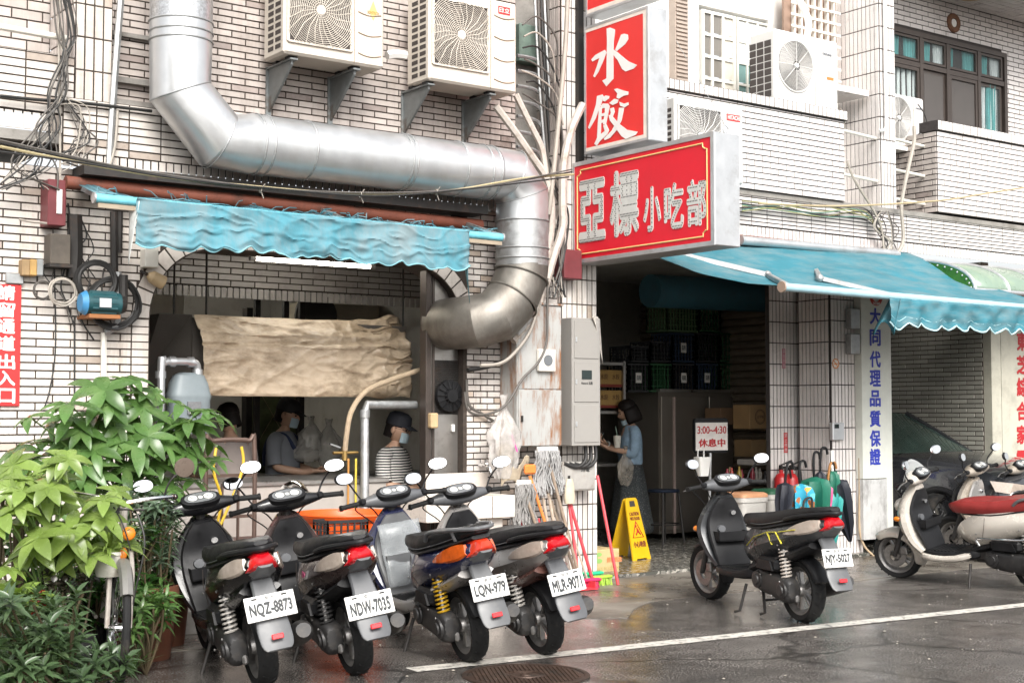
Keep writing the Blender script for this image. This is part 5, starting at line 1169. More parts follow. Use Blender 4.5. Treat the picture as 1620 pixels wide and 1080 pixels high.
b = W(545, 728, 9.71); g = MB(); g.cyl(b, b+Z_*.11, .022, 10); g.tube([b+V((-.10, 0, .06)), b+V((.12, 0, .06))], .012, 8); g.build('valve', m_brass if 0 else mat('brass', (.38, .25, .09), .35, metal=.8), tp)
g = MB(); g.beam(b+V((-.05, -.02, .10)), b+V((-.14, -.02, .13)), .018, .012); g.build('handle', m_chrome, tp)
for i, px in enumerate((551, 563)):
    a = W(px, 735, 9.68); g = MB(); g.tube(bez([a+Z_*.05, a-Z_*.15, a-Z_*.5]), .009, 6); tag(g.build('gas_tube', mat('amber_tube', (.42, .20, .05), .4) if i == 0 else mat('yellow_tube', (.55, .42, .05), .4)), ('amber' if i == 0 else 'yellow')+' gas tube hanging from the tap in front of the counter', 'tube')
# steel pipe frame, panel with mesh, flue box
pf = thing('pipe_frame', 'bare steel pipe standing at the right end of the counter and turning along the hood', 'pipe', W(577, 830, 9.66))
a = W(577, 640, 9.66); c = W(577, 870, 9.66); g = MB(); g.tube([c, a-Z_*.05, a+V((.02, .0, 0)), a+V((.5, .05, .0))], .034, 14); g.build('pipe', m_galv2, pf)
g = MB(); g.cyl(a-Z_*.10, a-Z_*.04, .042, 14); g.build('coupling', m_galv2, pf)
sp_ = thing('duct_screen', 'stainless steel side panel with a vent mesh below the duct mouth', 'panel', W(700, 870, 9.50))
s0, s1_ = W(672, 600, 9.52).x, W(733, 600, 9.52).x
g = MB(); g.box(s0+.05, s1_, 9.53, 9.56, .05, 2.50); g.build('sheet', m_steel, sp_)
g = MB(); g.box(s0, s0+.05, 9.50, 9.60, .0, 2.55, 0, .006); g.box(s0+.07, s0+.09, 9.515, 9.54, .0, 2.5); g.build('post', m_bronze, sp_)
g = MB(); vz0, vz1 = W(700, 655, 9.5).z, W(700, 570, 9.5).z
for i in range(24): x = s0+.10+(s1_-s0-.12)*i/23; g.box(x, x+.004, 9.522, 9.529, vz0, vz1)
for i in range(26): z = vz0+(vz1-vz0)*i/25; g.box(s0+.10, s1_-.02, 9.522, 9.528, z, z+.003)
g.build('vent_mesh', m_dark, sp_, smooth=0, kind='stuff')
fc = W(710, 626, 9.50); g = MB(); g.lathe([(.001, .06), (.05, .06), (.06, .03), (.125, .025), (.13, .0)], 24, M=Matrix.Translation(fc) @ Matrix.Rotation(pi/2, 4, 'X')); 
for k in range(14): t = 2*pi*k/14; g.tube([fc+V((.05*cos(t), -.055, .05*sin(t))), fc+V((.125*cos(t), -.03, .125*sin(t)))], .004, 4)
g.build('exhaust_fan', m_blackp, sp_)
c = W(683, 665, 9.50); g = MB(); g.box(c.x-.035, c.x+.035, 9.45, 9.53, c.z-.06, c.z+.06, 0, .01); g.build('switch_box', mat('switch_tan', (.50, .36, .20), .6), sp_)
c = W(718, 677, 9.50); g = MB(); g.box(c.x-.015, c.x+.015, 9.50, 9.53, c.z-.03, c.z+.03, 0, .006); g.build('socket', m_white_p, sp_)
# gas meter
gm = thing('gas_meter', 'grey gas meter with a bent pipe beside the arch jamb', 'gas meter', W(297, 660, 9.62))
c = W(302, 655, 9.65); g = MB(); g.loft([rect_ring(V((c.x, 9.70, c.z+dz)), X_, Y_, .15*k, .10*k, 4, 20) for dz, k in ((-.14, .9), (-.12, 1), (.10, 1), (.12, 1.04), (.14, 1.04), (.16, .98), (.22, .9), (.28, .72), (.30, .45))]); g.build('meter_body', mat('meter_grey', (.20, .235, .25), .45, var=.1), gm)
g = MB(); g.tube(bez([(c.x-.24, 9.62, .6), (c.x-.24, 9.62, c.z+.30), (c.x-.215, 9.63, c.z+.365), (c.x-.16, 9.64, c.z+.375), (c.x+.0, 9.66, c.z+.375), (c.x+.05, 9.67, c.z+.35), (c.x+.06, 9.68, c.z+.26)], 6), .028, 12); g.build('pipe', m_galv, gm)
for x, z in ((-.24, .28), (-.15, .375), (.0, .375), (.06, .30)): g = MB(); v = V((c.x+x, 9.63+.05*(x+.24)/.3, c.z+z)); h_ = Z_*.025 if z < .31 else X_*.022; g.cyl(v-h_, v+h_, .038, 12); g.build('fitting', m_galv, gm)
g = MB(); g.box(c.x-.05, c.x+.05, 9.585, 9.60, c.z+.0, c.z+.09); g.build('dial_plate', m_dial, gm)
# fluorescent tube
fl = thing('fluorescent_lamp', 'lit white fluorescent tube under the arcade ceiling', 'lamp', W(490, 410, 10.0))
a, b = W(395, 408, 10.0), W(588, 420, 10.0)
g = MB(); g.box(a.x, b.x+.04, 9.97, 10.03, a.z+.02, a.z+.07); g.build('fitting', m_white_p, fl)
m_tube = mat('lit_tube', (.9, .9, .85), .5, var=0, emit=(1, .95, .84, 14.)); g = MB(); g.cyl((a.x+.05, 10, a.z), (b.x-.02, 10, a.z), .018, 12); g.build('tube', m_tube, fl)
g = MB(); g.cyl((a.x+.0, 10, a.z), (a.x+.05, 10, a.z), .02, 10); g.cyl((b.x-.02, 10, a.z), (b.x+.03, 10, a.z), .02, 10); g.build('cap', m_galv, fl)
f2 = thing('fluorescent_lamp', 'lit tube deep inside the kitchen, its glow seen above the hood', 'lamp', (5.0, 12.6, 2.7))
g = MB(); g.cyl((4.6, 12.6, 2.74), (5.8, 12.6, 2.74), .02, 10); g.build('tube', m_tube, f2); g = MB(); g.box(4.58, 5.82, 12.56, 12.64, 2.765, 2.80); g.build('fitting', m_white_p, f2)
def bag_mesh(g, c, r, h_, seed, n_=32, K=16):
    # a thin plastic bag: gathered neck with loops, folds running down to a slumped base
    R = []
    for i in range(K+1):
        t = i/K; z = -h_/2+h_*t; k = (.55+1.9*t) if t < .18 else (.9+.1*sin((t-.18)*4)) if t < .55 else .95-.80*((t-.55)/.3) if t < .85 else .15+.9*(t-.85)
        ring = []
        for j in range(n_):
            a = 2*pi*j/n_; f = abs(noise.noise(V((cos(a)*2.2, sin(a)*2.2+seed*3, t*1.6))))*.55+abs(noise.noise(V((cos(a)*5, sin(a)*5, t*4+seed))))*.30; q = r*k*(1.1-f)
            ring.append(c+V((q*cos(a), q*.7*sin(a), z+.02*noise.noise(V((a, t*3, seed))))))
        R.append(ring)
    g.loft(R)
# things seen deep in the kitchen
kb = thing('cupboard', 'cream wall cupboard deep in the kitchen, left of the hood', 'cupboard', (4.2, 12.2, 1.9)); g = MB(); g.box(3.9, 5.2, 12.2, 12.6, 2.08, 2.62, 0, .01); g.build('body', m_cream, kb); g = MB(); g.box(3.9, 5.2, 12.17, 12.2, 1.98, 2.08); g.build('shelf_edge', m_dark, kb)
kc = thing('cupboard', 'beige duct box deep in the kitchen, right of the hood rods', 'cupboard', (6.5, 12.2, 1.9)); g = MB(); g.box(6.4, 7.2, 12.1, 12.6, 1.95, 2.48, 0, .01); g.build('body', mat('beige_box', (.5, .45, .36), .6), kc); g = MB(); g.box(6.39, 6.41, 12.09, 12.12, 1.95, 2.48); g.build('edge', m_dark, kc)
g = MB(); c = W(497, 500, 12.0); g.lathe([(.20, 0), (.22, .02), (.22, .05), (.18, .05), (.12, .02), (.02, .02), (.001, .03)], 24, M=Matrix.Translation(c) @ Matrix.Rotation(pi/2, 4, 'X')); tag(g.build('wall_fan', mat('fan_dark', (.06, .055, .05), .5)), 'round dark wall fan in the kitchen, seen above the tarpaulin', 'fan')
ks = thing('shelf_rack', 'dark slotted steel rack posts behind the hood', 'rack', (5.6, 11.6, 0))
for px in (407, 452, 477): a = W(px, 480, 11.6); g = MB(); g.box(a.x-.025, a.x+.025, 11.58, 11.62, 0, 2.7); g.build('post', m_dark, ks)
cs = thing('window_panel', 'dark kitchen window covered with diamond wire mesh', 'window', (5.7, 12.8, 1.2)); a, b = W(395, 735, 12.3), W(455, 610, 12.3)
g = MB(); g.box(a.x, b.x+.1, 12.32, 12.36, .8, 1.75); g.build('backing', mat('green_dim', (.10, .12, .05), .6, var=.5, vs=6), cs)
g = MB()
for i in range(-6, 12):
    for s_ in (1, -1):
        x = a.x+.08*i; p = V((x, 12.3, 1.0)); q = V((x+s_*.45, 12.3, 1.72)); 
        if a.x-.02 < min(p.x, q.x) and max(p.x, q.x) < b.x+.12: g.tube([p, q], .004, 4)
g.build('wire_mesh', mat('wire_tan', (.30, .26, .16), .5), cs, kind='stuff')
g = MB(); g.box(a.x-.06, a.x, 12.26, 12.36, 0, 2.4); g.box(b.x+.1, b.x+.16, 12.26, 12.36, .0, 2.4); g.build('frame', m_dark, cs)
for i, (px, py, r, h_) in enumerate(((492, 690, .13, .35), (520, 700, .14, .42), (485, 712, .16, .2))):
    c = W(px, py, 11.2); g = MB(); bag_mesh(g, c, r, h_, i+1); tag(g.build('plastic_bag', mat('cloudy_plastic', (.5, .48, .44), .22, var=.2, alpha=.5), smooth=70), ['cloudy plastic bag hanging in the kitchen near the capped cook', 'tall pale plastic bag hanging right of the cook', 'low bag heap on the kitchen bench'][i], 'bag')
g = MB(); g.box(4.8, 7.2, 10.9, 11.5, .8, .88); tag(g.build('work_bench', m_steel), 'dim steel work bench inside the kitchen', 'bench')

# ------------------------------------------------------------------ people
m_skin = mat('skin', (.52, .32, .22), .5, var=.06, bump=.03)
m_hair = mat('hair', (.012, .009, .008), .6, var=.4, vs=60, spec=.2)
m_mask = mat('face_mask', (.45, .58, .64), .8, var=.05)
def skin_body(name, nodes, edges, material, par, root=0, sub=2):
    me = bpy.data.meshes.new(name); me.from_pydata([n[:3] for n in nodes], edges, [])
    o = bpy.data.objects.new(name, me); COL.objects.link(o); o.parent = par; o.location = -WOFF[par.name]; WOFF[o.name] = V()
    md = o.modifiers.new('skin', 'SKIN'); md.use_smooth_shade = True; sv = me.skin_vertices[0].data
    for i, n in enumerate(nodes): sv[i].radius = (n[3], n[4] if len(n) > 4 else n[3]); sv[i].use_root = (i == root)
    s_ = o.modifiers.new('sub', 'SUBSURF'); s_.levels = sub; s_.render_levels = sub; me.materials.append(material)
    dg = bpy.context.evaluated_depsgraph_get(); me2 = bpy.data.meshes.new_from_object(o.evaluated_get(dg), depsgraph=dg); o.modifiers.clear(); o.data = me2; bpy.data.meshes.remove(me)
    me2.polygons.foreach_set('use_smooth', [True]*len(me2.polygons)); me2.name = name; return o
def frame(o, yaw):       # local: x = person's right-to-left (left +x), -y = facing
    M = Matrix.Translation(o) @ Matrix.Rotation(yaw, 4, 'Z'); return lambda x, y, z: M @ V((x, y, z))
def head(par, P, c, mask=None, tilt=0., glasses=False, s=1., yawh=0.):
    """A head built on one closed surface: skull, brow, nose, lips, chin; ears and eyes set on it. c: head centre in the person's frame."""
    Mh = Matrix.Translation(c) @ Matrix.Rotation(yawh, 4, 'Z') @ Matrix.Rotation(tilt, 4, 'X') @ Matrix.Scale(s, 4); g = MB(); R = []
    for i in range(21):
        t = pi*(i+.25)/20.5; z = -.118*cos(t); ring = []
        for j in range(24):
            a = 2*pi*j/24; x, y = cos(a), sin(a); r = sin(t)**.85
            w, dpt = .076, .095; 
            if z < -.03: k = (z+.03)/-.088; w *= 1-.33*k; dpt *= 1-.20*k
            px, py = w*r*x, dpt*r*y+(.008 if z > 0 else 0)
            if y < -.5:
                f = max(0, 1-abs(x)*4.2)
                py -= f*(.020*math.exp(-((z+.022)/.017)**2)+.010*math.exp(-((z+.0)/.02)**2)+.006*math.exp(-((z+.062)/.010)**2)+.010*math.exp(-((z+.098)/.014)**2))
                e = math.exp(-((abs(x)-.38)/.16)**2)*math.exp(-((z-.008)/.014)**2); py += .008*e
            ring.append(V((px, py, z)))
        R.append(ring)
    g.loft(R); k0 = 0; g.xf(Mh); g.v = [P(*p) for p in g.v]; o = g.build('head', m_skin, par, smooth=70)
    def add(nm, mb, m): mb.xf(Mh); mb.v = [P(*p) for p in mb.v]; return mb.build(nm, m, o, smooth=60)
    for x in (-1, 1):
        q = MB(); q.ell(V((x*.078, .012, -.012)), .010, .020, .032, 10, 8); add('ear', q, m_skin)
        q = MB(); q.ell(V((x*.029, -.0825, .008)), .013, .007, .007, 10, 6); add('eye', q, mat('eye_dark', (.05, .035, .03), .2, var=0))
        q = MB(); q.tube([V((x*.016, -.092, .030)), V((x*.032, -.090, .034)), V((x*.048, -.078, .028))], .0035, 5); add('eyebrow', q, m_hair)
    if mask == 'up':
        q = MB(); q.grid(lambda u, v: V((.068*sin((u-.5)*2.6), -.048-.062*cos((u-.5)*2.6)*(1-.12*abs(v-.5)), -.012-.085*v)), 14, 8); add('face_mask', q, m_mask)
    if mask == 'chin':
        q = MB(); q.grid(lambda u, v: V((.062*sin((u-.5)*2.6), -.035-.066*cos((u-.5)*2.6), -.072-.055*v)), 14, 6); add('face_mask', q, m_mask)
    if glasses:
        q = MB(); 
        for x in (-1, 1): q.torus((x*.031, -.097, .008), .019, .0022, 16, 4, M=Matrix.Rotation(pi/2, 4, 'X')); q.tube([V((x*.05, -.095, .01)), V((x*.078, .0, .01))], .002, 4)
        add('glasses', q, m_blackp)
    return o, Mh
def hand(par, P, wrist, d, nrm, closed=.7, side=1, name='hand', L=.165):
    """Palm and five bent fingers; d: towards the fingers, nrm: out of the palm's inner side."""
    d = V(d).normalized(); n = (V(nrm)-d*V(nrm).dot(d)).normalized(); s = d.cross(n)*side; g = MB(); w = V(wrist)
    R = [[w+d*x+s*(a*hw)+n*(b*hh) for a, b in ((-1, -.5), (-.6, -1), (.6, -1), (1, -.5), (1, .5), (.6, 1), (-.6, 1), (-1, .5))] for x, hw, hh in ((-.02, .026, .020), (.0, .027, .019), (.035, .036, .017), (.07, .041, .015), (.09, .038, .012))]
    g.loft(R)
    for k, (off, l) in enumerate(((-.030, .060), (-.010, .072), (.011, .068), (.031, .052))):
        p = w+d*.082+s*off; pts = [p]; a = .15
        for j, f in enumerate((.45, .32, .23)):
            a += closed*(.55+.25*j); pts.append(pts[-1]+(d*cos(a)+n*sin(a))*l*f*1.35)
        g.tube(pts, [.0085, .0088, .0078, .0062], 8)
    p = w+d*.02-s*.028; g.tube([p, p-s*.022+d*.022+n*.012, p-s*.020+d*.05+n*.026, p-s*.010+d*.068+n*.034], [.011, .0105, .0095, .0075], 8)
    g.v = [P(*v) for v in g.v]; return g.build(name, m_skin, par, smooth=70)
def cloth(par, P, name, rings, m, sub=1, wob=.0, seed=0, label=None, solid=0.):
    g = MB(); R = []
    for i, (c, rx_, ry_) in enumerate(rings):
        ring = rect_ring(V(c), X_, Y_, rx_, ry_, 2.3, 24)
        if wob: ring = [p+(p-V(c)).normalized()*wob*(i/len(rings))*sin(j*2*pi/24*6+seed) for j, p in enumerate(ring)]
        R.append([P(*p) for p in ring])
    g.loft(R); return g.build(name, m, par, smooth=70, sub=sub, label=label)
# the young woman with the phone
wp = G(998, 866); hgt = 1.0
wo = thing('person', 'young woman in a blue denim jacket and long dark skirt looking at her phone', 'person', (wp.x, wp.y, .036))
# she faces left in the picture (towards -x): local -y -> world -x
_P = frame(V((wp.x, wp.y, .036)), radians(-116)); P = lambda x, y, z: _P(x*.94, y*.94, z*.94); m_denim = mat('denim', (.28, .40, .52), .85, var=.22, vs=14, bump=.2, bs=70)
B = [(0, 0, .86, .12, .10), (0, .0, 1.02, .105, .085), (0, .005, 1.18, .125, .09), (0, .01, 1.27, .10, .075), (0, -.005, 1.345, .042), (0, -.02, 1.41, .04),
     (.155, .01, 1.255, .042), (.20, -.02, 1.02, .036), (.10, -.22, 1.06, .028), (.05, -.27, 1.075, .024),
     (-.155, .01, 1.255, .042), (-.20, -.03, 1.02, .036), (-.10, -.22, 1.09, .028), (-.04, -.27, 1.12, .024),
     (.085, .0, .80, .075), (.085, -.01, .45, .05), (.085, .02, .09, .036), (-.085, .0, .80, .075), (-.085, -.01, .45, .05), (-.085, .02, .09, .036), (.085, -.08, .045, .034), (.085, -.16, .03, .026), (-.085, -.08, .045, .034), (-.085, -.16, .03, .026)]
E_ = [(0, 1), (1, 2), (2, 3), (3, 4), (4, 5), (3, 6), (6, 7), (7, 8), (8, 9), (3, 10), (10, 11), (11, 12), (12, 13), (0, 14), (14, 15), (15, 16), (0, 17), (17, 18), (18, 19), (16, 20), (20, 21), (19, 22), (22, 23)]
def world_nodes(P, B): return [tuple(P(*b[:3]))+tuple(b[3:]) for b in B]
skin_body('body', world_nodes(P, B), E_, m_skin, wo)
ho, Mh = head(wo, P, (0, -.045, 1.475), mask='chin', tilt=radians(22))
g = MB(); g.loft([[V((.088*k*cos(2*pi*j/24), .018+.105*k2*sin(2*pi*j/24)*(1 if sin(2*pi*j/24) > 0 else .78), z)) for j in range(24)] for z, k, k2 in ((.13, .15, .15), (.122, .55, .6), (.10, .86, .9), (.06, 1.0, 1.0), (.035, 1.02, 1.02))])
R = []
for z, k in ((.04, 1.0), (.0, 1.06), (-.05, 1.12), (-.10, 1.12), (-.135, 1.0)):
    R.append([V((.090*k*cos(a), .022+.108*k*sin(a), z)) for a in [radians(-38)+radians(256)*j/20 for j in range(21)]])
k0 = len(g.v); g.grid(lambda u, v: R[round(v*4)][round(u*20)], 20, 4)
g.xf(Mh); g.v = [P(*p) for p in g.v]; g.build('hair', m_hair, wo, smooth=70, solid=.016)
cloth(wo, P, 'denim_jacket', [((0, 0, .88), .155, .125), ((0, 0, .90), .165, .135), ((0, .0, 1.0), .160, .130), ((0, .005, 1.15), .175, .125), ((0, .01, 1.26), .165, .105), ((0, .01, 1.31), .10, .075), ((0, 0, 1.335), .065, .06)], m_denim)
for sgn_ in (1, -1):
    g = MB(); pts = [(sgn_*.12, .01, 1.27), (sgn_*.17, .01, 1.24), (sgn_*.20, .0, 1.13), (sgn_*.205, -.02, 1.02), (sgn_*.175, -.08, 1.02)]
    g.tube(bez(pts, 4), [.062-.0008*i for i in range(17)], 14); g.v = [P(*p) for p in g.v]; g.build('sleeve', m_denim, wo, smooth=70)
m_skirt = mat('speckled_skirt', (.035, .040, .042), .9, var=.5, vs=60, dirt=(.20, .21, .20), ds=70, dlo=.56, dhi=.6, damt=.8)
cloth(wo, P, 'skirt', [((0, 0, .96), .13, .105), ((0, 0, .90), .155, .125), ((0, 0, .70), .19, .165), ((0, 0, .45), .22, .20), ((0, .01, .20), .255, .235), ((0, .01, .10), .265, .245)], m_skirt, wob=.03)
hand(wo, P, (-.04, -.275, 1.125), (.35, -.75, .35), (.2, .3, 1), .8, 1); hand(wo, P, (.05, -.275, 1.075), (-.3, -.8, .4), (-.3, .4, .9), .6, -1)
ph = MB(); Mq = Matrix.Translation((0, -.36, 1.19)) @ Matrix.Rotation(radians(-40), 4, 'X'); ph.obox(Mq, .072, .009, .15, 0, .004); ph.v = [P(*p) for p in ph.v]; po = tag(ph.build('mobile_phone', m_blackp), 'mobile phone held by the woman in the denim jacket', 'phone')
ph = MB(); ph.obox(Mq @ Matrix.Translation((0, .0052, 0)), .064, .001, .138); ph.v = [P(*p) for p in ph.v]; ph.build('screen', mat('phone_screen', (.05, .08, .07), .1, var=.3, emit=(.4, .55, .5, .25)), po)
cu = thing('drink_cup', 'white takeaway cup with a straw tucked at her elbow', 'cup', P(.12, -.17, 1.06)); M = MB(); M.lathe([(.001, 0), (.03, 0), (.041, .12), (.043, .125), (.001, .128)], 20); c0 = P(.15, -.19, 1.08); M.v = [p+c0 for p in M.v]; M.build('cup', mat('paper_cup', (.72, .69, .60), .6), cu)
M = MB(); M.tube([c0+V((.0, 0, .12)), c0+V((-.02, .0, .22))], .004, 6); M.build('straw', mat('straw_green', (.35, .5, .4), .4), cu)
wt = MB(); wt.torus((0, 0, 0), .028, .009, 20, 6); q = P(-.055, -.255, 1.112); dd_ = (P(-.04, -.27, 1.12)-P(-.10, -.22, 1.09)).normalized(); wt.xf(dd_.to_track_quat('Z', 'Y').to_matrix().to_4x4()); wt.v = [p+q for p in wt.v]; wt.build('wrist_watch', m_white_p, wo)
bg_ = MB(); c = P(.17, -.10, .88); bag_mesh(bg_, c, .10, .40, 3); tag(bg_.build('carrier_bag', mat('milky_bag', (.50, .45, .38), .3, var=.2, alpha=.45), smooth=70), 'translucent carrier bag hanging from the woman\'s forearm', 'bag')
# kitchen staff
def cook(label, px, py, Y, yaw, shirt, hat, mask, sit=.0, glasses=False, apron=None, stripes=False):
    hc = W(px, py, Y); z0 = hc.z-1.50; t = thing('person', label, 'person', (hc.x, Y, 0.036)); P = frame(V((hc.x, Y, z0)), yaw)
    B2 = [(0, .03, .86, .14, .11), (0, .03, 1.02, .135, .10), (0, .03, 1.18, .15, .105), (0, .03, 1.28, .12, .085), (0, .015, 1.36, .048), (0, -.005, 1.42, .044),
          (.175, .03, 1.27, .05), (.235, .0, 1.04, .042), (.13, -.21, 1.0, .032), (.05, -.28, 1.01, .026), (-.175, .03, 1.27, .05), (-.235, .0, 1.04, .042), (-.13, -.21, 1.0, .032), (-.05, -.28, 1.01, .026),
          (.09, .03, .80, .085), (.09, .02, .45, .058), (.09, .04, .08, .042), (-.09, .03, .80, .085), (-.09, .02, .45, .058), (-.09, .04, .08, .042)]
    B2 = [b if b[2] > .7 else (b[0], b[1], max(b[2], .05-z0+.0) if 0 else b[2])+tuple(b[3:]) for b in B2]
    skin_body('body', world_nodes(P, B2), E_[:19], m_skin, t, sub=1)
    ho, Mh = head(t, P, (0, -.02, 1.50), mask=mask, tilt=radians(16), glasses=glasses)
    cloth(t, P, 'shirt', [((0, .03, .84), .18, .145), ((0, .03, .98), .175, .14), ((0, .03, 1.14), .195, .14), ((0, .03, 1.27), .185, .115), ((0, .03, 1.33), .11, .085), ((0, .02, 1.36), .07, .065)], shirt)
    for s_ in (1, -1):
        g = MB(); g.tube(bez([(s_*.13, .03, 1.29), (s_*.19, .03, 1.26), (s_*.225, .02, 1.16), (s_*.24, .0, 1.06)], 4), .066, 14); g.v = [P(*p) for p in g.v]; g.build('sleeve', shirt, t, smooth=70)
    cloth(t, P, 'trousers', [((0, .03, .10), .16, .10), ((0, .03, .5), .17, .12), ((0, .03, .86), .175, .14)], mat('trousers_dark', (.03, .03, .035), .9), sub=0)
    if hat:
        g = MB(); g.loft([[V((.086*k*cos(2*pi*j/24), .01+.108*k*sin(2*pi*j/24), z)) for j in range(24)] for z, k in ((.145, .2), (.138, .6), (.115, .92), (.06, 1.03), (.03, 1.03))])
        g.grid(lambda u, v: V((.080*sin((u-.5)*2.8), -.075-.075*v*cos((u-.5)*2.2)-.02*cos((u-.5)*2.8), .045-.02*v)), 12, 4); g.xf(Mh); g.v = [P(*p) for p in g.v]; g.build('cap', hat, t, smooth=60)
    g = MB(); g.loft([[V((.081*k*cos(2*pi*j/24), .022+.098*k*sin(2*pi*j/24), z)) for j in range(24)] for z, k in ((.127, .2), (.115, .62), (.09, .9), (.05, 1.03), (.02, 1.03))]); g.grid(lambda u, v: V((.082*cos(-.1+(pi+.2)*u), .02+.098*sin(-.1+(pi+.2)*u), .03-.11*v)), 14, 3); g.xf(Mh); g.v = [P(*p) for p in g.v]; g.build('hair', m_hair, t, smooth=70)
    hand(t, P, (.05, -.285, 1.01), (-.4, -.8, 0), (0, 0, 1), .7, -1); hand(t, P, (-.05, -.285, 1.01), (.4, -.8, 0), (0, 0, 1), .7, 1)
    if apron: 
        for s_ in (1, -1):
            g = MB(); g.tube(bez([(s_*.09, .165, 1.05), (s_*.105, .155, 1.2), (s_*.10, .09, 1.315), (s_*.095, -.03, 1.315), (s_*.08, -.115, 1.2)], 5), .018, 6, flat=.4); g.v = [P(*p) for p in g.v]; g.build('apron_strap', apron, t)
    return t
def striped():
    m = mat('striped_shirt', (.5, .48, .45), .85, var=0); n = m.node_tree.nodes; L = m.node_tree.links
    ge = n.new('ShaderNodeNewGeometry'); wv = n.new('ShaderNodeTexWave'); wv.bands_direction = 'Z'; wv.inputs['Scale'].default_value = 14; wv.inputs['Distortion'].default_value = .6; wv.inputs['Detail'].default_value = 0
    cr = n.new('ShaderNodeValToRGB'); cr.color_ramp.interpolation = 'CONSTANT'; cr.color_ramp.elements[0].color = (.02, .02, .022, 1); cr.color_ramp.elements[1].position = .55; cr.color_ramp.elements[1].color = (.62, .60, .56, 1)
    L.new(ge.outputs['Position'], wv.inputs['Vector']); L.new(wv.outputs['Color'], cr.inputs[0]); L.new(cr.outputs[0], n['Principled BSDF'].inputs['Base Color']); return m
cook('man in a grey T-shirt seen from behind through the arch', 362, 662, 10.55, radians(180+20), mat('grey_tshirt', (.26, .22, .20), .9, var=.1), None, None)
cook('cook in a black cap, mask and overalls standing at the bench', 453, 655, 11.3, radians(40), mat('grey_shirt', (.20, .21, .23), .9, var=.1), mat('black_cap', (.015, .015, .017), .8), 'up', apron=mat('navy_straps', (.02, .03, .07), .9))
cook('woman in a striped shirt, cap and mask at the end of the counter', 627, 678, 10.25, radians(35), striped(), mat('navy_cap', (.02, .022, .03), .8), 'up', glasses=True)
# ------------------------------------------------------------------ boxes, signs and gear on the walls
def wbox(name, label, cat, px0, py0, px1, py1, Y, depth, m, bev=.006, group=None, part='box'):
    a, b = W(px0, (py0+py1)/2, Y), W(px1, (py0+py1)/2, Y); t, u = W((px0+px1)/2, py0, Y), W((px0+px1)/2, py1, Y)
    th = thing(name, label, cat, ((a.x+b.x)/2, Y+depth/2, u.z), group)
    g = MB(); g.box(a.x, b.x, Y, Y+depth, u.z, t.z, 0, bev); g.build(part, m, th); return th, a.x, b.x, u.z, t.z
m_rusty = mat('rusty_cabinet', (.40, .40, .385), .5, metal=.1, var=.1, vs=4, dirt=(.24, .10, .035), ds=7, dlo=.47, dhi=.62, damt=.95, dz=.22)
m_boxg = mat('grey_enamel', (.30, .285, .265), .45, var=.06, vs=4, dirt=(.28, .25, .22), ds=4, damt=.5)
t, x0, x1, z0, z1 = wbox('fuse_cabinet', 'rust streaked white metal cabinet on the wall under the bent pipes', 'cabinet', 818, 482, 888, 706, 9.20, .24, m_rusty)
g = MB(); g.box(x0-.01, x1+.01, 9.18, 9.45, z1, z1+.015); g.build('lid', m_rusty, t)
g = MB(); zm_ = z0+.40*(z1-z0); g.box(x0+.008, x1-.008, 9.192, 9.1995, zm_+.008, z1-.01); g.build('upper_door', m_rusty, t); g = MB(); g.box(x0+.008, x1-.008, 9.190, 9.1995, z0+.01, zm_-.004); g.build('lower_door', m_rusty, t)
vb = W(862, 570, 9.18); g = MB(); g.box(vb.x-.08, vb.x+.09, 9.15, 9.19, vb.z-.09, vb.z+.09, 0, .006); vq = g.build('vent_box', m_cream, t)
g = MB(); g.lathe([(.001, 0), (.045, 0), (.045, .004)], 24, M=Matrix.Translation((vb.x+.01, 9.149, vb.z)) @ Matrix.Rotation(pi/2, 4, 'X')); g.build('vent_hole', mat('hole_grey', (.14, .15, .16), .6), vq)
g = MB(); g.box(x0+.03, x0+.045, 9.175, 9.19, z0+.20, z0+.25); g.build('latch', m_dark, t)
t, x0, x1, z0, z1 = wbox('meter_box', 'tall clean grey meter box with three doors beside the shop doorway', 'meter box', 905, 503, 950, 705, 9.20, .22, m_boxg)
hh = (z1-z0)
for i, (a, b) in enumerate(((.02, .325), (.335, .665), (.675, .985))):
    g = MB(); g.box(x0+.022, x1-.022, 9.193, 9.1995, z0+a*hh+.008, z0+b*hh-.008, 0, .002); dq = g.build('door', m_boxg, t)
    g = MB(); g.box(x0+.03, x0+.045, 9.186, 9.194, z0+(a+b)/2*hh-.02, z0+(a+b)/2*hh+.02); g.build('latch', m_alu, dq)
    if i == 1: g = MB(); xm = (x0+x1)/2; g.box(xm-.055, xm+.05, 9.188, 9.1945, z0+.52*hh, z0+.59*hh); g.build('meter_window', m_dglass, dq)
    if i == 1: text('Natural 瓦斯', ((x0+x1)/2, 9.192, z0+.49*hh), X_, Z_, .12, .026, m_ink, dq, name='lettering')
g = MB(); c = V((x1-.06, 9.2, z1+.0)); g.grid(lambda u, v: V((x1-.11+.16*u+.03*v, 9.17+.10*u, z1+.02-.03*abs(u-.4)-(.04+.34*u)*v+.02*noise.noise(V((u*5, v*5, 0))))), 10, 10); tag(g.build('rag', mat('rag_grey', (.52, .48, .43), .95, var=.15), smooth=70, solid=.008), 'torn pale rag draped over the corner of the grey meter box', 'rag')
t, x0, x1, z0, z1 = wbox('switch_box', 'low weathered switch box on the pier above the broom handles', 'switch box', 890, 730, 942, 776, 9.30, .14, mat('weathered_box', (.36, .345, .32), .6, var=.15, vs=9, dirt=(.28, .24, .2), ds=6))
g = MB(); g.box(x0+.05, x0+.075, 9.292, 9.301, z0+.10, z0+.13); g.build('lock', m_dark, t); g = MB(); g.box(x0+.015, x1-.015, 9.294, 9.2995, z0+.015, z1-.015); g.build('door', MATS['weathered_box'], t)
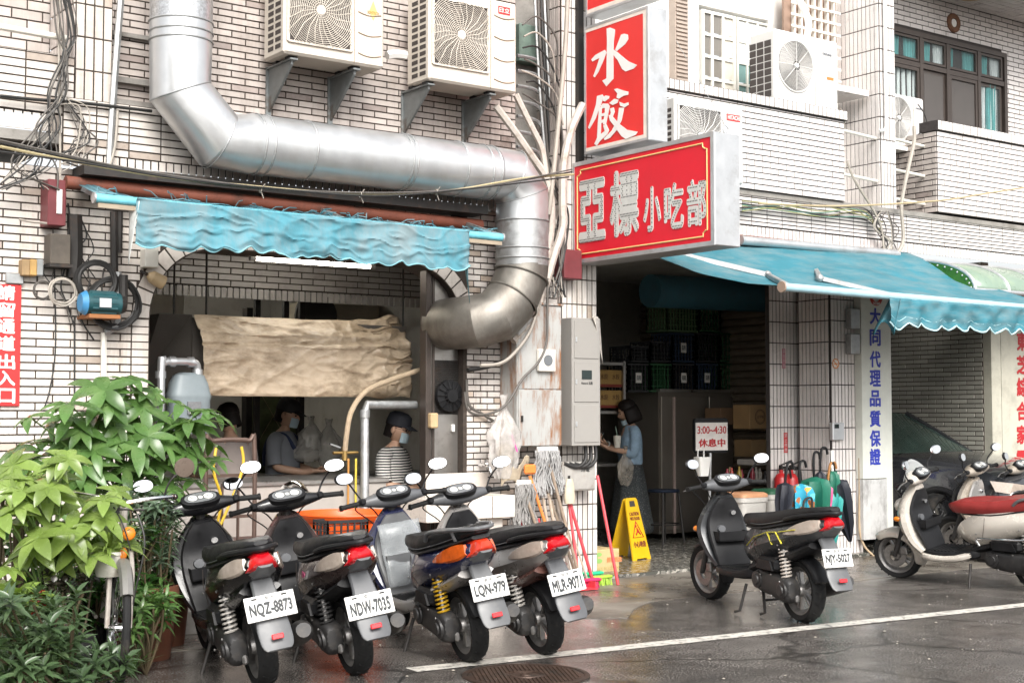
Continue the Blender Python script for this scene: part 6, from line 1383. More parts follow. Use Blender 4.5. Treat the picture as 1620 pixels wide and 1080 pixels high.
text('用電', ((x0+x1)/2+.06, 9.293, z1-.07), X_, Z_, .09, .03, m_ink, t)
for i, dx in enumerate((0, .03, .06)):
    g = MB(); p = W(925+8*i, 700, 9.3); g.tube(bez([p, p+V((-.01, -.02, -.14)), p+V((-.10, -.02, -.2)), p+V((-.22, 0, -.17))]), .016, 8); tag(g.build('conduit', m_cable), 'thick black cable looping under the meter box', 'cable', 'black cables looping under the meter box')
# blue-lettered sign pillar
m_board = mat('sign_board_white', (.72, .73, .66), .4, var=.05, dirt=(.50, .52, .46), ds=2, damt=.4)
a, b = W(1364, 650, 9.36), W(1412, 650, 9.36); zt_, zb_ = W(1388, 440, 9.36).z, W(1388, 852, 9.36).z
bs = thing('sign_board', 'tall white sign board with eight blue characters on the pillar', 'sign', ((a.x+b.x)/2, 9.4, zb_))
xr = W(1402, 650, 9.36).x; zq = W(1388, 757, 9.36).z
g = MB(); g.box(a.x, xr-.003, 9.36, 9.46, zq+.004, zt_); g.build('front_panel', m_board, bs); g = MB(); g.box(xr+.003, b.x, 9.37, 9.46, zb_, zt_); g.build('side_panel', m_board, bs)
g = MB(); g.box(a.x, xr-.003, 9.36, 9.46, zb_, zq-.004); g.build('lower_panel', mat('sign_board_grey', (.55, .55, .54), .5, var=.1, dirt=(.24, .23, .22), ds=3, dlo=.48, dhi=.64, dz=.5), bs)
m_blue = mat('letter_blue', (.03, .05, .42), .5, var=0)
for ch, py in zip('大同代理品質保證', (503, 542, 579, 620, 655, 688, 717, 746) if 0 else (514, 543, 575, 604, 634, 664, 696, 722)): pass
ys_ = [500, 534, 568, 598, 630, 662, 693, 722]
for ch, py in zip('大同代理品質保證', ys_):
    c = W(1385, py, 9.355); text(ch, (c.x, 9.358, c.z), X_, Z_, .165, .165, m_blue, bs, name='character', bold=.03)
c = W(1386, 468, 9.355); m_er = mat('emblem_red', (.55, .05, .03), .5)
g = MB(); Rq = Matrix.Translation((c.x, 9.357, c.z)) @ Matrix.Rotation(pi/2, 4, 'X'); g.lathe([(.060, 0), (.10, 0), (.10, .003), (.060, .003)], 28, M=Rq, closed=True); eb = g.build('emblem', m_er, bs)
text('TATUNG', (c.x, 9.353, c.z-.077), X_, Z_, .11, .028, m_letter, eb, bold=.02)
# right-hand pillar with red characters
rp = thing('sign_pillar', 'beige clad pillar with large red characters at the right edge', 'pillar', (13.8, 9.4, 0))
m_beige = mat('clad_beige', (.50, .48, .40), .5, var=.06, dirt=(.36, .34, .28), ds=2)
xs_ = W(1579, 600, 9.44).x
g = MB(); g.box(13.275, xs_-.004, 9.40, 9.6, 0, 3.0); g.build('narrow_panel', m_beige, rp); g = MB(); g.box(xs_+.004, 14.6, 9.40, 9.6, 0, 3.0); g.build('wide_panel', m_beige, rp)
m_lr = mat('letter_red', (.42, .02, .025), .5, var=0)
for ch, py in zip('東芝綜合家電', (540, 577, 612, 650, 687, 727)):
    c = W(1618, py, 9.39); text(ch, (c.x, 9.398, c.z), X_, Z_, .20, .21, m_lr, rp, name='character', bold=.035)
g = MB(); c = W(1612, 468, 9.39); g.lathe([(.05, 0), (.10, 0), (.10, .003), (.05, .003)], 28, M=Matrix.Translation((c.x, 9.397, c.z)) @ Matrix.Rotation(pi/2, 4, 'X'), closed=True); g.build('emblem', m_er, rp)
# left red notice
a, b = V((2.50, 9.43, 0)), W(32, 545, 9.43); zt_, zb_ = W(16, 450, 9.43).z, W(16, 642, 9.43).z
ln = thing('notice_board', 'red notice board with white characters at the left edge', 'sign', ((a.x+b.x)/2, 9.43, zb_))
g = MB(); g.box(a.x, b.x, 9.424, 9.438, zb_, zt_, 0, .002); g.build('board', mat('notice_red', (.62, .03, .03), .45, var=.05), ln)
for i, ch in enumerate('請留通道出入口'):
    c = W(10, (463, 490, 516, 543, 572, 598, 626)[i], 9.42); text(ch, (c.x, 9.4225, c.z), X_, Z_, .115, .098, m_letter, ln, name='character', bold=.03)
# small stuck-on notices of the right pier
for lab, px, py, w, h_, col, ch, yy, bt in (('round orange no smoking sticker on the front pier', 1322, 575, .105, .13, (.75, .25, .06), '', 9.44, 0), ('faded pink paper strip on the rear pier', 1240, 567, .045, .20, (.55, .22, .28), '請勿停車', 9.94, 0), ('red paper strip low on the rear pier', 1243, 700, .05, .20, (.58, .05, .05), '禁止停車', 9.94, 0)):
    c = W(px, py, yy); th = thing('sticker', lab, 'sticker', (c.x, yy, c.z))
    g = MB()
    if not ch:
        g.lathe([(.001, 0), (.052, 0), (.052, .002)], 24, M=Matrix.Translation((c.x, yy+.002, c.z)) @ Matrix.Rotation(pi/2, 4, 'X')); g.build('disc', mat('sticker_white', (.75, .7, .62), .5), th)
        g = MB(); g.torus((c.x, yy-.001, c.z), .045, .005, 28, 4, M=Matrix.Rotation(pi/2, 4, 'X')); g.beam((c.x-.03, yy-.001, c.z+.03), (c.x+.03, yy-.001, c.z-.03), .004, .007); g.beam((c.x-.025, yy-.001, c.z-.005), (c.x+.03, yy-.001, c.z-.0), .003, .009); g.build('symbol', mat('sticker_orange', col, .5), th)
    else:
        g.box(c.x-w/2, c.x+w/2, yy-.001, yy+.002, c.z-h_/2, c.z+h_/2); g.build('strip', mat('strip_%d' % int(col[1]*99), col, .6), th)
        for i, q in enumerate(ch): text(q, (c.x, yy-.0015, c.z+h_*(.36-.24*i)), X_, Z_, w*.7, h_*.19, mat('strip_letter', (.62, .5, .5), .6), th, name='character')
c = W(1327, 682, 9.40); t, *_ = wbox('door_phone', 'small grey entry box on the front pier', 'intercom', 1318, 668, 1336, 696, 9.40, .05, m_alu); g = MB(); g.box(c.x-.06, c.x+.0, 9.395, 9.401, c.z+.03, c.z+.07); g.build('screen', m_dglass, t)
for i, (px, py) in enumerate(((1353, 505), (1353, 545))):
    t, *_ = wbox('meter_box', ['upper', 'lower'][i]+' small grey junction box on the front pier beside the sign board', 'junction box', px-6, py-17, px+8, py+15, 9.36, .08, m_galv2)
g = MB(); g.tube(bez([W(1360, 460, 9.40), W(1359, 600, 9.41), W(1360, 760, 9.41), W(1362, 850, 9.40), W(1390, 884, 9.3), W(1408, 886, 9.25)]), .012, 6); tag(g.build('hose', mat('tan_cable', (.45, .34, .22), .7)), 'tan hose running down the front pier to the pavement', 'hose')
g = MB(); g.tube([W(1290, 470, 9.80), W(1290, 870, 9.80)], .035, 12); tag(g.build('drain_pipe', mat('drain_brown', (.30, .25, .21), .6)), 'brown drain pipe in the gap between the two piers', 'pipe')

# left wall gear
def gear(name, label, cat, px0, py0, px1, py1, Y, dep, m): return wbox(name, label, cat, px0, py0, px1, py1, Y, dep, m)
t, x0, x1, z0, z1 = gear('fuse_box', 'maroon metal fuse box high on the left wall', 'fuse box', 76, 284, 105, 357, 9.28, .16, mat('maroon_box', (.16, .035, .04), .5, var=.15)); g = MB(); xm = (x0+x1)/2; g.box(xm-.005, xm+.03, 9.272, 9.281, z0+.08, z0+.24); g.build('label_plate', m_white_p, t)
t, x0, x1, z0, z1 = gear('cable_box', 'blackened tapering cable box under the maroon fuse box', 'cable box', 80, 370, 112, 418, 9.30, .14, mat('soot_box', (.09, .075, .06), .7, var=.3)); g = MB(); g.box(x0-.01, x1+.01, 9.28, 9.44, z0-.02, z0); g.build('rim', m_dark, t)
for i, (pa, pb, col, lab) in enumerate(((35, 48, (.30, .2, .10), 'brown wooden switch box of the row of three'), (48, 59, (.42, .26, .09), 'ochre switch box in the middle of the row of three'), (59, 69, (.26, .27, .27), 'grey switch box of the row of three'))): gear('switch_box', lab, 'switch box', pa, 410, pb, 436, 9.36, .08, mat('sw_%d' % i, col, .7, var=.2))
gear('wall_plate', 'grey metal plate above the red notice board', 'plate', 10, 432, 38, 449, 9.41, .03, m_galv2)
t, x0, x1, z0, z1 = gear('cover_box', 'beige plastic cover box at the arch corner under the torn awning', 'junction box', 230, 393, 251, 423, 9.34, .1, m_cream)
lp = thing('flood_lamp', 'small yellowed spot lamp at the spring of the arch', 'lamp', W(255, 447, 9.3)); c = W(254, 446, 9.32); g = MB(); g.lathe([(.02, 0), (.045, .03), (.05, .12), (.045, .125), (.001, .11)], 16, M=Matrix.Translation(c+V((-.07, .05, .05))) @ Matrix.Rotation(radians(115), 4, 'Y')); g.build('shade', mat('lamp_tan', (.48, .35, .2), .5), lp); g = MB(); g.tube([c+V((-.08, .05, .05)), c+V((-.1, .11, .08))], .01, 6); g.build('arm', m_dark, lp)
pu = thing('water_pump', 'teal electric motor pump on the left wall inside coils of black hose', 'pump', W(160, 480, 9.30)); c = W(158, 480, 9.26)
g = MB(); g.tube([c+V((-.10, 0, 0)), c+V((.13, 0, 0))], .075, 18)
for k in range(12): a = 2*pi*k/12; g.box(c.x-.07, c.x+.10, c.y+.075*cos(a)-.004, c.y+.075*cos(a)+.004, c.z+.075*sin(a)-.004, c.z+.075*sin(a)+.010)
g.build('motor', mat('pump_teal', (.012, .065, .075), .45), pu); g = MB(); g.tube([c+V((-.135, 0, 0)), c+V((-.10, 0, 0))], [.06, .082], 18); g.build('fan_cover', mat('pump_blue', (.05, .22, .42), .45), pu)
g = MB(); g.box(c.x-.03, c.x+.05, c.y-.082, c.y-.074, c.z-.03, c.z+.03); g.build('label_plate', m_alu, pu); g = MB(); g.tube([c+V((.13, 0, 0)), c+V((.17, 0, 0))], [.07, .055], 16); g.tube([c+V((.16, 0, .0)), c+V((.16, -.0, .20))], .03, 10); g.build('pump_head', m_dark, pu); g = MB(); g.box(c.x-.09, c.x+.12, c.y-.06, 9.44, c.z-.10, c.z-.075); g.build('bracket', mat('rust_orange', (.30, .12, .04), .7), pu)
rr = rng(5)
def loop(cx, cy, R, n, Y, lab, m=m_cable, r=.011, name='hose_coil', grp=None):
    c = W(cx, cy, Y); g = MB(); pts = []
    for i in range(n*22): t = 2*pi*i/22; q = R*(1+.10*sin(t*.37+i*.011)); pts.append(c+V((q*cos(t)*(1+.04*sin(i*.9)), -.012-.03*abs(sin(t*.53)), q*sin(t)*.95)))
    g.tube(pts, r, 5); return tag(g.build(name, m), lab, 'hose', grp)
loop(150, 445, .13, 7, 9.36, 'coil of black hose hung above the teal pump'); loop(178, 480, .17, 4, 9.38, 'looser coil of black cable behind the teal pump'); loop(97, 462, .09, 3, 9.36, 'small coil of grey cable left of the pump', m_cable3, .007); loop(65, 460, .06, 4, 9.38, 'tangle of thin wire under the three switch boxes', m_cable2, .004)
def cable(pts, Y, r, m, lab, name='cable', grp=None, jit=.0, k=6):
    lab = lab.replace('cable', {'black_cable': 'black', 'grey_cable': 'grey', 'white_cable': 'whitish', 'olive_cable': 'olive', 'green_cable': 'green', 'yellowed_cable': 'yellowed', 'galvanised_dull': 'steel'}.get(m.name, 'dark')+' cable', 1) if grp else lab
    P = [W(p[0], p[1], (p[2] if len(p) > 2 else Y)) for p in pts]; g = MB(); g.tube(bez(P, k), r, 6); return tag(g.build(name, m), lab, 'pipe' if 'pipe' in name else 'cable', grp)
cable([(187, 430), (187, 500), (178, 520), (166, 526)], 9.37, .022, m_galv2, 'grey pipe elbow beside the teal pump', 'water_pipe'); cable([(164, 526), (164, 620), (163, 700)], 9.40, .020, m_cream, 'thin cream pipe down the left wall from the pump to the plants', 'water_pipe'); cable([(180, 335), (181, 430)], 9.39, .026, m_dark, 'dark pipe down the wall left of the arch', 'water_pipe'); cable([(190, 335), (189, 400)], 9.40, .020, m_dark, 'second dark pipe stub left of the arch', 'water_pipe')
cable([(118, 340), (119, 400), (116, 440)], 9.40, .05, m_dark, 'thick black conduit beside the blackened cable box', 'conduit_pipe')
cable([(191, 0), (184, 90), (176, 200), (172, 270), (168, 300)], 9.36, .024, m_galv2, 'grey conduit down the wall between column and duct', 'conduit_pipe'); cable([(186, 175), (182, 230), (172, 268)], 9.34, .010, m_cable3, 'white cable beside the grey conduit', 'cable')
# cable runs across the front
FR = [((0, 226), (90, 246), (200, 268), (330, 290), (480, 302), (640, 308), (780, 292), (905, 272)), ((0, 232), (110, 254), (240, 277), (380, 293), (560, 307), (700, 303), (830, 282), (908, 276)), ((0, 222), (80, 240), (180, 262), (300, 282), (450, 300), (620, 305), (760, 296), (905, 268)), ((0, 240), (120, 256), (280, 282), (420, 297), (590, 310), (730, 300), (900, 280))]
for i, p in enumerate(FR): cable(p, 8.86-.02*i, .007+.003*(i == 1), [m_cable, mat('yellowed_cable', (.38, .32, .18), .6), m_cable2, m_cable][i], 'cable of the bundle strung in front of the duct', 'cable', 'cables strung across the front')
g = MB()
for px, py in ((412, 300), (570, 308), (690, 304)):
    c = W(px, py, 8.83); g.torus(c, .02, .004, 10, 4, M=Matrix.Rotation(pi/2, 4, 'Y')); g.tube([c, c+V((.03, -.01, .04))], .003, 4); g.tube([c, c+V((.02, -.01, -.06))], .003, 4)
g.build('cable_tie', m_cable3, bpy.data.objects['cable'] if 'cable' in bpy.data.objects else None, kind='stuff')
rr = rng(11)
for i in range(13):
    x = 84+rr.uniform(0, 34); m = [m_cable, m_cable2, m_cable, m_cable2, m_cable3][i % 5]
    cable([(x+rr.uniform(-8, 8), -8), (x+8+rr.uniform(-6, 6), 55), (103+rr.uniform(-5, 5), 92), (90+rr.uniform(-16, 14), 150), (68+rr.uniform(-14, 26), 205), (40+rr.uniform(-38, 50), 262), (rr.uniform(-20, 95), 300)], 9.28-.02*rr.random(), rr.choice((.003, .0045, .006)), m, 'loose cable of the bunch hanging past the left column', 'cable', 'loose cables at the left column')
for i in range(9):
    cable([(100+rr.uniform(-6, 10), 158+rr.uniform(-8, 8)), (128+rr.uniform(-5, 12), 190+rr.uniform(-20, 20)), (130+rr.uniform(-20, 30), 225), (98+rr.uniform(-8, 40), 250), (90+rr.uniform(0, 120), 262+rr.uniform(-6, 14))], 9.32, rr.choice((.004, .006)), [m_cable, m_cable3, m_cable2][i % 3], 'thin stray cable on the beam left of the duct', 'cable', 'stray cables on the beam')
cable([(0, 152), (60, 158), (130, 163), (240, 176)], 9.34, .012, m_cable, 'black cable along the balcony front to the duct', 'cable'); cable([(92, 0), (94, 160), (95, 270), (90, 345), (60, 352), (30, 347)], 9.30, .008, m_cable3, 'white cable looping past the maroon fuse box', 'cable')
for i in range(12):
    x = 82+rr.uniform(-12, 90); y = 300+rr.uniform(0, 150); cable([(x, y), (x+rr.uniform(-14, 14), y+30), (x+rr.uniform(-22, 22), y+60), (x+rr.uniform(-14, 30), y+95)], 9.40, rr.choice((.004, .006)), [m_cable, m_cable, m_cable2][i % 3], 'black stray wire on the left wall around the pump', 'wire', 'stray wires around the pump')
cable([(85, 395), (88, 540), (80, 610), (70, 645)], 9.42, .005, m_cable, 'thin black wire trailing down the left wall beside the notice', 'wire'); cable([(118, 500), (118, 640)], 9.43, .006, m_cable, 'straight black wire down the left wall', 'wire')
# pipe shaft between the buildings
cable([(784, 168), (812, 205), (842, 248), (864, 282), (872, 320), (871, 370), (862, 412), (850, 450)], 9.25, .031, mat('lagged_pipe', (.52, .47, .42), .7, var=.15, vs=20, dirt=(.33, .27, .22), ds=8), 'thick lagged pipe sweeping down from the second air conditioner', 'lagged_pipe')
cable([(816, 150), (838, 195), (856, 232), (862, 262), (866, 300)], 9.30, .027, MATS['lagged_pipe'], 'shorter lagged pipe beside the sweeping one', 'lagged_pipe')
cable([(922, 165), (904, 205), (892, 260), (890, 320), (890, 360), (876, 405), (866, 440), (856, 472), (838, 510), (812, 540)], 9.22, .034, MATS['lagged_pipe'], 'thick pale lagged pipe running down beside the red signs', 'lagged_pipe')
cable([(898, -5), (894, 80), (884, 190), (874, 290), (868, 340)], 9.22, .020, m_cable3, 'white pipe running straight down the shaft from the top', 'cable')
cable([(860, 430), (852, 480), (838, 525), (812, 560), (790, 575), (760, 578)], 9.12, .014, m_cable3, 'white cable sagging from the pipes to the steel panel', 'cable'); cable([(866, 440), (866, 500), (864, 545), (850, 575), (826, 600), (800, 640), (770, 655), (742, 650), (735, 620)], 9.14, .010, m_cable2, 'grey cable looping across the rusty cabinet', 'cable'); cable([(740, 585), (770, 580), (800, 570)], 9.3, .02, m_cable, 'black hose behind the duct mouth', 'hose')
cable([(738, 600), (742, 640), (764, 655), (784, 668)], 9.40, .012, m_cable2, 'grey tube on the tiled wall under the duct mouth', 'cable')
for i in range(7): y = 96+i*24; g = MB(); g.tube(bez([W(818, y-8, 9.62), W(846, y-2, 9.62), W(858, y+12, 9.62), W(862, y+40, 9.62)], 5), .016, 6); tag(g.build('conduit', m_galv2), ['topmost', 'second highest', 'third highest', 'middle', 'third lowest', 'second lowest', 'lowest'][i]+' bent grey conduit of the row in the shaft between the buildings', 'conduit', 'bent conduits in the pipe shaft')
for i in range(5): cable([(846+5*i, -6), (850+5*i, 80), (856+5*i, 170), (864+4*i, 260), (872+3*i, 330)], 9.60, .012, [m_galv2, m_cable2, m_cable][i % 3], ['leftmost', 'second', 'middle', 'fourth', 'rightmost'][i]+' of the five straight conduits running down the shaft wall', 'conduit_pipe', 'straight conduits in the pipe shaft')
for i in range(10): cable([(868+rr.uniform(-20, 30), 250+rr.uniform(0, 40)), (884+rr.uniform(-14, 14), 330), (880+rr.uniform(-20, 14), 400), (876+rr.uniform(-24, 22), 470)], 9.30, rr.choice((.005, .008)), [m_cable, m_cable2, m_cable3][i % 3], 'loose cable hanging in the pipe shaft', 'cable', 'loose cables in the pipe shaft')
for i in range(7): cable([(822+rr.uniform(0, 14), 40+i*18), (850, 34+i*20+rr.uniform(-10, 10)), (878+rr.uniform(-6, 8), 60+i*22), (884+rr.uniform(-6, 8), 110+i*22)], 9.42, .008, [m_cable2, m_cable3, m_cable][i % 3], 'cable crossing the top of the pipe shaft', 'cable', 'cables crossing the pipe shaft')
t, *_ = wbox('fuse_box', 'maroon fuse box tucked behind the wide red sign', 'fuse box', 893, 395, 921, 441, 9.30, .14, MATS['maroon_box'])
t, *_ = wbox('shaft_box', 'green tarnished box high in the pipe shaft', 'box', 822, 40, 858, 100, 9.68, .1, mat('verdigris', (.12, .17, .14), .7, var=.3, vs=10))
# right cluster
for i in range(9): cable([(1174, 318+i*2), (1230+rr.uniform(-10, 10), 326+rr.uniform(-4, 8)), (1300, 332+rr.uniform(-6, 14)), (1360+rr.uniform(-8, 8), 334+rr.uniform(-8, 16)), (1386+rr.uniform(-6, 12), 350+rr.uniform(-10, 14))], 9.34, rr.choice((.005, .007)), [mat('olive_cable', (.30, .29, .12), .6), m_cable2, m_cable, mat('green_cable', (.10, .22, .17), .6)][i % 4], 'cable of the bundle strung along the white balcony wall', 'cable', 'cables along the white balcony')
for i in range(10): cable([(1378+rr.uniform(-6, 30), 334), (1384+rr.uniform(-6, 40), 360), (1392+rr.uniform(-10, 28), 385), (1386+rr.uniform(-8, 34), 408), (1400+rr.uniform(-10, 14), 422)], 9.30, rr.choice((.005, .008)), [m_cable2, m_cable3, m_cable][i % 3], 'cable of the tangle under the right column', 'cable', 'tangled cables under the right column')
cable([(1340, 255), (1352, 285), (1380, 330), (1394, 360), (1398, 395)], 9.30, .013, m_cable3, 'white cable crossing down to the tangle under the right column', 'cable'); cable([(1446, 200), (1446, 225), (1438, 262), (1430, 300), (1426, 330), (1428, 385), (1406, 415)], 9.28, .020, m_cable3, 'white bundle of pipes below the small air conditioner', 'cable')
cable([(1200, 322), (1330, 326), (1480, 318), (1560, 306), (1625, 296)], 9.1, .010, mat('rope_tan', (.42, .33, .2), .8), 'tan rope sagging across the right balcony', 'rope'); cable([(1452, 165), (1462, 180), (1466, 200), (1450, 215)], 9.7, .006, m_cable, 'thin black cable at the small air conditioner', 'cable')
cable([(1330, 172), (1336, 190), (1330, 215), (1326, 240)], 9.4, .010, m_cable3, 'white cable off the end of the balcony wall', 'cable')
cable([(612, 88), (625, 86), (642, 88)], 9.3, .035, m_white_p, 'white pipe joining the two beige air conditioners', 'cover_pipe')

# ------------------------------------------------------------------ sink, mops and brooms
m_tilew = mat('sink_tile', (.68, .62, .56), .3, var=.05, dirt=(.42, .32, .22), ds=4, damt=.5)
sk = thing('sink', 'tiled white outdoor sink trough below the steel panel', 'sink', W(770, 880, 9.1))
sa, sb = W(742, 795, 8.98), W(815, 790, 8.98); zt_, zb_ = W(780, 784, 8.98).z, W(780, 814, 8.98).z+0; zb_ = zt_-.17
X0s, X1s = sa.x, sb.x
g = MB(); g.box(X0s-.0, X1s, 8.98, 9.02, zb_, zt_, 0, .004); g.build('front_wall', m_tilew, sk)
g = MB(); g.box(X0s, X0s+.04, 9.022, 9.42, zb_, zt_, 0, .004); g.build('left_wall', m_tilew, sk); g = MB(); g.box(X1s-.04, X1s, 9.022, 9.42, zb_, zt_+.0, 0, .004); g.build('right_wall', m_tilew, sk)
g = MB(); g.box(X0s-.10, X1s+.05, 9.42, 9.445, zb_, zt_+.16, 0, .004); g.build('splashback', m_tilew, sk); g = MB(); g.box(X0s+.04, X1s-.04, 9.022, 9.418, zb_, zb_+.05); g.build('basin_floor', mat('basin_rust', (.34, .26, .18), .5, var=.25), sk)
g = MB(); g.box(X0s-.33, X0s-.005, 9.06, 9.44, zb_-.02, zb_+.16, 0, .005); g.build('drain_board', m_tilew, sk); g = MB(); g.box(X0s+.06, X1s-.06, 9.06, 9.40, 0, zb_-.002, 0, .005); g.build('pedestal', m_tilew, sk)
g = MB(); x = (X0s+X1s)/2; g.box(x-.002, x+.002, 8.977, 8.9795, zb_, zt_); g.box(x-.002, x+.002, 9.057, 9.0595, 0, zb_); g.box(X0s+.06, X1s-.06, 9.057, 9.0593, .30, .304); g.build('tile_joint', m_grout, sk, smooth=0)
c = W(763, 735, 9.40); g = MB(); g.cyl(c+V((0, .04, 0)), c+V((0, -.09, 0)), .016, 10); g.tube([c+V((0, -.08, 0)), c+V((0, -.11, -.03)), c+V((0, -.115, -.07))], .013, 8); g.cyl(c+V((0, -.05, 0)), c+V((0, -.05, .045)), .011, 8); g.beam(c+V((-.045, -.05, .05)), c+V((.045, -.05, .05)), .012, .012); tag(g.build('tap', m_chrome), 'chrome tap on the small tiled wall over the sink', 'tap')
c = W(797, 690, 9.18); g = MB(); bag_mesh(g, c, .15, .66, 7, 40, 22); tag(g.build('refuse_bag', mat('clear_bag', (.58, .55, .52), .16, var=.3, vs=12, alpha=.5), smooth=70), 'clear plastic bag of rubbish hanging beside the rusty cabinet', 'bag')
g = MB(); g.ell(c+V((.02, 0, -.14)), .09, .06, .09, 12, 8); tag(g.build('refuse', mat('refuse_mix', (.30, .25, .18), .8, var=.6, vs=25), smooth=60), 'rubbish bundled inside the clear bag', 'rubbish'); g = MB(); g.tube([c+V((.03, -.06, .02)), c+V((.08, -.07, -.12))], .008, 5); tag(g.build('ribbon', mat('ribbon_pink', (.65, .10, .35), .6)), 'pink string on the clear rubbish bag', 'string')
def strands(name, label, top, n, w, L, m, Y, spread=.04, seed=1, wave=.015):
    r = rng(seed); c = W(top[0], top[1], Y); g = MB()
    for i in range(n):
        x = r.uniform(-w, w); y = r.uniform(-.04, .03); l = L*r.uniform(.75, 1.05); ph = r.uniform(0, 6); pts = [c+V((x*(1+spread*k*4)+wave*sin(ph+k*2.2), y-.015*sin(k*1.5), -l*k/5)) for k in range(6)]; g.tube(pts, .006, 5)
    return g, c
def mop(label, top, n, w, L, foot, Y, seed, col=(.33, .325, .32), handle=None, hl=None):
    g, c = strands('', '', top, n, w, L, None, Y, seed=seed); t = thing('mop', label, 'mop', G(*foot), 'mops leaning on the wall'); g.build('mop_head', mat('mop_%d' % seed, col, .95, var=.25, vs=30), t, kind='stuff')
    g = MB(); g.box(c.x-w, c.x+w, c.y-.02, c.y+.02, c.z-.02, c.z+.03, 0, .008); g.build('clamp', m_white_p, t); e = V((c.x+.16, Y-.25, .01)) if hl is None else V(hl); g = MB(); g.tube([c+V((0, .02, 0)), e], .013, 8); g.build('handle', handle or mat('old_wood', (.26, .20, .15), .8, var=.2, vs=30), t)
mop('grey string mop hung upside down under the rusty cabinet, the upper one', (866, 712), 90, .10, .36, (900, 905), 9.16, 3)
mop('grey string mop hung lower, beside the sink edge', (828, 765), 70, .07, .36, (850, 900), 9.12, 4, (.27, .26, .25))
def pole(name, label, p, q, r, m, cat='broom', parts=()):
    t = thing(name, label, cat, q, None); g = MB(); g.tube([p, q], r, 8); g.build('handle', m, t); return t
m_pr = mat('red_handle', (.62, .055, .07), .35, var=.06); m_po = mat('orange_handle', (.70, .22, .05), .35, var=.06); m_wood = mat('pale_wood', (.40, .32, .25), .75, var=.2, vs=25)
q = W(896, 912, 9.0); t = pole('squeegee', 'orange handled squeegee leaning head up on the wall', W(838, 752, 9.12), V((q.x, 9.0, .01)), .013, m_po, 'squeegee'); c = W(838, 748, 9.11); g = MB(); g.box(c.x-.055, c.x+.055, c.y-.025, c.y+.02, c.z-.01, c.z+.07, 0, .015); g.build('head', m_po, t)
for i, (a, b, m, lab, r) in enumerate((((893, 765), (940, 905), m_pr, 'bright red broom handle crossing another below the switch box', .014), ((897, 770), (917, 935), m_pr, 'red dustpan handle standing below the switch box', .012), ((945, 752), (967, 868), m_pr, 'pinkish red pole leaning beside the step ladder', .013), ((820, 808), (840, 868), m_pr, 'red handle leaning behind the scooter seat by the sink', .013), ((868, 780), (888, 900), m_wood, 'pale wooden pole between the mops', .014), ((880, 790), (902, 915), mat('grey_wood', (.24, .20, .17), .8, var=.25, vs=25), 'weathered grey pole between the mops', .016), ((852, 820), (866, 872), m_pr, 'short pink handle behind the orange squeegee', .009), ((906, 845), (924, 900), m_wood, 'thin wooden handle in front of the cardboard box', .008), ((858, 782), (880, 902), m_wood, 'pale wooden pole just right of the orange squeegee', .013), ((872, 792), (910, 905), MATS['old_wood'], 'brown wooden pole leaning steeply to the right between the mops', .013))):
    q = W(b[0], b[1], 9.02); q.z = max(q.z, .01) if i not in (0, 1) else .01; p_ = W(a[0], a[1], 9.18)
    if q.z > .05: q = p_+(q-p_)*((p_.z-.01)/(p_.z-q.z))
    pole('broom', lab, p_, q, r, m)
g, c = strands('', '', (901, 762), 40, .05, .16, None, 9.12, seed=8); c = W(901, 765, 9.12); g = MB(); g.loft([[c+V((r*cos(2*pi*j/12), r*.6*sin(2*pi*j/12), z)) for j in range(12)] for z, r in ((-.16, .045), (-.12, .055), (-.02, .045), (.04, .03))]); tag(g.build('work_glove', mat('cream_glove', (.56, .50, .38), .95, var=.15, bump=.3), smooth=70), 'cream cloth glove pulled over a broom handle', 'glove')
g = MB(); c = W(812, 735, 9.15); g.grid(lambda u, v: V((c.x-.12+.30*u, c.y-.03*sin(u*5), c.z-.05+.10*u+.03*sin(u*9)-.13*v*(1-.5*u)+.03*noise.noise(V((u*6, v*5, 0))))), 12, 6); tag(g.build('rag', mat('old_rag', (.36, .30, .22), .95, var=.25), smooth=70, solid=.006), 'dirty tan rag draped over the sink splashback', 'rag')
dp = thing('dustpan', 'red dustpan lying at the foot of the broom handles', 'dustpan', G(922, 934)); c = G(918, 934); g = MB(); g.box(c.x-.15, c.x+.12, c.y-.08, c.y+.14, .012, .02); g.box(c.x-.15, c.x+.12, c.y+.13, c.y+.14, .02, .09); g.box(c.x-.15, c.x-.143, c.y-.05, c.y+.13, .02, .07); g.box(c.x+.113, c.x+.12, c.y-.05, c.y+.13, .02, .07); g.build('pan', m_pr, dp)
for lab, px, py, col, nm in (('green brush head lying on the red dustpan', 938, 920, (.03, .55, .25), 'brush'), ('crimson brush head beside the green one', 934, 931, (.60, .03, .12), 'brush'), ('lime green bristle pad at the end of the dustpan', 952, 926, (.35, .55, .06), 'brush')):
    c = G(px, py); t = thing('brush', lab, 'brush', (c.x, c.y, .03)); g = MB(); g.box(c.x-.10, c.x+.10, c.y-.03, c.y+.03, .06, .085, 0, .008); g.build('block', mat('brush_%s' % nm+str(px), col, .5), t); g = MB()
    for k in range(60): x = c.x+rr.uniform(-.09, .09); y = c.y+rr.uniform(-.025, .025); g.tube([(x, y, .06), (x+rr.uniform(-.012, .012), y+rr.uniform(-.02, .02), .005)], .004, 4)
    g.build('bristle', MATS['brush_%s' % nm+str(px)], t, kind='stuff')
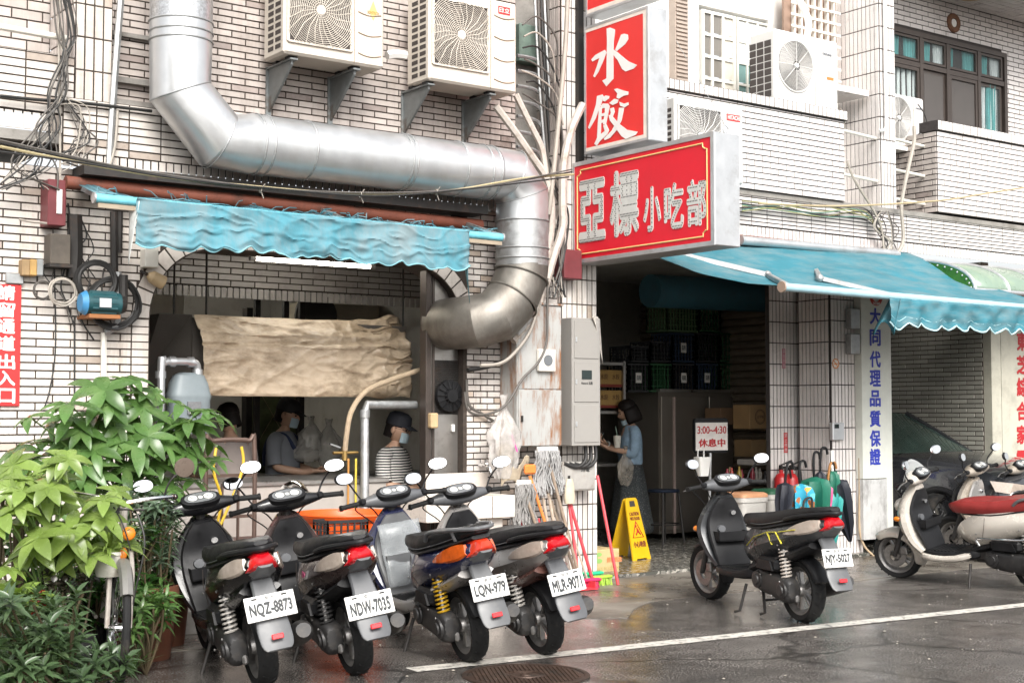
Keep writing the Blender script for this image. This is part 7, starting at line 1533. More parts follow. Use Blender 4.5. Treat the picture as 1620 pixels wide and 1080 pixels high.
# cardboard box
a = G(937, 912); b = G(992, 910); bx = thing('cardboard_box', 'cream cardboard carton with a green leaf print standing below the switch box', 'box', ((a.x+b.x)/2, a.y+.1, 0)); zt_ = W(965, 868, a.y).z
m_c2 = mat('carton_cream', (.52, .40, .20), .75, var=.08, vs=5, dirt=(.4, .27, .12), ds=3)
g = MB(); g.box(a.x, b.x, a.y, a.y+.30, .004, zt_, 0, .004); cb_ = g.build('carton', m_c2, bx); g = MB(); g.box(a.x+.01, b.x-.01, a.y+.125, a.y+.175, zt_, zt_+.0015); g.build('tape', mat('tape_tan', (.5, .38, .2), .3), bx)
xm = a.x+.45*(b.x-a.x); g = MB()
for k, (dx, dz, r) in enumerate(((-.03, .02, .03), (.02, .045, .026), (.02, -.01, .03))): g.poly([V((xm-.08+dx+r*1.2*cos(t), a.y-.0012-.0002*k, zt_*.62+dz+r*.7*sin(t))) for t in [2*pi*j/12 for j in range(12)]])
g.build('leaf_print', mat('print_green', (.25, .45, .12), .7), bx, smooth=0); text('鮮乳紙盒', (xm+.11, a.y-.001, zt_*.60), X_, Z_, .17, .045, mat('print_orange', (.65, .22, .08), .7), bx, bold=.03); text('MADE IN TAIWAN', (xm+.03, a.y-.001, zt_*.28), X_, Z_, .26, .03, mat('print_olive', (.5, .42, .16), .7), bx)
# wet floor sign
ys = thing('wet_floor_sign', 'yellow folding wet floor caution sign', 'warning sign', G(1005, 890)); f0 = G(1003, 893); f1 = G(1038, 888); tc0 = V((f0.x+.06, f0.y+.17, .60)); ux = (f1-f0).normalized(); up = V((0, .17, .60)).normalized(); nn = ux.cross(up)
def yp(o, ux, wb, wt, h, up, m, tilt=0):
    g = MB(); th = .014; n = ux.cross(up).normalized(); c = o+ux*wb/2
    def P(u, v): return c+ux*u+up*v
    ol = [(-wb/2, 0), (-wb/2+.05, 0), (-wb/2+.07, .05), (wb/2-.07, .05), (wb/2-.05, 0), (wb/2, 0), (wt/2, h-.02), (wt/2-.02, h), (-wt/2+.02, h), (-wt/2, h-.02)]
    g.prism([P(*q) for q in ol], -n*th); return g
W_b = .30; g = yp(f0, ux, W_b, .19, .63, up, m_yel); fp_ = g.build('front_panel', m_yel, ys); up2 = V((.0, -.17, .60)).normalized(); g = yp(V((f0.x, f0.y+.36, 0)), ux, W_b, .19, .62, up2, m_yel); g.build('back_panel', m_yel, ys)
o = f0+ux*W_b/2; N_s = ux.cross(up).normalized()
g = MB(); g.prism([o+ux*x+up*y+N_s*.0015 for x, y in ((-.045, .545), (.045, .545), (.04, .60), (-.04, .60))], N_s*.001); g.build('handle_slot', m_fan, ys)
m_br2 = mat('print_brown', (.22, .05, .03), .6); text('CAUTION', o+up*.475+N_s*.002, ux, up, .15, .035, m_br2, fp_, bold=.02); text('WET FLOOR', o+up*.43+N_s*.002, ux, up, .155, .032, m_br2, fp_, bold=.02)
g = MB(); T3 = [o+ux*x+up*y+N_s*.003 for x, y in ((-.085, .25), (.085, .25), (0, .40))]; g.tube(T3, .006, 5, closed=True); g.tube([o+ux*-.03+up*.275+N_s*.003, o+up*.30+N_s*.003, o+ux*.0+up*.335+N_s*.003, o+ux*.02+up*.30+N_s*.003, o+ux*.045+up*.275+N_s*.003], .008, 5); g.ell(o+ux*-.012+up*.355+N_s*.003, .012, .006, .012, 10, 6); g.build('warning_symbol', m_lr, fp_)
text('小心地滑', o+up*.185+N_s*.002, ux, up, .20, .06, m_br2, fp_, bold=.02)
# step ladder and the shop's back room
ld = thing('step_ladder', 'aluminium step ladder with red joints behind the red poles', 'ladder', W(958, 868, 9.9)); a, b = W(940, 745, 9.9), W(962, 745, 9.9)
for x in (a.x, b.x): g = MB(); g.tube([(x, 10.2, .03), (x, 10.25, a.z)], .018, 8); g.build('rail', m_alu, ld)
g = MB(); g.tube(bez([(a.x, 10.25, a.z), (a.x+.04, 10.2, a.z+.10), (b.x-.04, 10.2, a.z+.10), (b.x, 10.25, a.z)]), .018, 8); g.build('hoop', m_blackp, ld)
for py in (765, 806, 857): c = W(957, py, 10.2); g = MB(); g.box(a.x, b.x, 10.12, 10.28, c.z-.02, c.z+.015); g.build('step', m_alu, ld)
for x in (b.x,): g = MB(); g.box(x-.025, x+.025, 10.18, 10.24, a.z-.10, a.z+.02); g.build('joint', m_pr, ld)
fr_ = thing('steel_fridge', 'long stainless steel refrigerator under the stacked crates', 'refrigerator', (11.1, 11.8, .036)); fa, fb = W(1045, 720, 11.6), W(1162, 720, 11.6); fz = W(1100, 620, 11.6).z
m_st2 = mat('stainless_dim', (.27, .24, .205), .42, metal=.7, var=.12, vs=3); g = MB(); g.box(fa.x, fb.x, 11.63, 12.3, .10, fz); g.build('cabinet', m_st2, fr_)
xs_ = [fa.x, W(1064+0, 720, 11.6).x, W(1138, 720, 11.6).x, fb.x]
xs_ = [fa.x+.01, W(1066, 720, 11.6).x-.0, W(1122, 720, 11.6).x, fb.x-.01]
for i in range(3): g = MB(); g.box(xs_[i]+.008, xs_[i+1]-.008, 11.60, 11.628, .14, fz-.05, 0, .004); g.build('door', m_st2, fr_)
g = MB(); g.box(fa.x-.01, fb.x, 11.59, 12.3, fz, fz+.03); g.build('top_edge', m_steel, fr_); g = MB(); x = xs_[1]; g.box(x-.014, x+.014, 11.585, 11.60, .1, fz-.06); g.build('edge_trim', mat('pink_trim', (.50, .38, .34), .4), fr_)
def crate(label, px0, px1, py0, py1, Y, m, D=.30, tagc=None):
    a, b = W(px0, (py0+py1)/2, Y), W(px1, (py0+py1)/2, Y); z0, z1 = W((px0+px1)/2, py1, Y).z, W((px0+px1)/2, py0, Y).z; x0, x1 = a.x+.004, b.x-.004; t = thing('plastic_crate', label, 'crate', ((x0+x1)/2, Y+D/2, z0), 'stacked plastic crates')
    g = MB(); e = .016
    for (xa, ya, xb, yb) in ((x0, Y, x1, Y), (x0, Y, x0, Y+D), (x1, Y, x1, Y+D), (x0, Y+D, x1, Y+D)):
        n = max(4, int(math.hypot(xb-xa, yb-ya)/.045))
        for i in range(n+1): u = i/n; x, y = xa+(xb-xa)*u, ya+(yb-ya)*u; g.box(x-e/2*(.7), x+e/2*.7, y-e/2*.7, y+e/2*.7, z0, z1)
    g.build('bar', m, t, smooth=0, kind='stuff'); g = MB()
    for k in range(6):
        z = z0+(z1-z0)*k/5; h_ = .020 if k in (0, 5) else .006
        g.box(x0, x1, Y-.006, Y+.006, z-h_*(k == 5), z+h_*(k != 5)); g.box(x0, x1, Y+D-.006, Y+D+.006, z-h_*(k == 5), z+h_*(k != 5)); g.box(x0-.006, x0+.006, Y, Y+D, z-h_*(k == 5), z+h_*(k != 5)); g.box(x1-.006, x1+.006, Y, Y+D, z-h_*(k == 5), z+h_*(k != 5))
    g.build('rim', m, t, smooth=0, kind='stuff'); g = MB(); g.box(x0, x1, Y, Y+D, z0, z0+.008); g.build('base', m, t)
    if tagc: g = MB(); xm, zm = (x0+x1)/2, (z0+z1)/2; g.box(xm-.04, xm+.04, Y-.010, Y-.007, zm-.055, zm+.055); tq = g.build('paper_tag', m_white_p, t); text('日月', (xm, Y-.0105, zm), X_, Z_, .05, .05, m_ink, tq, bold=.02)
ck, cg, cb2, cg2 = mat('crate_black', (.030, .031, .033), .5), mat('crate_green', (.03, .11, .045), .5), mat('crate_navy', (.03, .05, .09), .5), mat('crate_pale_green', (.13, .22, .11), .5)
for (lab, x0, x1, y0, y1, m, tg) in (('black crate at the left of the bottom row on the refrigerator', 993, 1026, 575, 620, ck, True), ('dark green crate second in the bottom row', 1028, 1062, 575, 620, cg, False), ('black crate third in the bottom row, with a paper tag', 1064, 1098, 575, 620, ck, True), ('navy crate fourth in the bottom row, with a paper tag', 1100, 1136, 575, 620, cb2, True), ('dark green crate at the right of the bottom row', 1138, 1164, 575, 620, cg, False),
    ('small open black crate at the left of the middle row', 997, 1026, 547, 573, ck, False), ('taller black crate second in the middle row', 1029, 1061, 540, 573, ck, False), ('navy crate in the middle row with a paper tag', 1063, 1098, 527, 573, cb2, True), ('black crate right of centre in the middle row', 1100, 1136, 527, 573, ck, False), ('dark green crate at the right of the middle row', 1138, 1164, 527, 573, cg, False), ('pale green crate on top of the stack', 1055, 1104, 476, 525, cg2, False), ('green crate at the right end of the top row', 1106, 1140, 478, 525, cg, False)):
    crate(lab, x0, x1, y0, y1, 11.66, m, .34, tg)
g = MB(); a, b = W(1028, 460, 10.9), W(1225, 470, 10.9); g.tube([a, b], .17, 18); tag(g.build('rolled_tarpaulin', mat('dark_blue_tarp', (.02, .09, .125), .6, var=.2)), 'dark blue tarpaulin rolled up under the shop ceiling', 'tarpaulin')
for lab, x0, x1, y0, y1, Y, m, ring in (('open brown carton with a round print on the refrigerator side shelf', 1186, 1219, 640, 678, 10.75, m_card, True), ('plain brown carton behind the one with the round print', 1140, 1170, 645, 672, 11.3, mat('carton_dim', (.26, .16, .09), .8), False), ('brown carton low behind the bins', 1188, 1219, 695, 722, 10.75, mat('carton_dark', (.30, .19, .09), .8), False)):
    t, xa, xb, za, zb = wbox('cardboard_box', lab, 'box', x0, y0, x1, y1, Y, .25, m, part='carton')
    if ring: xm, zm = (xa+xb)/2, (za+zb)/2; g = MB(); g.torus((xm, Y-.001, zm), .075, .004, 28, 4, M=Matrix.Rotation(pi/2, 4, 'X')); g.torus((xm, Y-.001, zm), .062, .002, 28, 4, M=Matrix.Rotation(pi/2, 4, 'X')); g.build('ring_print', mat('print_dark', (.12, .06, .03), .7), t); text('古早味', (xm, Y-.002, zm), X_, Z_, .10, .035, MATS['print_dark'], t)
sh = thing('shelf_unit', 'metal shelf holding stacked printed cartons behind the meter box', 'shelf', W(965, 700, 11.5)); a, b = W(948, 575, 11.5), W(988, 575, 11.5)
for py in (575, 652, 735): c = W(965, py, 11.5); g = MB(); g.box(a.x-.1, b.x, 11.5, 11.9, c.z-.015, c.z+.015); g.build('shelf_board', m_steel, sh)
for x in (a.x-.1, b.x): g = MB(); g.box(x-.015, x+.015, 11.5, 11.53, .04, 1.96); g.build('post', m_steel, sh)
for i, (y0, y1) in enumerate(((585, 612), (617, 645))):
    t, xa, xb, za, zb = wbox('cardboard_box', ['upper', 'lower'][i]+' ochre printed carton on the shelf behind the meter box', 'box', 944, y0, 984, y1, 11.54, .28, mat('carton_ochre', (.36, .22, .07), .8), part='carton'); g = MB(); g.box(xa, xb, 11.534, 11.539, za, za+.03); g.build('print_band', mat('print_maroon', (.2, .03, .02), .7), t)
    for k in range(2): text('水餃', (xa+.10+.16*k, 11.538, (za+zb)/2+.02), X_, Z_, .10, .06, MATS['print_dark'], t)
stl = thing('stool', 'dark round stool in front of the refrigerator', 'stool', W(1050, 845, 11.2)); c = W(1050, 778, 11.2); g = MB(); g.lathe([(.001, .0), (.16, 0), (.17, .012), (.16, .03), (.001, .032)], 24, M=Matrix.Translation((c.x, 11.2, c.z))); g.build('seat', mat('stool_blue', (.015, .025, .05), .5), stl)
for sx in (-1, 1):
    for sy2 in (-1, 1): g = MB(); g.tube([(c.x+.11*sx, 11.2+.11*sy2, c.z), (c.x+.15*sx, 11.2+.15*sy2, .036)], .012, 6); g.build('leg', m_dark, stl)
g = MB(); g.torus((c.x, 11.2, .25), .17, .008, 24, 6); g.build('ring', m_dark, stl)
# closing-hours stand
st_ = thing('sign_stand', 'black framed stand sign showing the closing hours in red', 'sign', G(1126, 850)); YB = 10.2; a, b = W(1099, 688, YB), W(1152, 688, YB); z1, z0 = W(1125, 661, YB).z, W(1125, 716, YB).z
g = MB(); g.prism([V((x, YB, z)) for x, z in [((a.x+b.x)/2+p.x, (z0+z1)/2+p.z) for p in rect_ring(V(), X_, Z_, (b.x-a.x)/2, (z1-z0)/2, 12, 40)]], (0, .03, 0)); g.build('frame', m_blackp, st_)
dz = z1-z0; g = MB(); g.box(a.x+.012, b.x-.012, YB-.004, YB, z0+.07*dz, z0+.87*dz); fcp = g.build('face_card', mat('card_white', (.66, .62, .58), .5), st_); xm = (a.x+b.x)/2
text('3:00~4:30', (xm, YB-.005, z0+.66*dz), X_, Z_, (b.x-a.x)*.86, dz*.22, m_lr, fcp, bold=.012); text('休息中', (xm, YB-.005, z0+.29*dz), X_, Z_, (b.x-a.x)*.80, dz*.24, m_lr, fcp, bold=.025)
g = MB(); g.tube([(xm, YB+.02, z0), (xm, YB+.05, .06)], .014, 10); g.build('post', m_alu, st_); g = MB(); g.lathe([(.001, 0), (.16, 0), (.16, .02), (.02, .035), (.001, .035)], 24, M=Matrix.Translation((xm, YB+.05, .036))); g.build('base', m_dark, st_)
g = MB(); c = W(1111, 738, YB-.06); g.loft([rect_ring(V((c.x, c.y, c.z+z)), X_, Y_, w, w*.7, 6, 20) for z, w in ((-.09, .055), (.09, .078), (.095, .078), (.095, .070), (-.08, .048))]); bk = tag(g.build('bucket', m_white_p), 'small white bucket hung under the closing hours sign', 'bucket')
for dx in (-.02, .06): g = MB(); p = V((c.x+dx, c.y+.04, c.z+.09)); g.tube(bez([p, p+V((0, 0, .05)), p+V((.02, .02, .075)), p+V((.02, .04, .05))]), .007, 6); tag(g.build('hook', m_white_p), 'white plastic hook holding the small bucket', 'hook', 'bucket hooks')
# bins, extinguishers, umbrellas
def bin_(label, px, py, w, h_, Y0, m, lid):
    p = W(px, 700, 9.62); p.z = 0; t = thing('waste_bin', label, 'bin', (p.x, p.y, .036)); g = MB(); g.loft([rect_ring(V((p.x, p.y, z)), X_, Y_, w*k, w*.85*k, 6, 24) for z, k in ((.036, .80), (.05, .84), (h_*.93, 1), (h_*.93, 1.06), (h_, 1.06))]); g.build('body', m, t); g = MB(); g.loft([rect_ring(V((p.x, p.y, z)), X_, Y_, w*k, w*.85*k, 6, 24) for z, k in ((h_+.001, 1.08), (h_+.03, 1.06), (h_+.045, .9), (h_+.045, .3))]); g.build('lid', lid, t)
    for k in range(4): g = MB(); g.box(p.x-.6*w+.4*w*k-.006, p.x-.6*w+.4*w*k+.006, p.y-.85*w-.0+.04, p.y-.80*w, .12, h_*.85); g.build('rib', m, t)
m_binw = mat('bin_grey', (.50, .48, .45), .5, var=.06, dirt=(.34, .30, .26), ds=3)
bin_('grey bin with an orange lid beside the stand sign', 1178, 862, .17, .62, 0, m_binw, mat('lid_orange', (.55, .28, .15), .5)); bin_('grey bin with a dark green lid beside the umbrella stand', 1222, 866, .17, .64, 0, m_binw, mat('lid_green', (.02, .10, .05), .5)); 
for i, px in enumerate((1236, 1252)):
    c = W(px, 778, 9.85); t = thing('fire_extinguisher', ['red fire extinguisher on the left behind the umbrella handles', 'red fire extinguisher on the right behind the umbrella handles'][i], 'fire extinguisher', c); g = MB(); g.lathe([(.001, -.2), (.065, -.2), (.07, -.18), (.07, .13), (.05, .17), (.02, .19), (.02, .22), (.001, .22)], 20, M=Matrix.Translation(c)); g.build('cylinder', mat('ext_red', (.42, .018, .02), .35), t); g = MB(); g.lathe([(.0705, -.08), (.0706, .03)], 20, M=Matrix.Translation(c)); g.build('label_band', m_white_p if i == 0 else mat('label_yellow', (.6, .45, .1), .5), t); g = MB(); g.box(c.x-.012, c.x+.012, c.y-.02, c.y+.02, c.z+.22, c.z+.26); g.beam(c+V((-.02, -.0, .26)), c+V((.12, -.03, .31)), .02, .012); g.build('valve', m_dark, t); g = MB(); g.tube(bez([c+V((.0, 0, .24)), c+V((.09, -.03, .22)), c+V((.10, -.04, .0)), c+V((.08, -.04, -.1))]), .011, 8); g.build('hose', m_blackp, t)
tb_ = thing('side_table', 'cluttered side table behind the bins', 'table', W(1190, 800, 10.6)); c = W(1185, 762, 10.5); g = MB(); g.box(c.x-.35, c.x+.3, 10.4, 10.8, c.z-.03, c.z); g.build('table_top', m_dark, tb_)
for sx in (-.32, .27): g = MB(); g.box(c.x+sx-.02, c.x+sx+.02, 10.42, 10.46, .036, c.z-.03); g.build('leg', m_dark, tb_)
for i in range(11):
    x = c.x-.30+.055*i; col = rr.choice(((.45, .05, .03), (.05, .04, .04), (.3, .22, .1), (.5, .45, .38), (.35, .04, .06), (.5, .35, .05))); h_ = rr.uniform(.06, .16); g = MB(); g.lathe([(.001, 0), (.025, 0), (.026, h_*.6), (.012, h_*.8), (.012, h_), (.001, h_)], 12, M=Matrix.Translation((x, 10.5+rr.uniform(-.05, .1), c.z))); tag(g.build('bottle', mat('bottle_%d' % i, col, .3)), 'small sauce bottle among the clutter on the side table', 'bottle', 'bottles on the side table')
g = MB(); g.box(c.x+.02, c.x+.30, 10.45, 10.7, c.z+.17, c.z+.23, 0, .01); tag(g.build('paper_stack', mat('paper', (.5, .47, .43), .8)), 'stack of papers on the side table', 'paper')
us = thing('umbrella_stand', 'black wire umbrella stand crowded with wet umbrellas', 'umbrella stand', G(1285, 884)); o = G(1288, 899); A_, B_ = V((o.x-.26, o.y-.05, 0)), V((o.x+.26, o.y+.0, 0))
for s_, p in ((1, A_), (1, B_)):
    for dy in (0, .22): g = MB(); g.tube([p+V((0, dy, .0)), p+V((.0, dy, .52))], .010, 6); g.build('leg', m_dark, us)
for z in (.08, .48):
    g = MB(); g.tube([A_+V((0, 0, z)), B_+V((0, 0, z)), B_+V((0, .22, z)), A_+V((0, .22, z))], .008, 6, closed=True); g.build('rail', m_dark, us)
g = MB(); g.tube(bez([A_+V((.06, -.01, .48)), A_+V((.06, -.02, .62)), A_+V((.16, -.02, .64)), A_+V((.17, -.01, .48))]), .010, 6); g.build('hoop', m_dark, us)
def umbrella(label, px, py_top, py_bot, lean, m, hm, hook=True, fat=.06, open_=1., ribm=None):
    a = W(px, py_top, o.y+.07); b = W(px+lean, py_bot, o.y+.07); d = (b-a).normalized(); t = thing('umbrella', label, 'umbrella', b, 'umbrellas in the stand'); g = MB(); n_ = 16; L = (b-a).length; x = d.orthogonal().normalized(); y = d.cross(x)
    prof = ((.22, .15), (.26, .85), (.34, 1.0*open_), (.5, .95*open_), (.75, .6), (.97, .12)); g.loft([[a+d*(L*s)+(x*cos(2*pi*j/n_)+y*sin(2*pi*j/n_))*fat*r*(1+(.28 if j % 2 else -.18)+.12*sin(j*3+s*7)) for j in range(n_)] for s, r in prof]); g.build('canopy', m, t, smooth=50)
    g = MB(); g.tube([a+d*(L*.10), b], .006, 6); g.build('shaft', m_alu, t); g = MB()
    if hook: g.tube(bez([a+d*(L*.22), a+d*L*.08, a+V((.02, 0, .03)), a+V((.075, 0, .035)), a+V((.095, 0, -.02))]), .012, 8)
    else: g.tube([a+d*(L*.22), a], [.012, .016], 8)
    g.build('handle', hm, t)
def pattern():
    m = mat('patterned_cloth', (.03, .30, .45), .7, var=0); n = m.node_tree.nodes; L = m.node_tree.links; tc = n.new('ShaderNodeTexCoord'); v = n.new('ShaderNodeTexVoronoi'); v.inputs['Scale'].default_value = 22; L.new(tc.outputs['Object'], v.inputs['Vector']); cr = n.new('ShaderNodeValToRGB'); cr.color_ramp.interpolation = 'CONSTANT'; e = cr.color_ramp.elements; e[0].color = (.02, .28, .42, 1); e[1].position = .45; e[1].color = (.55, .32, .06, 1); q = e.new(.62); q.color = (.10, .45, .55, 1); q = e.new(.85); q.color = (.35, .12, .04, 1); s = n.new('ShaderNodeSeparateColor'); L.new(v.outputs['Color'], s.inputs[0]); L.new(s.outputs[0], cr.inputs[0]); L.new(cr.outputs[0], n['Principled BSDF'].inputs['Base Color']); return m
m_nvy = mat('umb_navy', (.012, .014, .022), .6); m_grn = mat('umb_green', (.008, .12, .075), .55); m_tq = mat('umb_teal', (.03, .28, .26), .5); m_pk = mat('umb_pink', (.55, .06, .20), .5); m_brn = mat('umb_wood', (.34, .16, .05), .35)
umbrella('small navy folded umbrella at the left of the stand', 1244, 738, 852, -8, m_nvy, m_blackp, fat=.075); umbrella('blue umbrella with orange flower pattern', 1264, 736, 868, 6, pattern(), m_blackp, fat=.105, open_=1.1); umbrella('large dark green umbrella behind the patterned one', 1286, 722, 868, 8, m_grn, m_blackp, fat=.13); umbrella('pink umbrella with a curved wooden handle', 1312, 738, 868, -12, m_pk, m_brn, fat=.05); umbrella('green umbrella with teal lower folds', 1322, 745, 885, -8, m_tq, m_grn, False, fat=.075); umbrella('grey black umbrella with white piping leaning out to the right', 1316, 730, 860, 30, m_nvy, m_blackp, False, fat=.10); umbrella('dark umbrella standing furthest back with a white handle', 1316, 712, 860, 4, m_grn, m_white_p, False, fat=.06); umbrella('black umbrella with a hooked handle at the back', 1298, 715, 850, 0, m_nvy, m_blackp, True, fat=.05)
# trolley, tub, manhole
tr = thing('hand_trolley', 'brown tubular hand trolley hung with a yellow hose', 'trolley', G(365, 985)); YT = 8.75; a, b = W(326, 780, YT), W(402, 780, YT); zt_ = W(365, 697, YT).z; m_tb = mat('trolley_brown', (.11, .07, .055), .5, metal=.3, var=.2)
g = MB(); g.tube(bez([(a.x, YT, .05), (a.x, YT, zt_-.06), (a.x+.05, YT, zt_), (b.x-.05, YT, zt_), (b.x, YT, zt_-.06), (b.x, YT, .05)]), .016, 8); g.build('frame', m_tb, tr)
for k in range(4): z = .18+k*(zt_-.3)/3.4; g = MB(); g.beam((a.x, YT, z), (b.x, YT, z), .012, .022); g.build('cross_bar', m_tb, tr)
for k in range(2): x = a.x+(b.x-a.x)*(k+1)/3; g = MB(); g.beam((x, YT+.003, .1), (x, YT+.003, zt_-.28), .012, .022); g.build('upright_bar', m_tb, tr)
g = MB(); c = W(365, 700, YT-.03); g.tube(bez([W(342, 708, YT-.03), W(338, 745, YT-.04), W(350, 790, YT-.04), W(342, 840, YT-.03), W(362, 800, YT-.04), W(384, 740, YT-.04), W(382, 706, YT-.03)]), .010, 8); tag(g.build('yellow_hose', mat('hose_yellow', (.62, .40, .03), .4)), 'yellow hose draped over the brown trolley', 'hose')
tu = thing('plastic_tub', 'large bright orange plastic tub behind the scooters', 'tub', G(580, 965)); YT = 8.62; a, b = W(502, 830, YT), W(657, 830, YT); c = V(((a.x+b.x)/2, YT+.28, 0)); R0 = (b.x-a.x)/2*.94; m_or = mat('tub_orange', (.75, .10, .012), .4, var=.05); zt_ = W(580, 822, YT).z+.03
g = MB(); g.lathe([(.001, .02), (R0*.70, .02), (R0*.74, .04), (R0*.90, zt_-.05), (R0*.95, zt_-.04), (R0, zt_-.005), (R0, zt_+.005), (R0*.93, zt_), (R0*.88, zt_-.05), (R0*.72, .05), (.001, .05)], 40, M=Matrix.Translation(c)); g.build('body', m_or, tu)
g = MB(); g.torus(c+V((0, 0, zt_)), R0*.98, .012, 40, 6); g.build('rim', m_or, tu)
crate('black wire basket hooked in front of the orange tub', 518, 582, 822, 866, 8.50, ck, .2); bpy.data.objects[[o.name for o in bpy.data.objects if o.get('label', '').startswith('black wire basket')][0]]['group'] = 'baskets at the tub'
g = MB(); c = G(490, 980); g.ell(V((c.x, 8.6, .42)), .14, .12, .05, 14, 8); tag(g.build('white_sack', mat('sack_white', (.58, .56, .46), .8, var=.15), smooth=60), 'white folded sack lying between the brown scooter and the tub', 'sack')
mh = thing('manhole_cover', 'rusty round manhole cover in the road', 'manhole cover', G(832, 1068)); c = G(832, 1068); m_mh = mat('manhole_iron', (.085, .055, .042), .45, metal=.5, var=.3, vs=12, dirt=(.05, .045, .04), ds=9)
g = MB(); g.lathe([(.34, -.01), (.345, .006), (.325, .008), (.315, .006), (.315, -.01)], 56, M=Matrix.Translation(c), closed=True); g.build('ring', m_mh, mh); g = MB(); g.lathe([(.001, .004), (.312, .004), (.312, -.01)], 56, M=Matrix.Translation(c)); g.build('plate', m_mh, mh)
g = MB()
for i in range(-11, 12):
    for j in range(-11, 12):
        x, y = (i+.5*(j % 2))*.026, j*.024
        if .11 < math.hypot(x, y) < .295: g.box(c.x+x-.008, c.x+x+.008, c.y+y-.006, c.y+y+.006, .004, .010)
for r in (.10, .085, .03): g.torus(c+V((0, 0, .005)), r, .004, 40, 5)
g.build('stud', m_mh, mh, smooth=0, kind='stuff')
rr = rng(21); g = MB()
for i in range(260):
    x, y = rr.uniform(3.5, 12), rr.uniform(5.2, 9.2); r = rr.uniform(.004, .012); n_ = 6; z = .005; g.add([V((x+r*rr.uniform(.6, 1.2)*cos(2*pi*k/n_), y+r*rr.uniform(.6, 1.2)*sin(2*pi*k/n_), z)) for k in range(n_)]+[V((x, y, z+r*.4))], [(k, (k+1) % n_, n_) for k in range(n_)])
g.build('litter', mat('litter_pale', (.42, .38, .32), .8, var=.3), kind='stuff')

# ------------------------------------------------------------------ the parked car
car = thing('parked_car', 'dark grey car parked nose out in the bay behind the white scooter', 'car', (12.5, 10, 0)); CX, m_car = 12.52, mat('car_paint', (.05, .052, .058), .12, metal=.4, var=.05, coat=1.)
hwq = .76; hub = V((11.80, 8.96, .31))
def ring(y, zb, zt, w, crown=.03, tuck=.05):
    return [V((CX+x, y, z)) for x, z in ((-w+tuck, zb), (-w, zb+.10), (-w-.015, zb+.28), (-w, zt-.10), (-w+.06, zt-.01), (-w*.5, zt+crown*.8), (0, zt+crown), (w*.5, zt+crown*.8), (w-.06, zt-.01), (w, zt-.10), (w+.015, zb+.28), (w, zb+.10), (w-.05, zb))]
g = MB(); g.loft([ring(8.08, .28, .52, .48, .01), ring(8.12, .22, .62, .62, .02), ring(8.24, .18, .76, .70, .03), ring(8.55, .18, .89, .745, .05), ring(8.96, .18, .945, .765, .055), ring(9.5, .18, .985, .77, .045), ring(9.75, .18, .985, .77, .03), ring(11.2, .2, .97, .77), ring(12.6, .25, .95, .74), ring(12.9, .35, .8, .6)]); g.build('body', m_car, car, sub=1)
def gh(y, z, w, zl=.95): return [V((CX+x, y, q)) for x, q in ((-w, zl), (-w*.98, zl+.02), (-w*.93, (zl+z)/2), (-w*.80, z-.04), (-w*.6, z), (0, z+.02), (w*.6, z), (w*.80, z-.04), (w*.93, (zl+z)/2), (w*.98, zl+.02), (w, zl))]
g = MB(); g.loft([gh(10.35, 1.40, .74), gh(10.8, 1.46, .75), gh(11.6, 1.45, .75), gh(12.3, 1.30, .72), gh(12.7, 1.0, .68)]); g.build('roof', m_car, car, sub=1)
A0, A1, B0_, B1_ = V((CX-.70, 9.62, .99)), V((CX+.70, 9.62, .99)), V((CX-.56, 10.40, 1.40)), V((CX+.56, 10.40, 1.40))
g = MB(); g.grid(lambda u, v: A0.lerp(A1, u).lerp(B0_.lerp(B1_, u), v)+V((0, -.10*sin(pi*u)*(1-v*.4), .02*sin(pi*u))), 14, 8); g.build('windscreen', mat('car_glass', (.035, .06, .05), .03, var=.5, vs=3, spec=1.0, rvar=0), car)
for s_ in (-1, 1): g = MB(); g.tube([(CX+s_*.71, 9.60, .95), (CX+s_*.64, 10.0, 1.19), (CX+s_*.575, 10.40, 1.405)], .03, 8); g.build('pillar', m_car, car)
g = MB(); g.poly([V((CX-.775, 9.75, .95)), V((CX-.775, 11.0, .97)), V((CX-.62, 11.0, 1.40)), V((CX-.60, 10.42, 1.385))]); g.build('side_window', MATS['car_glass'], car)
wheel(car, hub, 'wheel', r=.315, w=.10, spokes=10, rim=mat('car_alloy', (.5, .49, .47), .3, metal=.9, var=.1)); wheel(car, (11.80, 11.55, .315), 'wheel', r=.315, w=.10, spokes=10, rim=MATS['car_alloy'])
g = MB(); g.torus((hub.x-.045, hub.y, hub.z), .345, .035, 36, 8, M=Matrix.Rotation(pi/2, 4, 'Y')); g.build('wheel_arch', m_blackp, car)
for s_ in (-1, 1):
    g = MB(); g.loft([[V((CX+s_*(.66-.35*k), 8.22-.10*k, .64-.02*k)), V((CX+s_*(.74-.35*k), 8.32-.14*k, .66-.03*k)), V((CX+s_*(.74-.35*k), 8.38-.16*k, .76-.05*k)), V((CX+s_*(.62-.35*k), 8.20-.09*k, .74-.05*k))] for k in (0, .5, 1)]); g.build('headlight', m_lensw, car)
g = MB(); g.box(CX-.3, CX+.3, 8.09, 8.12, .42, .60); g.build('grille', m_blackp, car); g = MB(); g.box(CX-.34, CX+.34, 8.07, 8.10, .56, .59); g.build('chrome_bar', m_chrome, car)
g = MB(); g.ell((CX-.88, 9.85, 1.02), .10, .06, .07, 12, 8); g.build('door_mirror', m_car, car)
g = MB(); g.tube([(CX-.1, 9.56, .985), (CX-.5, 9.66, 1.02)], .008, 5); g.build('wiper', m_blackp, car)
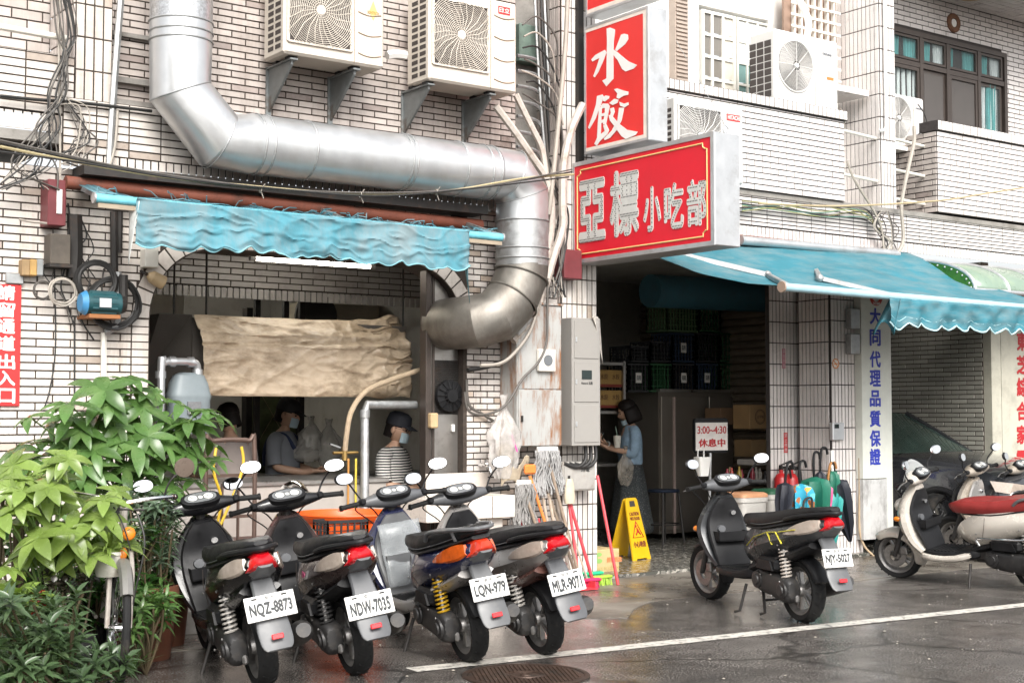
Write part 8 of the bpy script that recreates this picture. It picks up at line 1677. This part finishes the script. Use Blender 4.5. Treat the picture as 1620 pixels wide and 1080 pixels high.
# ------------------------------------------------------------------ potted plants at the left
def leafmat(name, c, c2, rough=.27):
    m = mat(name, c, rough, var=.16, vs=10, island=.22, dirt=c2, ds=7, dlo=.5, dhi=.7, damt=.6); m.node_tree.nodes['Principled BSDF'].inputs['Specular IOR Level'].default_value = .6
    b = m.node_tree.nodes['Principled BSDF']; b.inputs['Subsurface Weight'].default_value = 0
    n = m.node_tree.nodes; L = m.node_tree.links; tr = n.new('ShaderNodeBsdfTranslucent'); tr.inputs[0].default_value = (c[0]*1.5, c[1]*1.5, c[2]*.8, 1); mx = n.new('ShaderNodeMixShader'); mx.inputs[0].default_value = .28
    out = [x for x in n if x.type == 'OUTPUT_MATERIAL'][0]; L.new(b.outputs[0], mx.inputs[1]); L.new(tr.outputs[0], mx.inputs[2]); L.new(mx.outputs[0], out.inputs[0]); return m
m_lf = leafmat('leaf_green', (.085, .17, .045), (.20, .28, .10)); m_lf2 = leafmat('leaf_bright', (.185, .27, .06), (.30, .36, .14)); m_lf3 = leafmat('leaf_deep', (.035, .10, .02), (.09, .16, .05)); m_lf4 = leafmat('leaf_grey', (.10, .15, .095), (.20, .25, .17)); m_lf5 = leafmat('leaf_dark', (.065, .11, .05), (.17, .23, .12)); m_lf6 = leafmat('leaf_purple', (.035, .03, .022), (.16, .17, .12)); m_lf7 = leafmat('leaf_red', (.25, .03, .02), (.12, .10, .02))
m_stem = mat('stem_brown', (.10, .075, .04), .8, var=.2); m_stemg = mat('stem_green', (.12, .20, .05), .6, var=.2); m_soil = mat('soil', (.03, .022, .016), .95, var=.3, bump=.4); m_terra = mat('terracotta', (.16, .055, .03), .7, var=.15, dirt=(.16, .07, .04), ds=6); m_potw = mat('pot_white', (.62, .60, .54), .5, dirt=(.35, .32, .25), ds=5); m_potb = mat('pot_black', (.02, .02, .02), .5)
rp_ = rng(31)
def blade(mb, o, d, up, L, w, droop, n=6, fold=.25, wprof=None):
    d = V(d).normalized(); s = d.cross(up).normalized(); u = s.cross(d); P = []; p = V(o); dirn = d.copy()
    for i in range(n+1):
        t = i/n; wd = w*(wprof(t) if wprof else (sin(pi*min(1, t*.9+.08)))**.8*(1-t**4)); nn = s.cross(dirn).normalized()
        P.append((p-s*wd+nn*fold*wd, p.copy(), p+s*wd+nn*fold*wd)); dirn = (dirn-Z_*droop/n).normalized(); p = p+dirn*(L/n)
    k = len(mb.v); mb.v += [q for r in P for q in r]
    for i in range(n):
        for j in (0, 1): mb.f.append([k+i*3+j, k+i*3+j+1, k+i*3+j+4, k+i*3+j+3]); mb.m.append(0)
def pot(par, c, r, h, m, name='pot'):
    g = MB(); g.lathe([(.001, 0), (r*.72, 0), (r*.75, .01), (r*.97, h*.86), (r*1.05, h*.87), (r*1.05, h), (r*.93, h), (r*.9, h*.9), (.001, h*.9)], 28, M=Matrix.Translation(c)); g.build(name, m, par); g = MB(); g.lathe([(.001, h*.91), (r*.91, h*.905)], 24, M=Matrix.Translation(c)); g.build('soil', m_soil, par)
def palm_leaf_mesh(nl, L, w, seed):
    r = rng(seed); g = MB(); a0 = r.uniform(0, 6)
    for k in range(nl):
        a = a0+2*pi*k/nl+r.uniform(-.12, .12); blade(g, (0, 0, 0), V((cos(a), sin(a), .12)), Z_, L*r.uniform(.8, 1.08), w*r.uniform(.85, 1.1), .75+r.uniform(-.15, .3), 7, .22, lambda t: (max(0, sin(pi*t**.75)))**.9)
    return g
def palmate(label, base, tips, m, L, w, potspec, trunk_r=.02, seed=1, group=None):
    """A money-tree: trunk, stalks and one object for each hand-shaped leaf."""
    r = rng(seed); t = thing('money_tree', label, 'potted plant', base, group); b = V(base)
    if potspec: pot(t, b, *potspec)
    z0 = potspec[1]*.9 if potspec else .0; top = b+Z_*(z0+.28); cen = sum((V(p) for p in tips), V())/len(tips); fork = V(((b.x*.6+cen.x*.4), (b.y*.6+cen.y*.4), max(b.z+z0+.15, cen.z-.38)))
    g = MB(); g.tube(bez([b+Z_*z0, b.lerp(fork, .5)+V((.02, .01, .05)), fork], 5), [trunk_r*1.6-.6*trunk_r*i/10 for i in range(11)], 8); g.build('trunk', m_stem, t)
    meshes = []
    for k in range(5):
        g = palm_leaf_mesh(5+k % 3, L, w, seed*10+k); me = bpy.data.meshes.new('leaf'); me.from_pydata([tuple(p) for p in g.v], [], g.f); me.materials.append(m); me.polygons.foreach_set('use_smooth', [True]*len(me.polygons)); meshes.append(me)
    st = MB()
    for i, p in enumerate(tips):
        p = V(p); a = fork+V((r.uniform(-.02, .02), r.uniform(-.02, .02), r.uniform(-.12, .10))); st.tube(bez([a, a.lerp(p, .55)+Z_*.07, p], 5), .0045, 5)
        o = bpy.data.objects.new('leaf', meshes[i % 5]); COL.objects.link(o); o.parent = t; o.location = p-b; out = (p-fork); out.z = 0
        out = out.normalized() if out.length > .01 else X_; q = Z_.rotation_difference((Z_*1.0+out*.35+V((-.25, -.6, .0))*r.uniform(.1, 1.0)+V((r.uniform(-.45, .45), r.uniform(-.45, .45), 0))).normalized()); o.rotation_euler = (q.to_matrix() @ Matrix.Rotation(r.uniform(0, 6.3), 3, 'Z')).to_euler(); s_ = r.uniform(.6, 1.2); o.scale = (s_, s_, s_)
    st.build('stalk', m_stemg, t, kind='stuff')
def tips_px(l, Y0, r, jit=.14): return [W(px, py, Y0+r.uniform(-jit, jit)) for px, py in l]
T1 = [(150, 612), (200, 604), (175, 640), (110, 640), (245, 622), (285, 640), (228, 625), (130, 680), (160, 665), (205, 668), (255, 660), (300, 668), (338, 655), (312, 675), (84, 672), (60, 700), (40, 730), (120, 700), (173, 700), (180, 690), (215, 705), (262, 704), (290, 715), (320, 735), (250, 735), (140, 735), (100, 720), (65, 745), (200, 740), (235, 690), (275, 690), (150, 712), (110, 765), (270, 760), (305, 760), (48, 660), (20, 715), (185, 655), (220, 650), (95, 640), (330, 700), (210, 600), (168, 622), (300, 700), (240, 770)]
_r = rng(77); T1 = T1+[(p[0]+_r.uniform(-26, 26), p[1]+_r.uniform(-10, 40)) for p in T1[:34]]
b1 = W(196, 800, 8.15); palmate('tall leafy money tree spreading over the left wall and the arch jamb', (b1.x, 8.15, .0), tips_px(T1, 7.95, rng(2)), m_lf, .19, .033, (.20, .36, m_terra), .022, 3)
T2 = [(30, 800), (75, 770), (15, 770), (110, 840), (60, 850), (120, 870), (95, 800), (40, 880), (10, 830), (140, 830), (180, 850), (85, 735), (15, 900), (150, 880), (105, 725), (50, 760), (130, 790), (20, 735), (60, 810), (165, 790)]
T2 = T2+[(p[0]+_r.uniform(-30, 30), p[1]+_r.uniform(-20, 50)) for p in T2]
b2 = W(70, 930, 7.3); palmate('shorter bright green money tree at the left edge in front of the tall one', (b2.x, 7.25, 0), tips_px(T2, 7.05, rng(4)), m_lf2, .165, .033, (.16, .30, m_potb), .016, 5)
def tuft(label, c, n, L, w, m, potspec=None, droop=1.2, up=.9, seed=1, spread=1., name='spider_plant', cat='potted plant', z=.0, zr=.0):
    r = rng(seed); c = V(c); t = thing(name, label, cat, c)
    if potspec: pot(t, c, *potspec)
    zz = potspec[1] if potspec else z; g = MB()
    for i in range(n):
        a = r.uniform(0, 2*pi); e = r.uniform(.15, 1)*spread; d = V((cos(a)*e, sin(a)*e, up*r.uniform(.6, 1.2))); blade(g, c+V((cos(a)*.03*spread, sin(a)*.03*spread, zz+r.uniform(0, zr))), d, Z_ if abs(d.normalized().z) < .95 else X_, L*r.uniform(.6, 1.1), w*r.uniform(.7, 1.1), droop*r.uniform(.6, 1.3), 6, .3)
    return g.build('foliage', m, t, smooth=60, kind='stuff'), t
def bush(label, spots, n, L, w, m, name, seed, droop=.7, base=None, potspec=None, heads=9):
    """Rosettes of pointed leaves on short stems."""
    r = rng(seed); cen = sum((V(s) for s in spots), V())/len(spots); b = V(base) if base else V((cen.x, cen.y, 0)); t = thing(name, label, 'potted plant', b)
    if potspec: pot(t, b, *potspec)
    g = MB(); st = MB(); zz = potspec[1]*.9 if potspec else 0
    for s in spots:
        s = V(s); st.tube(bez([b+Z_*zz, (b+s)/2+V((r.uniform(-.04, .04), r.uniform(-.04, .04), .02)), s], 4), .006, 5)
        ax = V((r.uniform(-.5, .5), r.uniform(-.8, .2), 1)).normalized()
        for i in range(n):
            a = i*2.4+r.uniform(-.2, .2); k = i/n; x = ax.orthogonal().normalized(); y = ax.cross(x); d = x*cos(a)+y*sin(a)+ax*(1.3-1.5*(1-k)); blade(g, s+ax*(k*.07), d, ax, L*r.uniform(.75, 1.1)*(1-.35*k), w*r.uniform(.85, 1.1), droop, 5, .3)
    g.build('foliage', m, t, smooth=60, kind='stuff'); st.build('stem', m_stem, t, kind='stuff')
r_ = rng(8); sp = [W(x, y, 6.6+r_.uniform(-.25, .35)) for x, y in [(r_.uniform(-10, 200), r_.uniform(955, 1090)) for i in range(110)] if x < 135 or y > 1035+(x-135)*.3]
bush('dense dark plant with pointed narrow leaves filling the bottom left corner', sp, 15, .125, .013, m_lf5, 'dracaena', 6, .6, base=(W(90, 1060, 6.9).x, 6.9, 0), potspec=(.16, .12, m_terra))
r_ = rng(9); sp = [W(r_.uniform(-10, 72), r_.uniform(770, 860), 7.5+r_.uniform(-.2, .3)) for i in range(26)]
bush('feathery yellow green fern at the left edge', sp, 16, .12, .006, m_lf2, 'fern', 12, .8, base=(W(20, 900, 7.6).x, 7.6, 0), potspec=(.17, .3, m_potb))
r_ = rng(10); sp = [W(r_.uniform(200, 275), r_.uniform(790, 905), 7.75+r_.uniform(-.1, .25)) for i in range(46)]
bush('grey green trailing plant between the white pot and the black scooter', sp, 16, .11, .010, m_lf4, 'trailing_plant', 13, .6, base=(W(235, 930, 7.9).x, 7.9, 0), potspec=(.17, .42, m_terra))
r_ = rng(15); sp = [W(r_.uniform(196, 262), r_.uniform(940, 1010), 7.35+r_.uniform(-.15, .25)) for i in range(22)]
bush('low green weeds between the bicycle wheel and the black scooter', sp, 11, .12, .012, m_lf, 'weed', 55, .8)
r_ = rng(14); sp = [W(r_.uniform(0, 60), r_.uniform(945, 1000), 6.95+r_.uniform(-.1, .1)) for i in range(8)]
bush('broad leaved bright green plant low at the left edge', sp, 8, .13, .035, m_lf2, 'houseplant', 15, .7, base=(W(30, 1060, 6.95).x, 6.98, 0), potspec=(.13, .18, m_terra))
r_ = rng(16); sp = [W(r_.uniform(55, 150), r_.uniform(905, 955), 7.15+r_.uniform(-.1, .15)) for i in range(16)]
bush('striped dark trailing plant under the bright money tree', sp, 9, .06, .017, m_lf6, 'spiderwort', 17, .8, base=(W(100, 1000, 7.2).x, 7.2, 0), potspec=(.15, .28, m_potb))
r_ = rng(18); sp = [W(r_.uniform(50, 80), r_.uniform(955, 985), 6.9) for i in range(3)]
bush('small bromeliad with reddish leaves low among the dark plants', sp, 10, .11, .014, m_lf7, 'bromeliad', 19, .7)
wp_ = W(172, 898, 7.05); tuft('spider plant in a white pot hung on the bicycle', (wp_.x, 7.05, wp_.z-.04), 46, .26, .009, m_lf2, (.085, .125, m_potw), 1.5, .9, 22)
wp_ = W(240, 925, 7.85); tuft('spider plant in a tall terracotta pot beside the black scooter', (wp_.x, 7.9, 0), 60, .30, .010, m_lf, (.12, .30, m_terra), 1.3, .8, 23)
wp_ = W(165, 790, 7.9); tuft('grassy yellow green plant behind the bicycle handlebar', (wp_.x, 8.0, 0), 60, .36, .012, m_lf2, (.15, .50, m_potb), 1.0, 1.1, 24)
wp_ = W(285, 800, 8.1); tuft('dark strap leaved plant behind the black scooter', (wp_.x, 8.3, 0), 34, .34, .02, m_lf3, (.15, .40, m_terra), .9, 1.1, 25)
wp_ = W(20, 1010, 6.7); tuft('pale grassy plant in a terracotta pot in the bottom left corner', (wp_.x, 6.65, 0), 40, .18, .008, m_lf4, (.10, .20, m_terra), 1.0, .9, 26)
wp_ = W(215, 1000, 7.3); tuft('thin weed growing at the foot of the bicycle', (wp_.x, 7.4, 0), 30, .22, .010, m_lf, None, .8, 1.2, 27, .8, 'weed', 'weed', .02)
r_ = rng(41); sp = [W(r_.uniform(-5, 250), r_.uniform(850, 990), 7.5+r_.uniform(0, .4)) for i in range(60)]
bush('shaded mixed foliage behind the front pots', sp, 12, .14, .018, m_lf3, 'shrub', 42, .8, base=(W(150, 1000, 8.0).x, 8.0, 0))
for i, (px, Yp, r, h, m, lab) in enumerate(((205, 7.75, .13, .30, m_terra, 'terracotta pot standing behind the bicycle fork'),)):
    c = W(px, 1000, Yp); t = thing('flower_pot', lab, 'flower pot', (c.x, Yp, 0)); pot(t, V((c.x, Yp, 0)), r, h, m)
g = MB(); c = W(150, 960, 8.7); g.box(c.x-.9, c.x+.75, 8.55, 8.75, 0, .16, 0, .01); tag(g.build('planter_kerb', m_conc), 'low concrete kerb behind the potted plants', 'kerb')

# ------------------------------------------------------------------ the old bicycle among the pots
bc = G(180, 1098); by = thing('bicycle', 'old bicycle with a dull metal mudguard standing among the plants, facing the street', 'bicycle', (bc.x, bc.y, 0), local=True); by.rotation_euler = (0, radians(3), radians(-14))
# local frame: front axle above the origin, forward = -y
g = MB(); Rw = Matrix.Translation((0, 0, .33)) @ Matrix.Rotation(pi/2, 4, 'Y'); g.torus((0, 0, 0), .312, .021, 48, 10); g.xf(Rw); ft = g.build('front_tyre', m_blackr, by)
g = MB(); g.lathe([(.285, -.014), (.295, -.014), (.295, .014), (.285, .014), (.280, 0)], 48, closed=True); g.xf(Rw); g.build('rim', m_chrome, ft)
g = MB()
for k in range(28): a = 2*pi*k/28; s_ = 1 if k % 2 else -1; g.tube([V((.02*cos(a+.9*s_), .02*sin(a+.9*s_), .025*s_)), V((.285*cos(a), .285*sin(a), 0))], .0014, 4)
g.tube([(0, 0, -.05), (0, 0, .05)], .018, 10); g.xf(Rw); g.build('spoke', m_chrome, ft)
g = MB(); R = []
for k in range(13): t = radians(35+150*k/12); c = V((0, -.345*cos(t), .33+.345*sin(t))); rad = V((0, -cos(t), sin(t))); R.append([c+X_*(.034*a)+rad*b for a, b in ((-1, -.022), (-.7, 0), (0, .008), (.7, 0), (1, -.022), (.9, -.024), (0, .004), (-.9, -.024))])
g.loft(R); g.build('mudguard', mat('mudguard_grey', (.30, .29, .27), .4, metal=.6, var=.15, dirt=(.18, .12, .08), ds=8), by)
m_bike = mat('bike_rust_white', (.46, .42, .38), .5, metal=.2, var=.15, dirt=(.20, .09, .05), ds=7, damt=.7)
g = MB()
for x in (-.055, .055): g.tube([(x, 0, .33), (x, .03, .60), (x*.8, .06, .72)], .013, 8)
g.tube([(0, .06, .70), (0, .10, .93)], .020, 10); g.build('fork', m_bike, by)
g = MB(); g.tube([(0, .08, .84), (0, .62, .42), (0, .66, .30)], .019, 10); g.tube([(0, .62, .42), (0, .70, .80)], .016, 8); g.tube([(-.04, .66, .30), (-.05, 1.08, .33)], .011, 6); g.tube([(.04, .66, .30), (.05, 1.08, .33)], .011, 6); g.tube([(0, .68, .70), (.05, 1.08, .33)], .010, 6); g.build('frame', m_bike, by)
g = MB(); g.torus((0, 0, 0), .312, .021, 40, 8); g.xf(Matrix.Translation((0, 1.08, .33)) @ Matrix.Rotation(pi/2, 4, 'Y')); g.build('rear_tyre', m_blackr, by)
g = MB(); g.ell((0, .72, .85), .10, .14, .045, 14, 8); g.build('saddle', m_blackp, by)
g = MB(); g.tube(bez([(-.28, .26, .98), (-.24, .14, .985), (-.10, .08, .97), (0, .09, .95), (.10, .08, .97), (.24, .14, .985), (.28, .26, .98)], 5), .011, 8); g.tube([(0, .10, .90), (0, .09, .96)], .017, 8); g.build('handlebar', m_chrome, by)
for x in (-1, 1): g = MB(); g.tube([(x*.262, .20, .982), (x*.285, .30, .978)], .017, 10); g.build('grip', m_blackr, by)
for x in (-1, 1): g = MB(); g.tube([(x*.20, .11, .975), (x*.25, .16, .955), (x*.27, .24, .95)], .006, 6); g.build('brake_lever', m_chrome, by)
g = MB(); g.tube(bez([(.20, .12, .98), (.22, .10, 1.06), (.27, .09, 1.12)], 5), .005, 6); g.build('mirror_stem', m_dark, by); g = MB(); g.lathe([(.001, .012), (.045, .008), (.052, 0), (.05, -.004), (.001, -.006)], 24, M=Matrix.Translation((.29, .085, 1.14)) @ Matrix.Rotation(radians(-80), 4, 'X')); g.build('mirror', mat('mirror_brown', (.12, .09, .07), .3, var=.15), by)
g = MB(); g.ell((.02, -.0, .80), .035, .02, .035, 16, 10); g.build('reflector', m_lenso, by); g = MB(); g.ell((.0, -.01, .70), .020, .015, .03, 12, 8); g.build('lamp', m_lenso, by)
g = MB(); g.tube(bez([(.06, .02, .9), (.10, -.02, .75), (.07, 0, .5), (.06, .02, .36)], 5), .005, 5); g.tube(bez([(-.06, .02, .93), (-.02, -.06, .85), (.03, -.05, .72)], 5), .004, 5); g.build('brake_cable', m_cable, by)
g = MB(); g.box(-.10, .10, -.06, .09, .86, .90) if 0 else g.tube([(-.09, .02, .92), (.09, .02, .92)], .006, 6); g.build('front_bracket', m_dark, by)
# ------------------------------------------------------------------ finish
flush_texts()
flush_tiles()
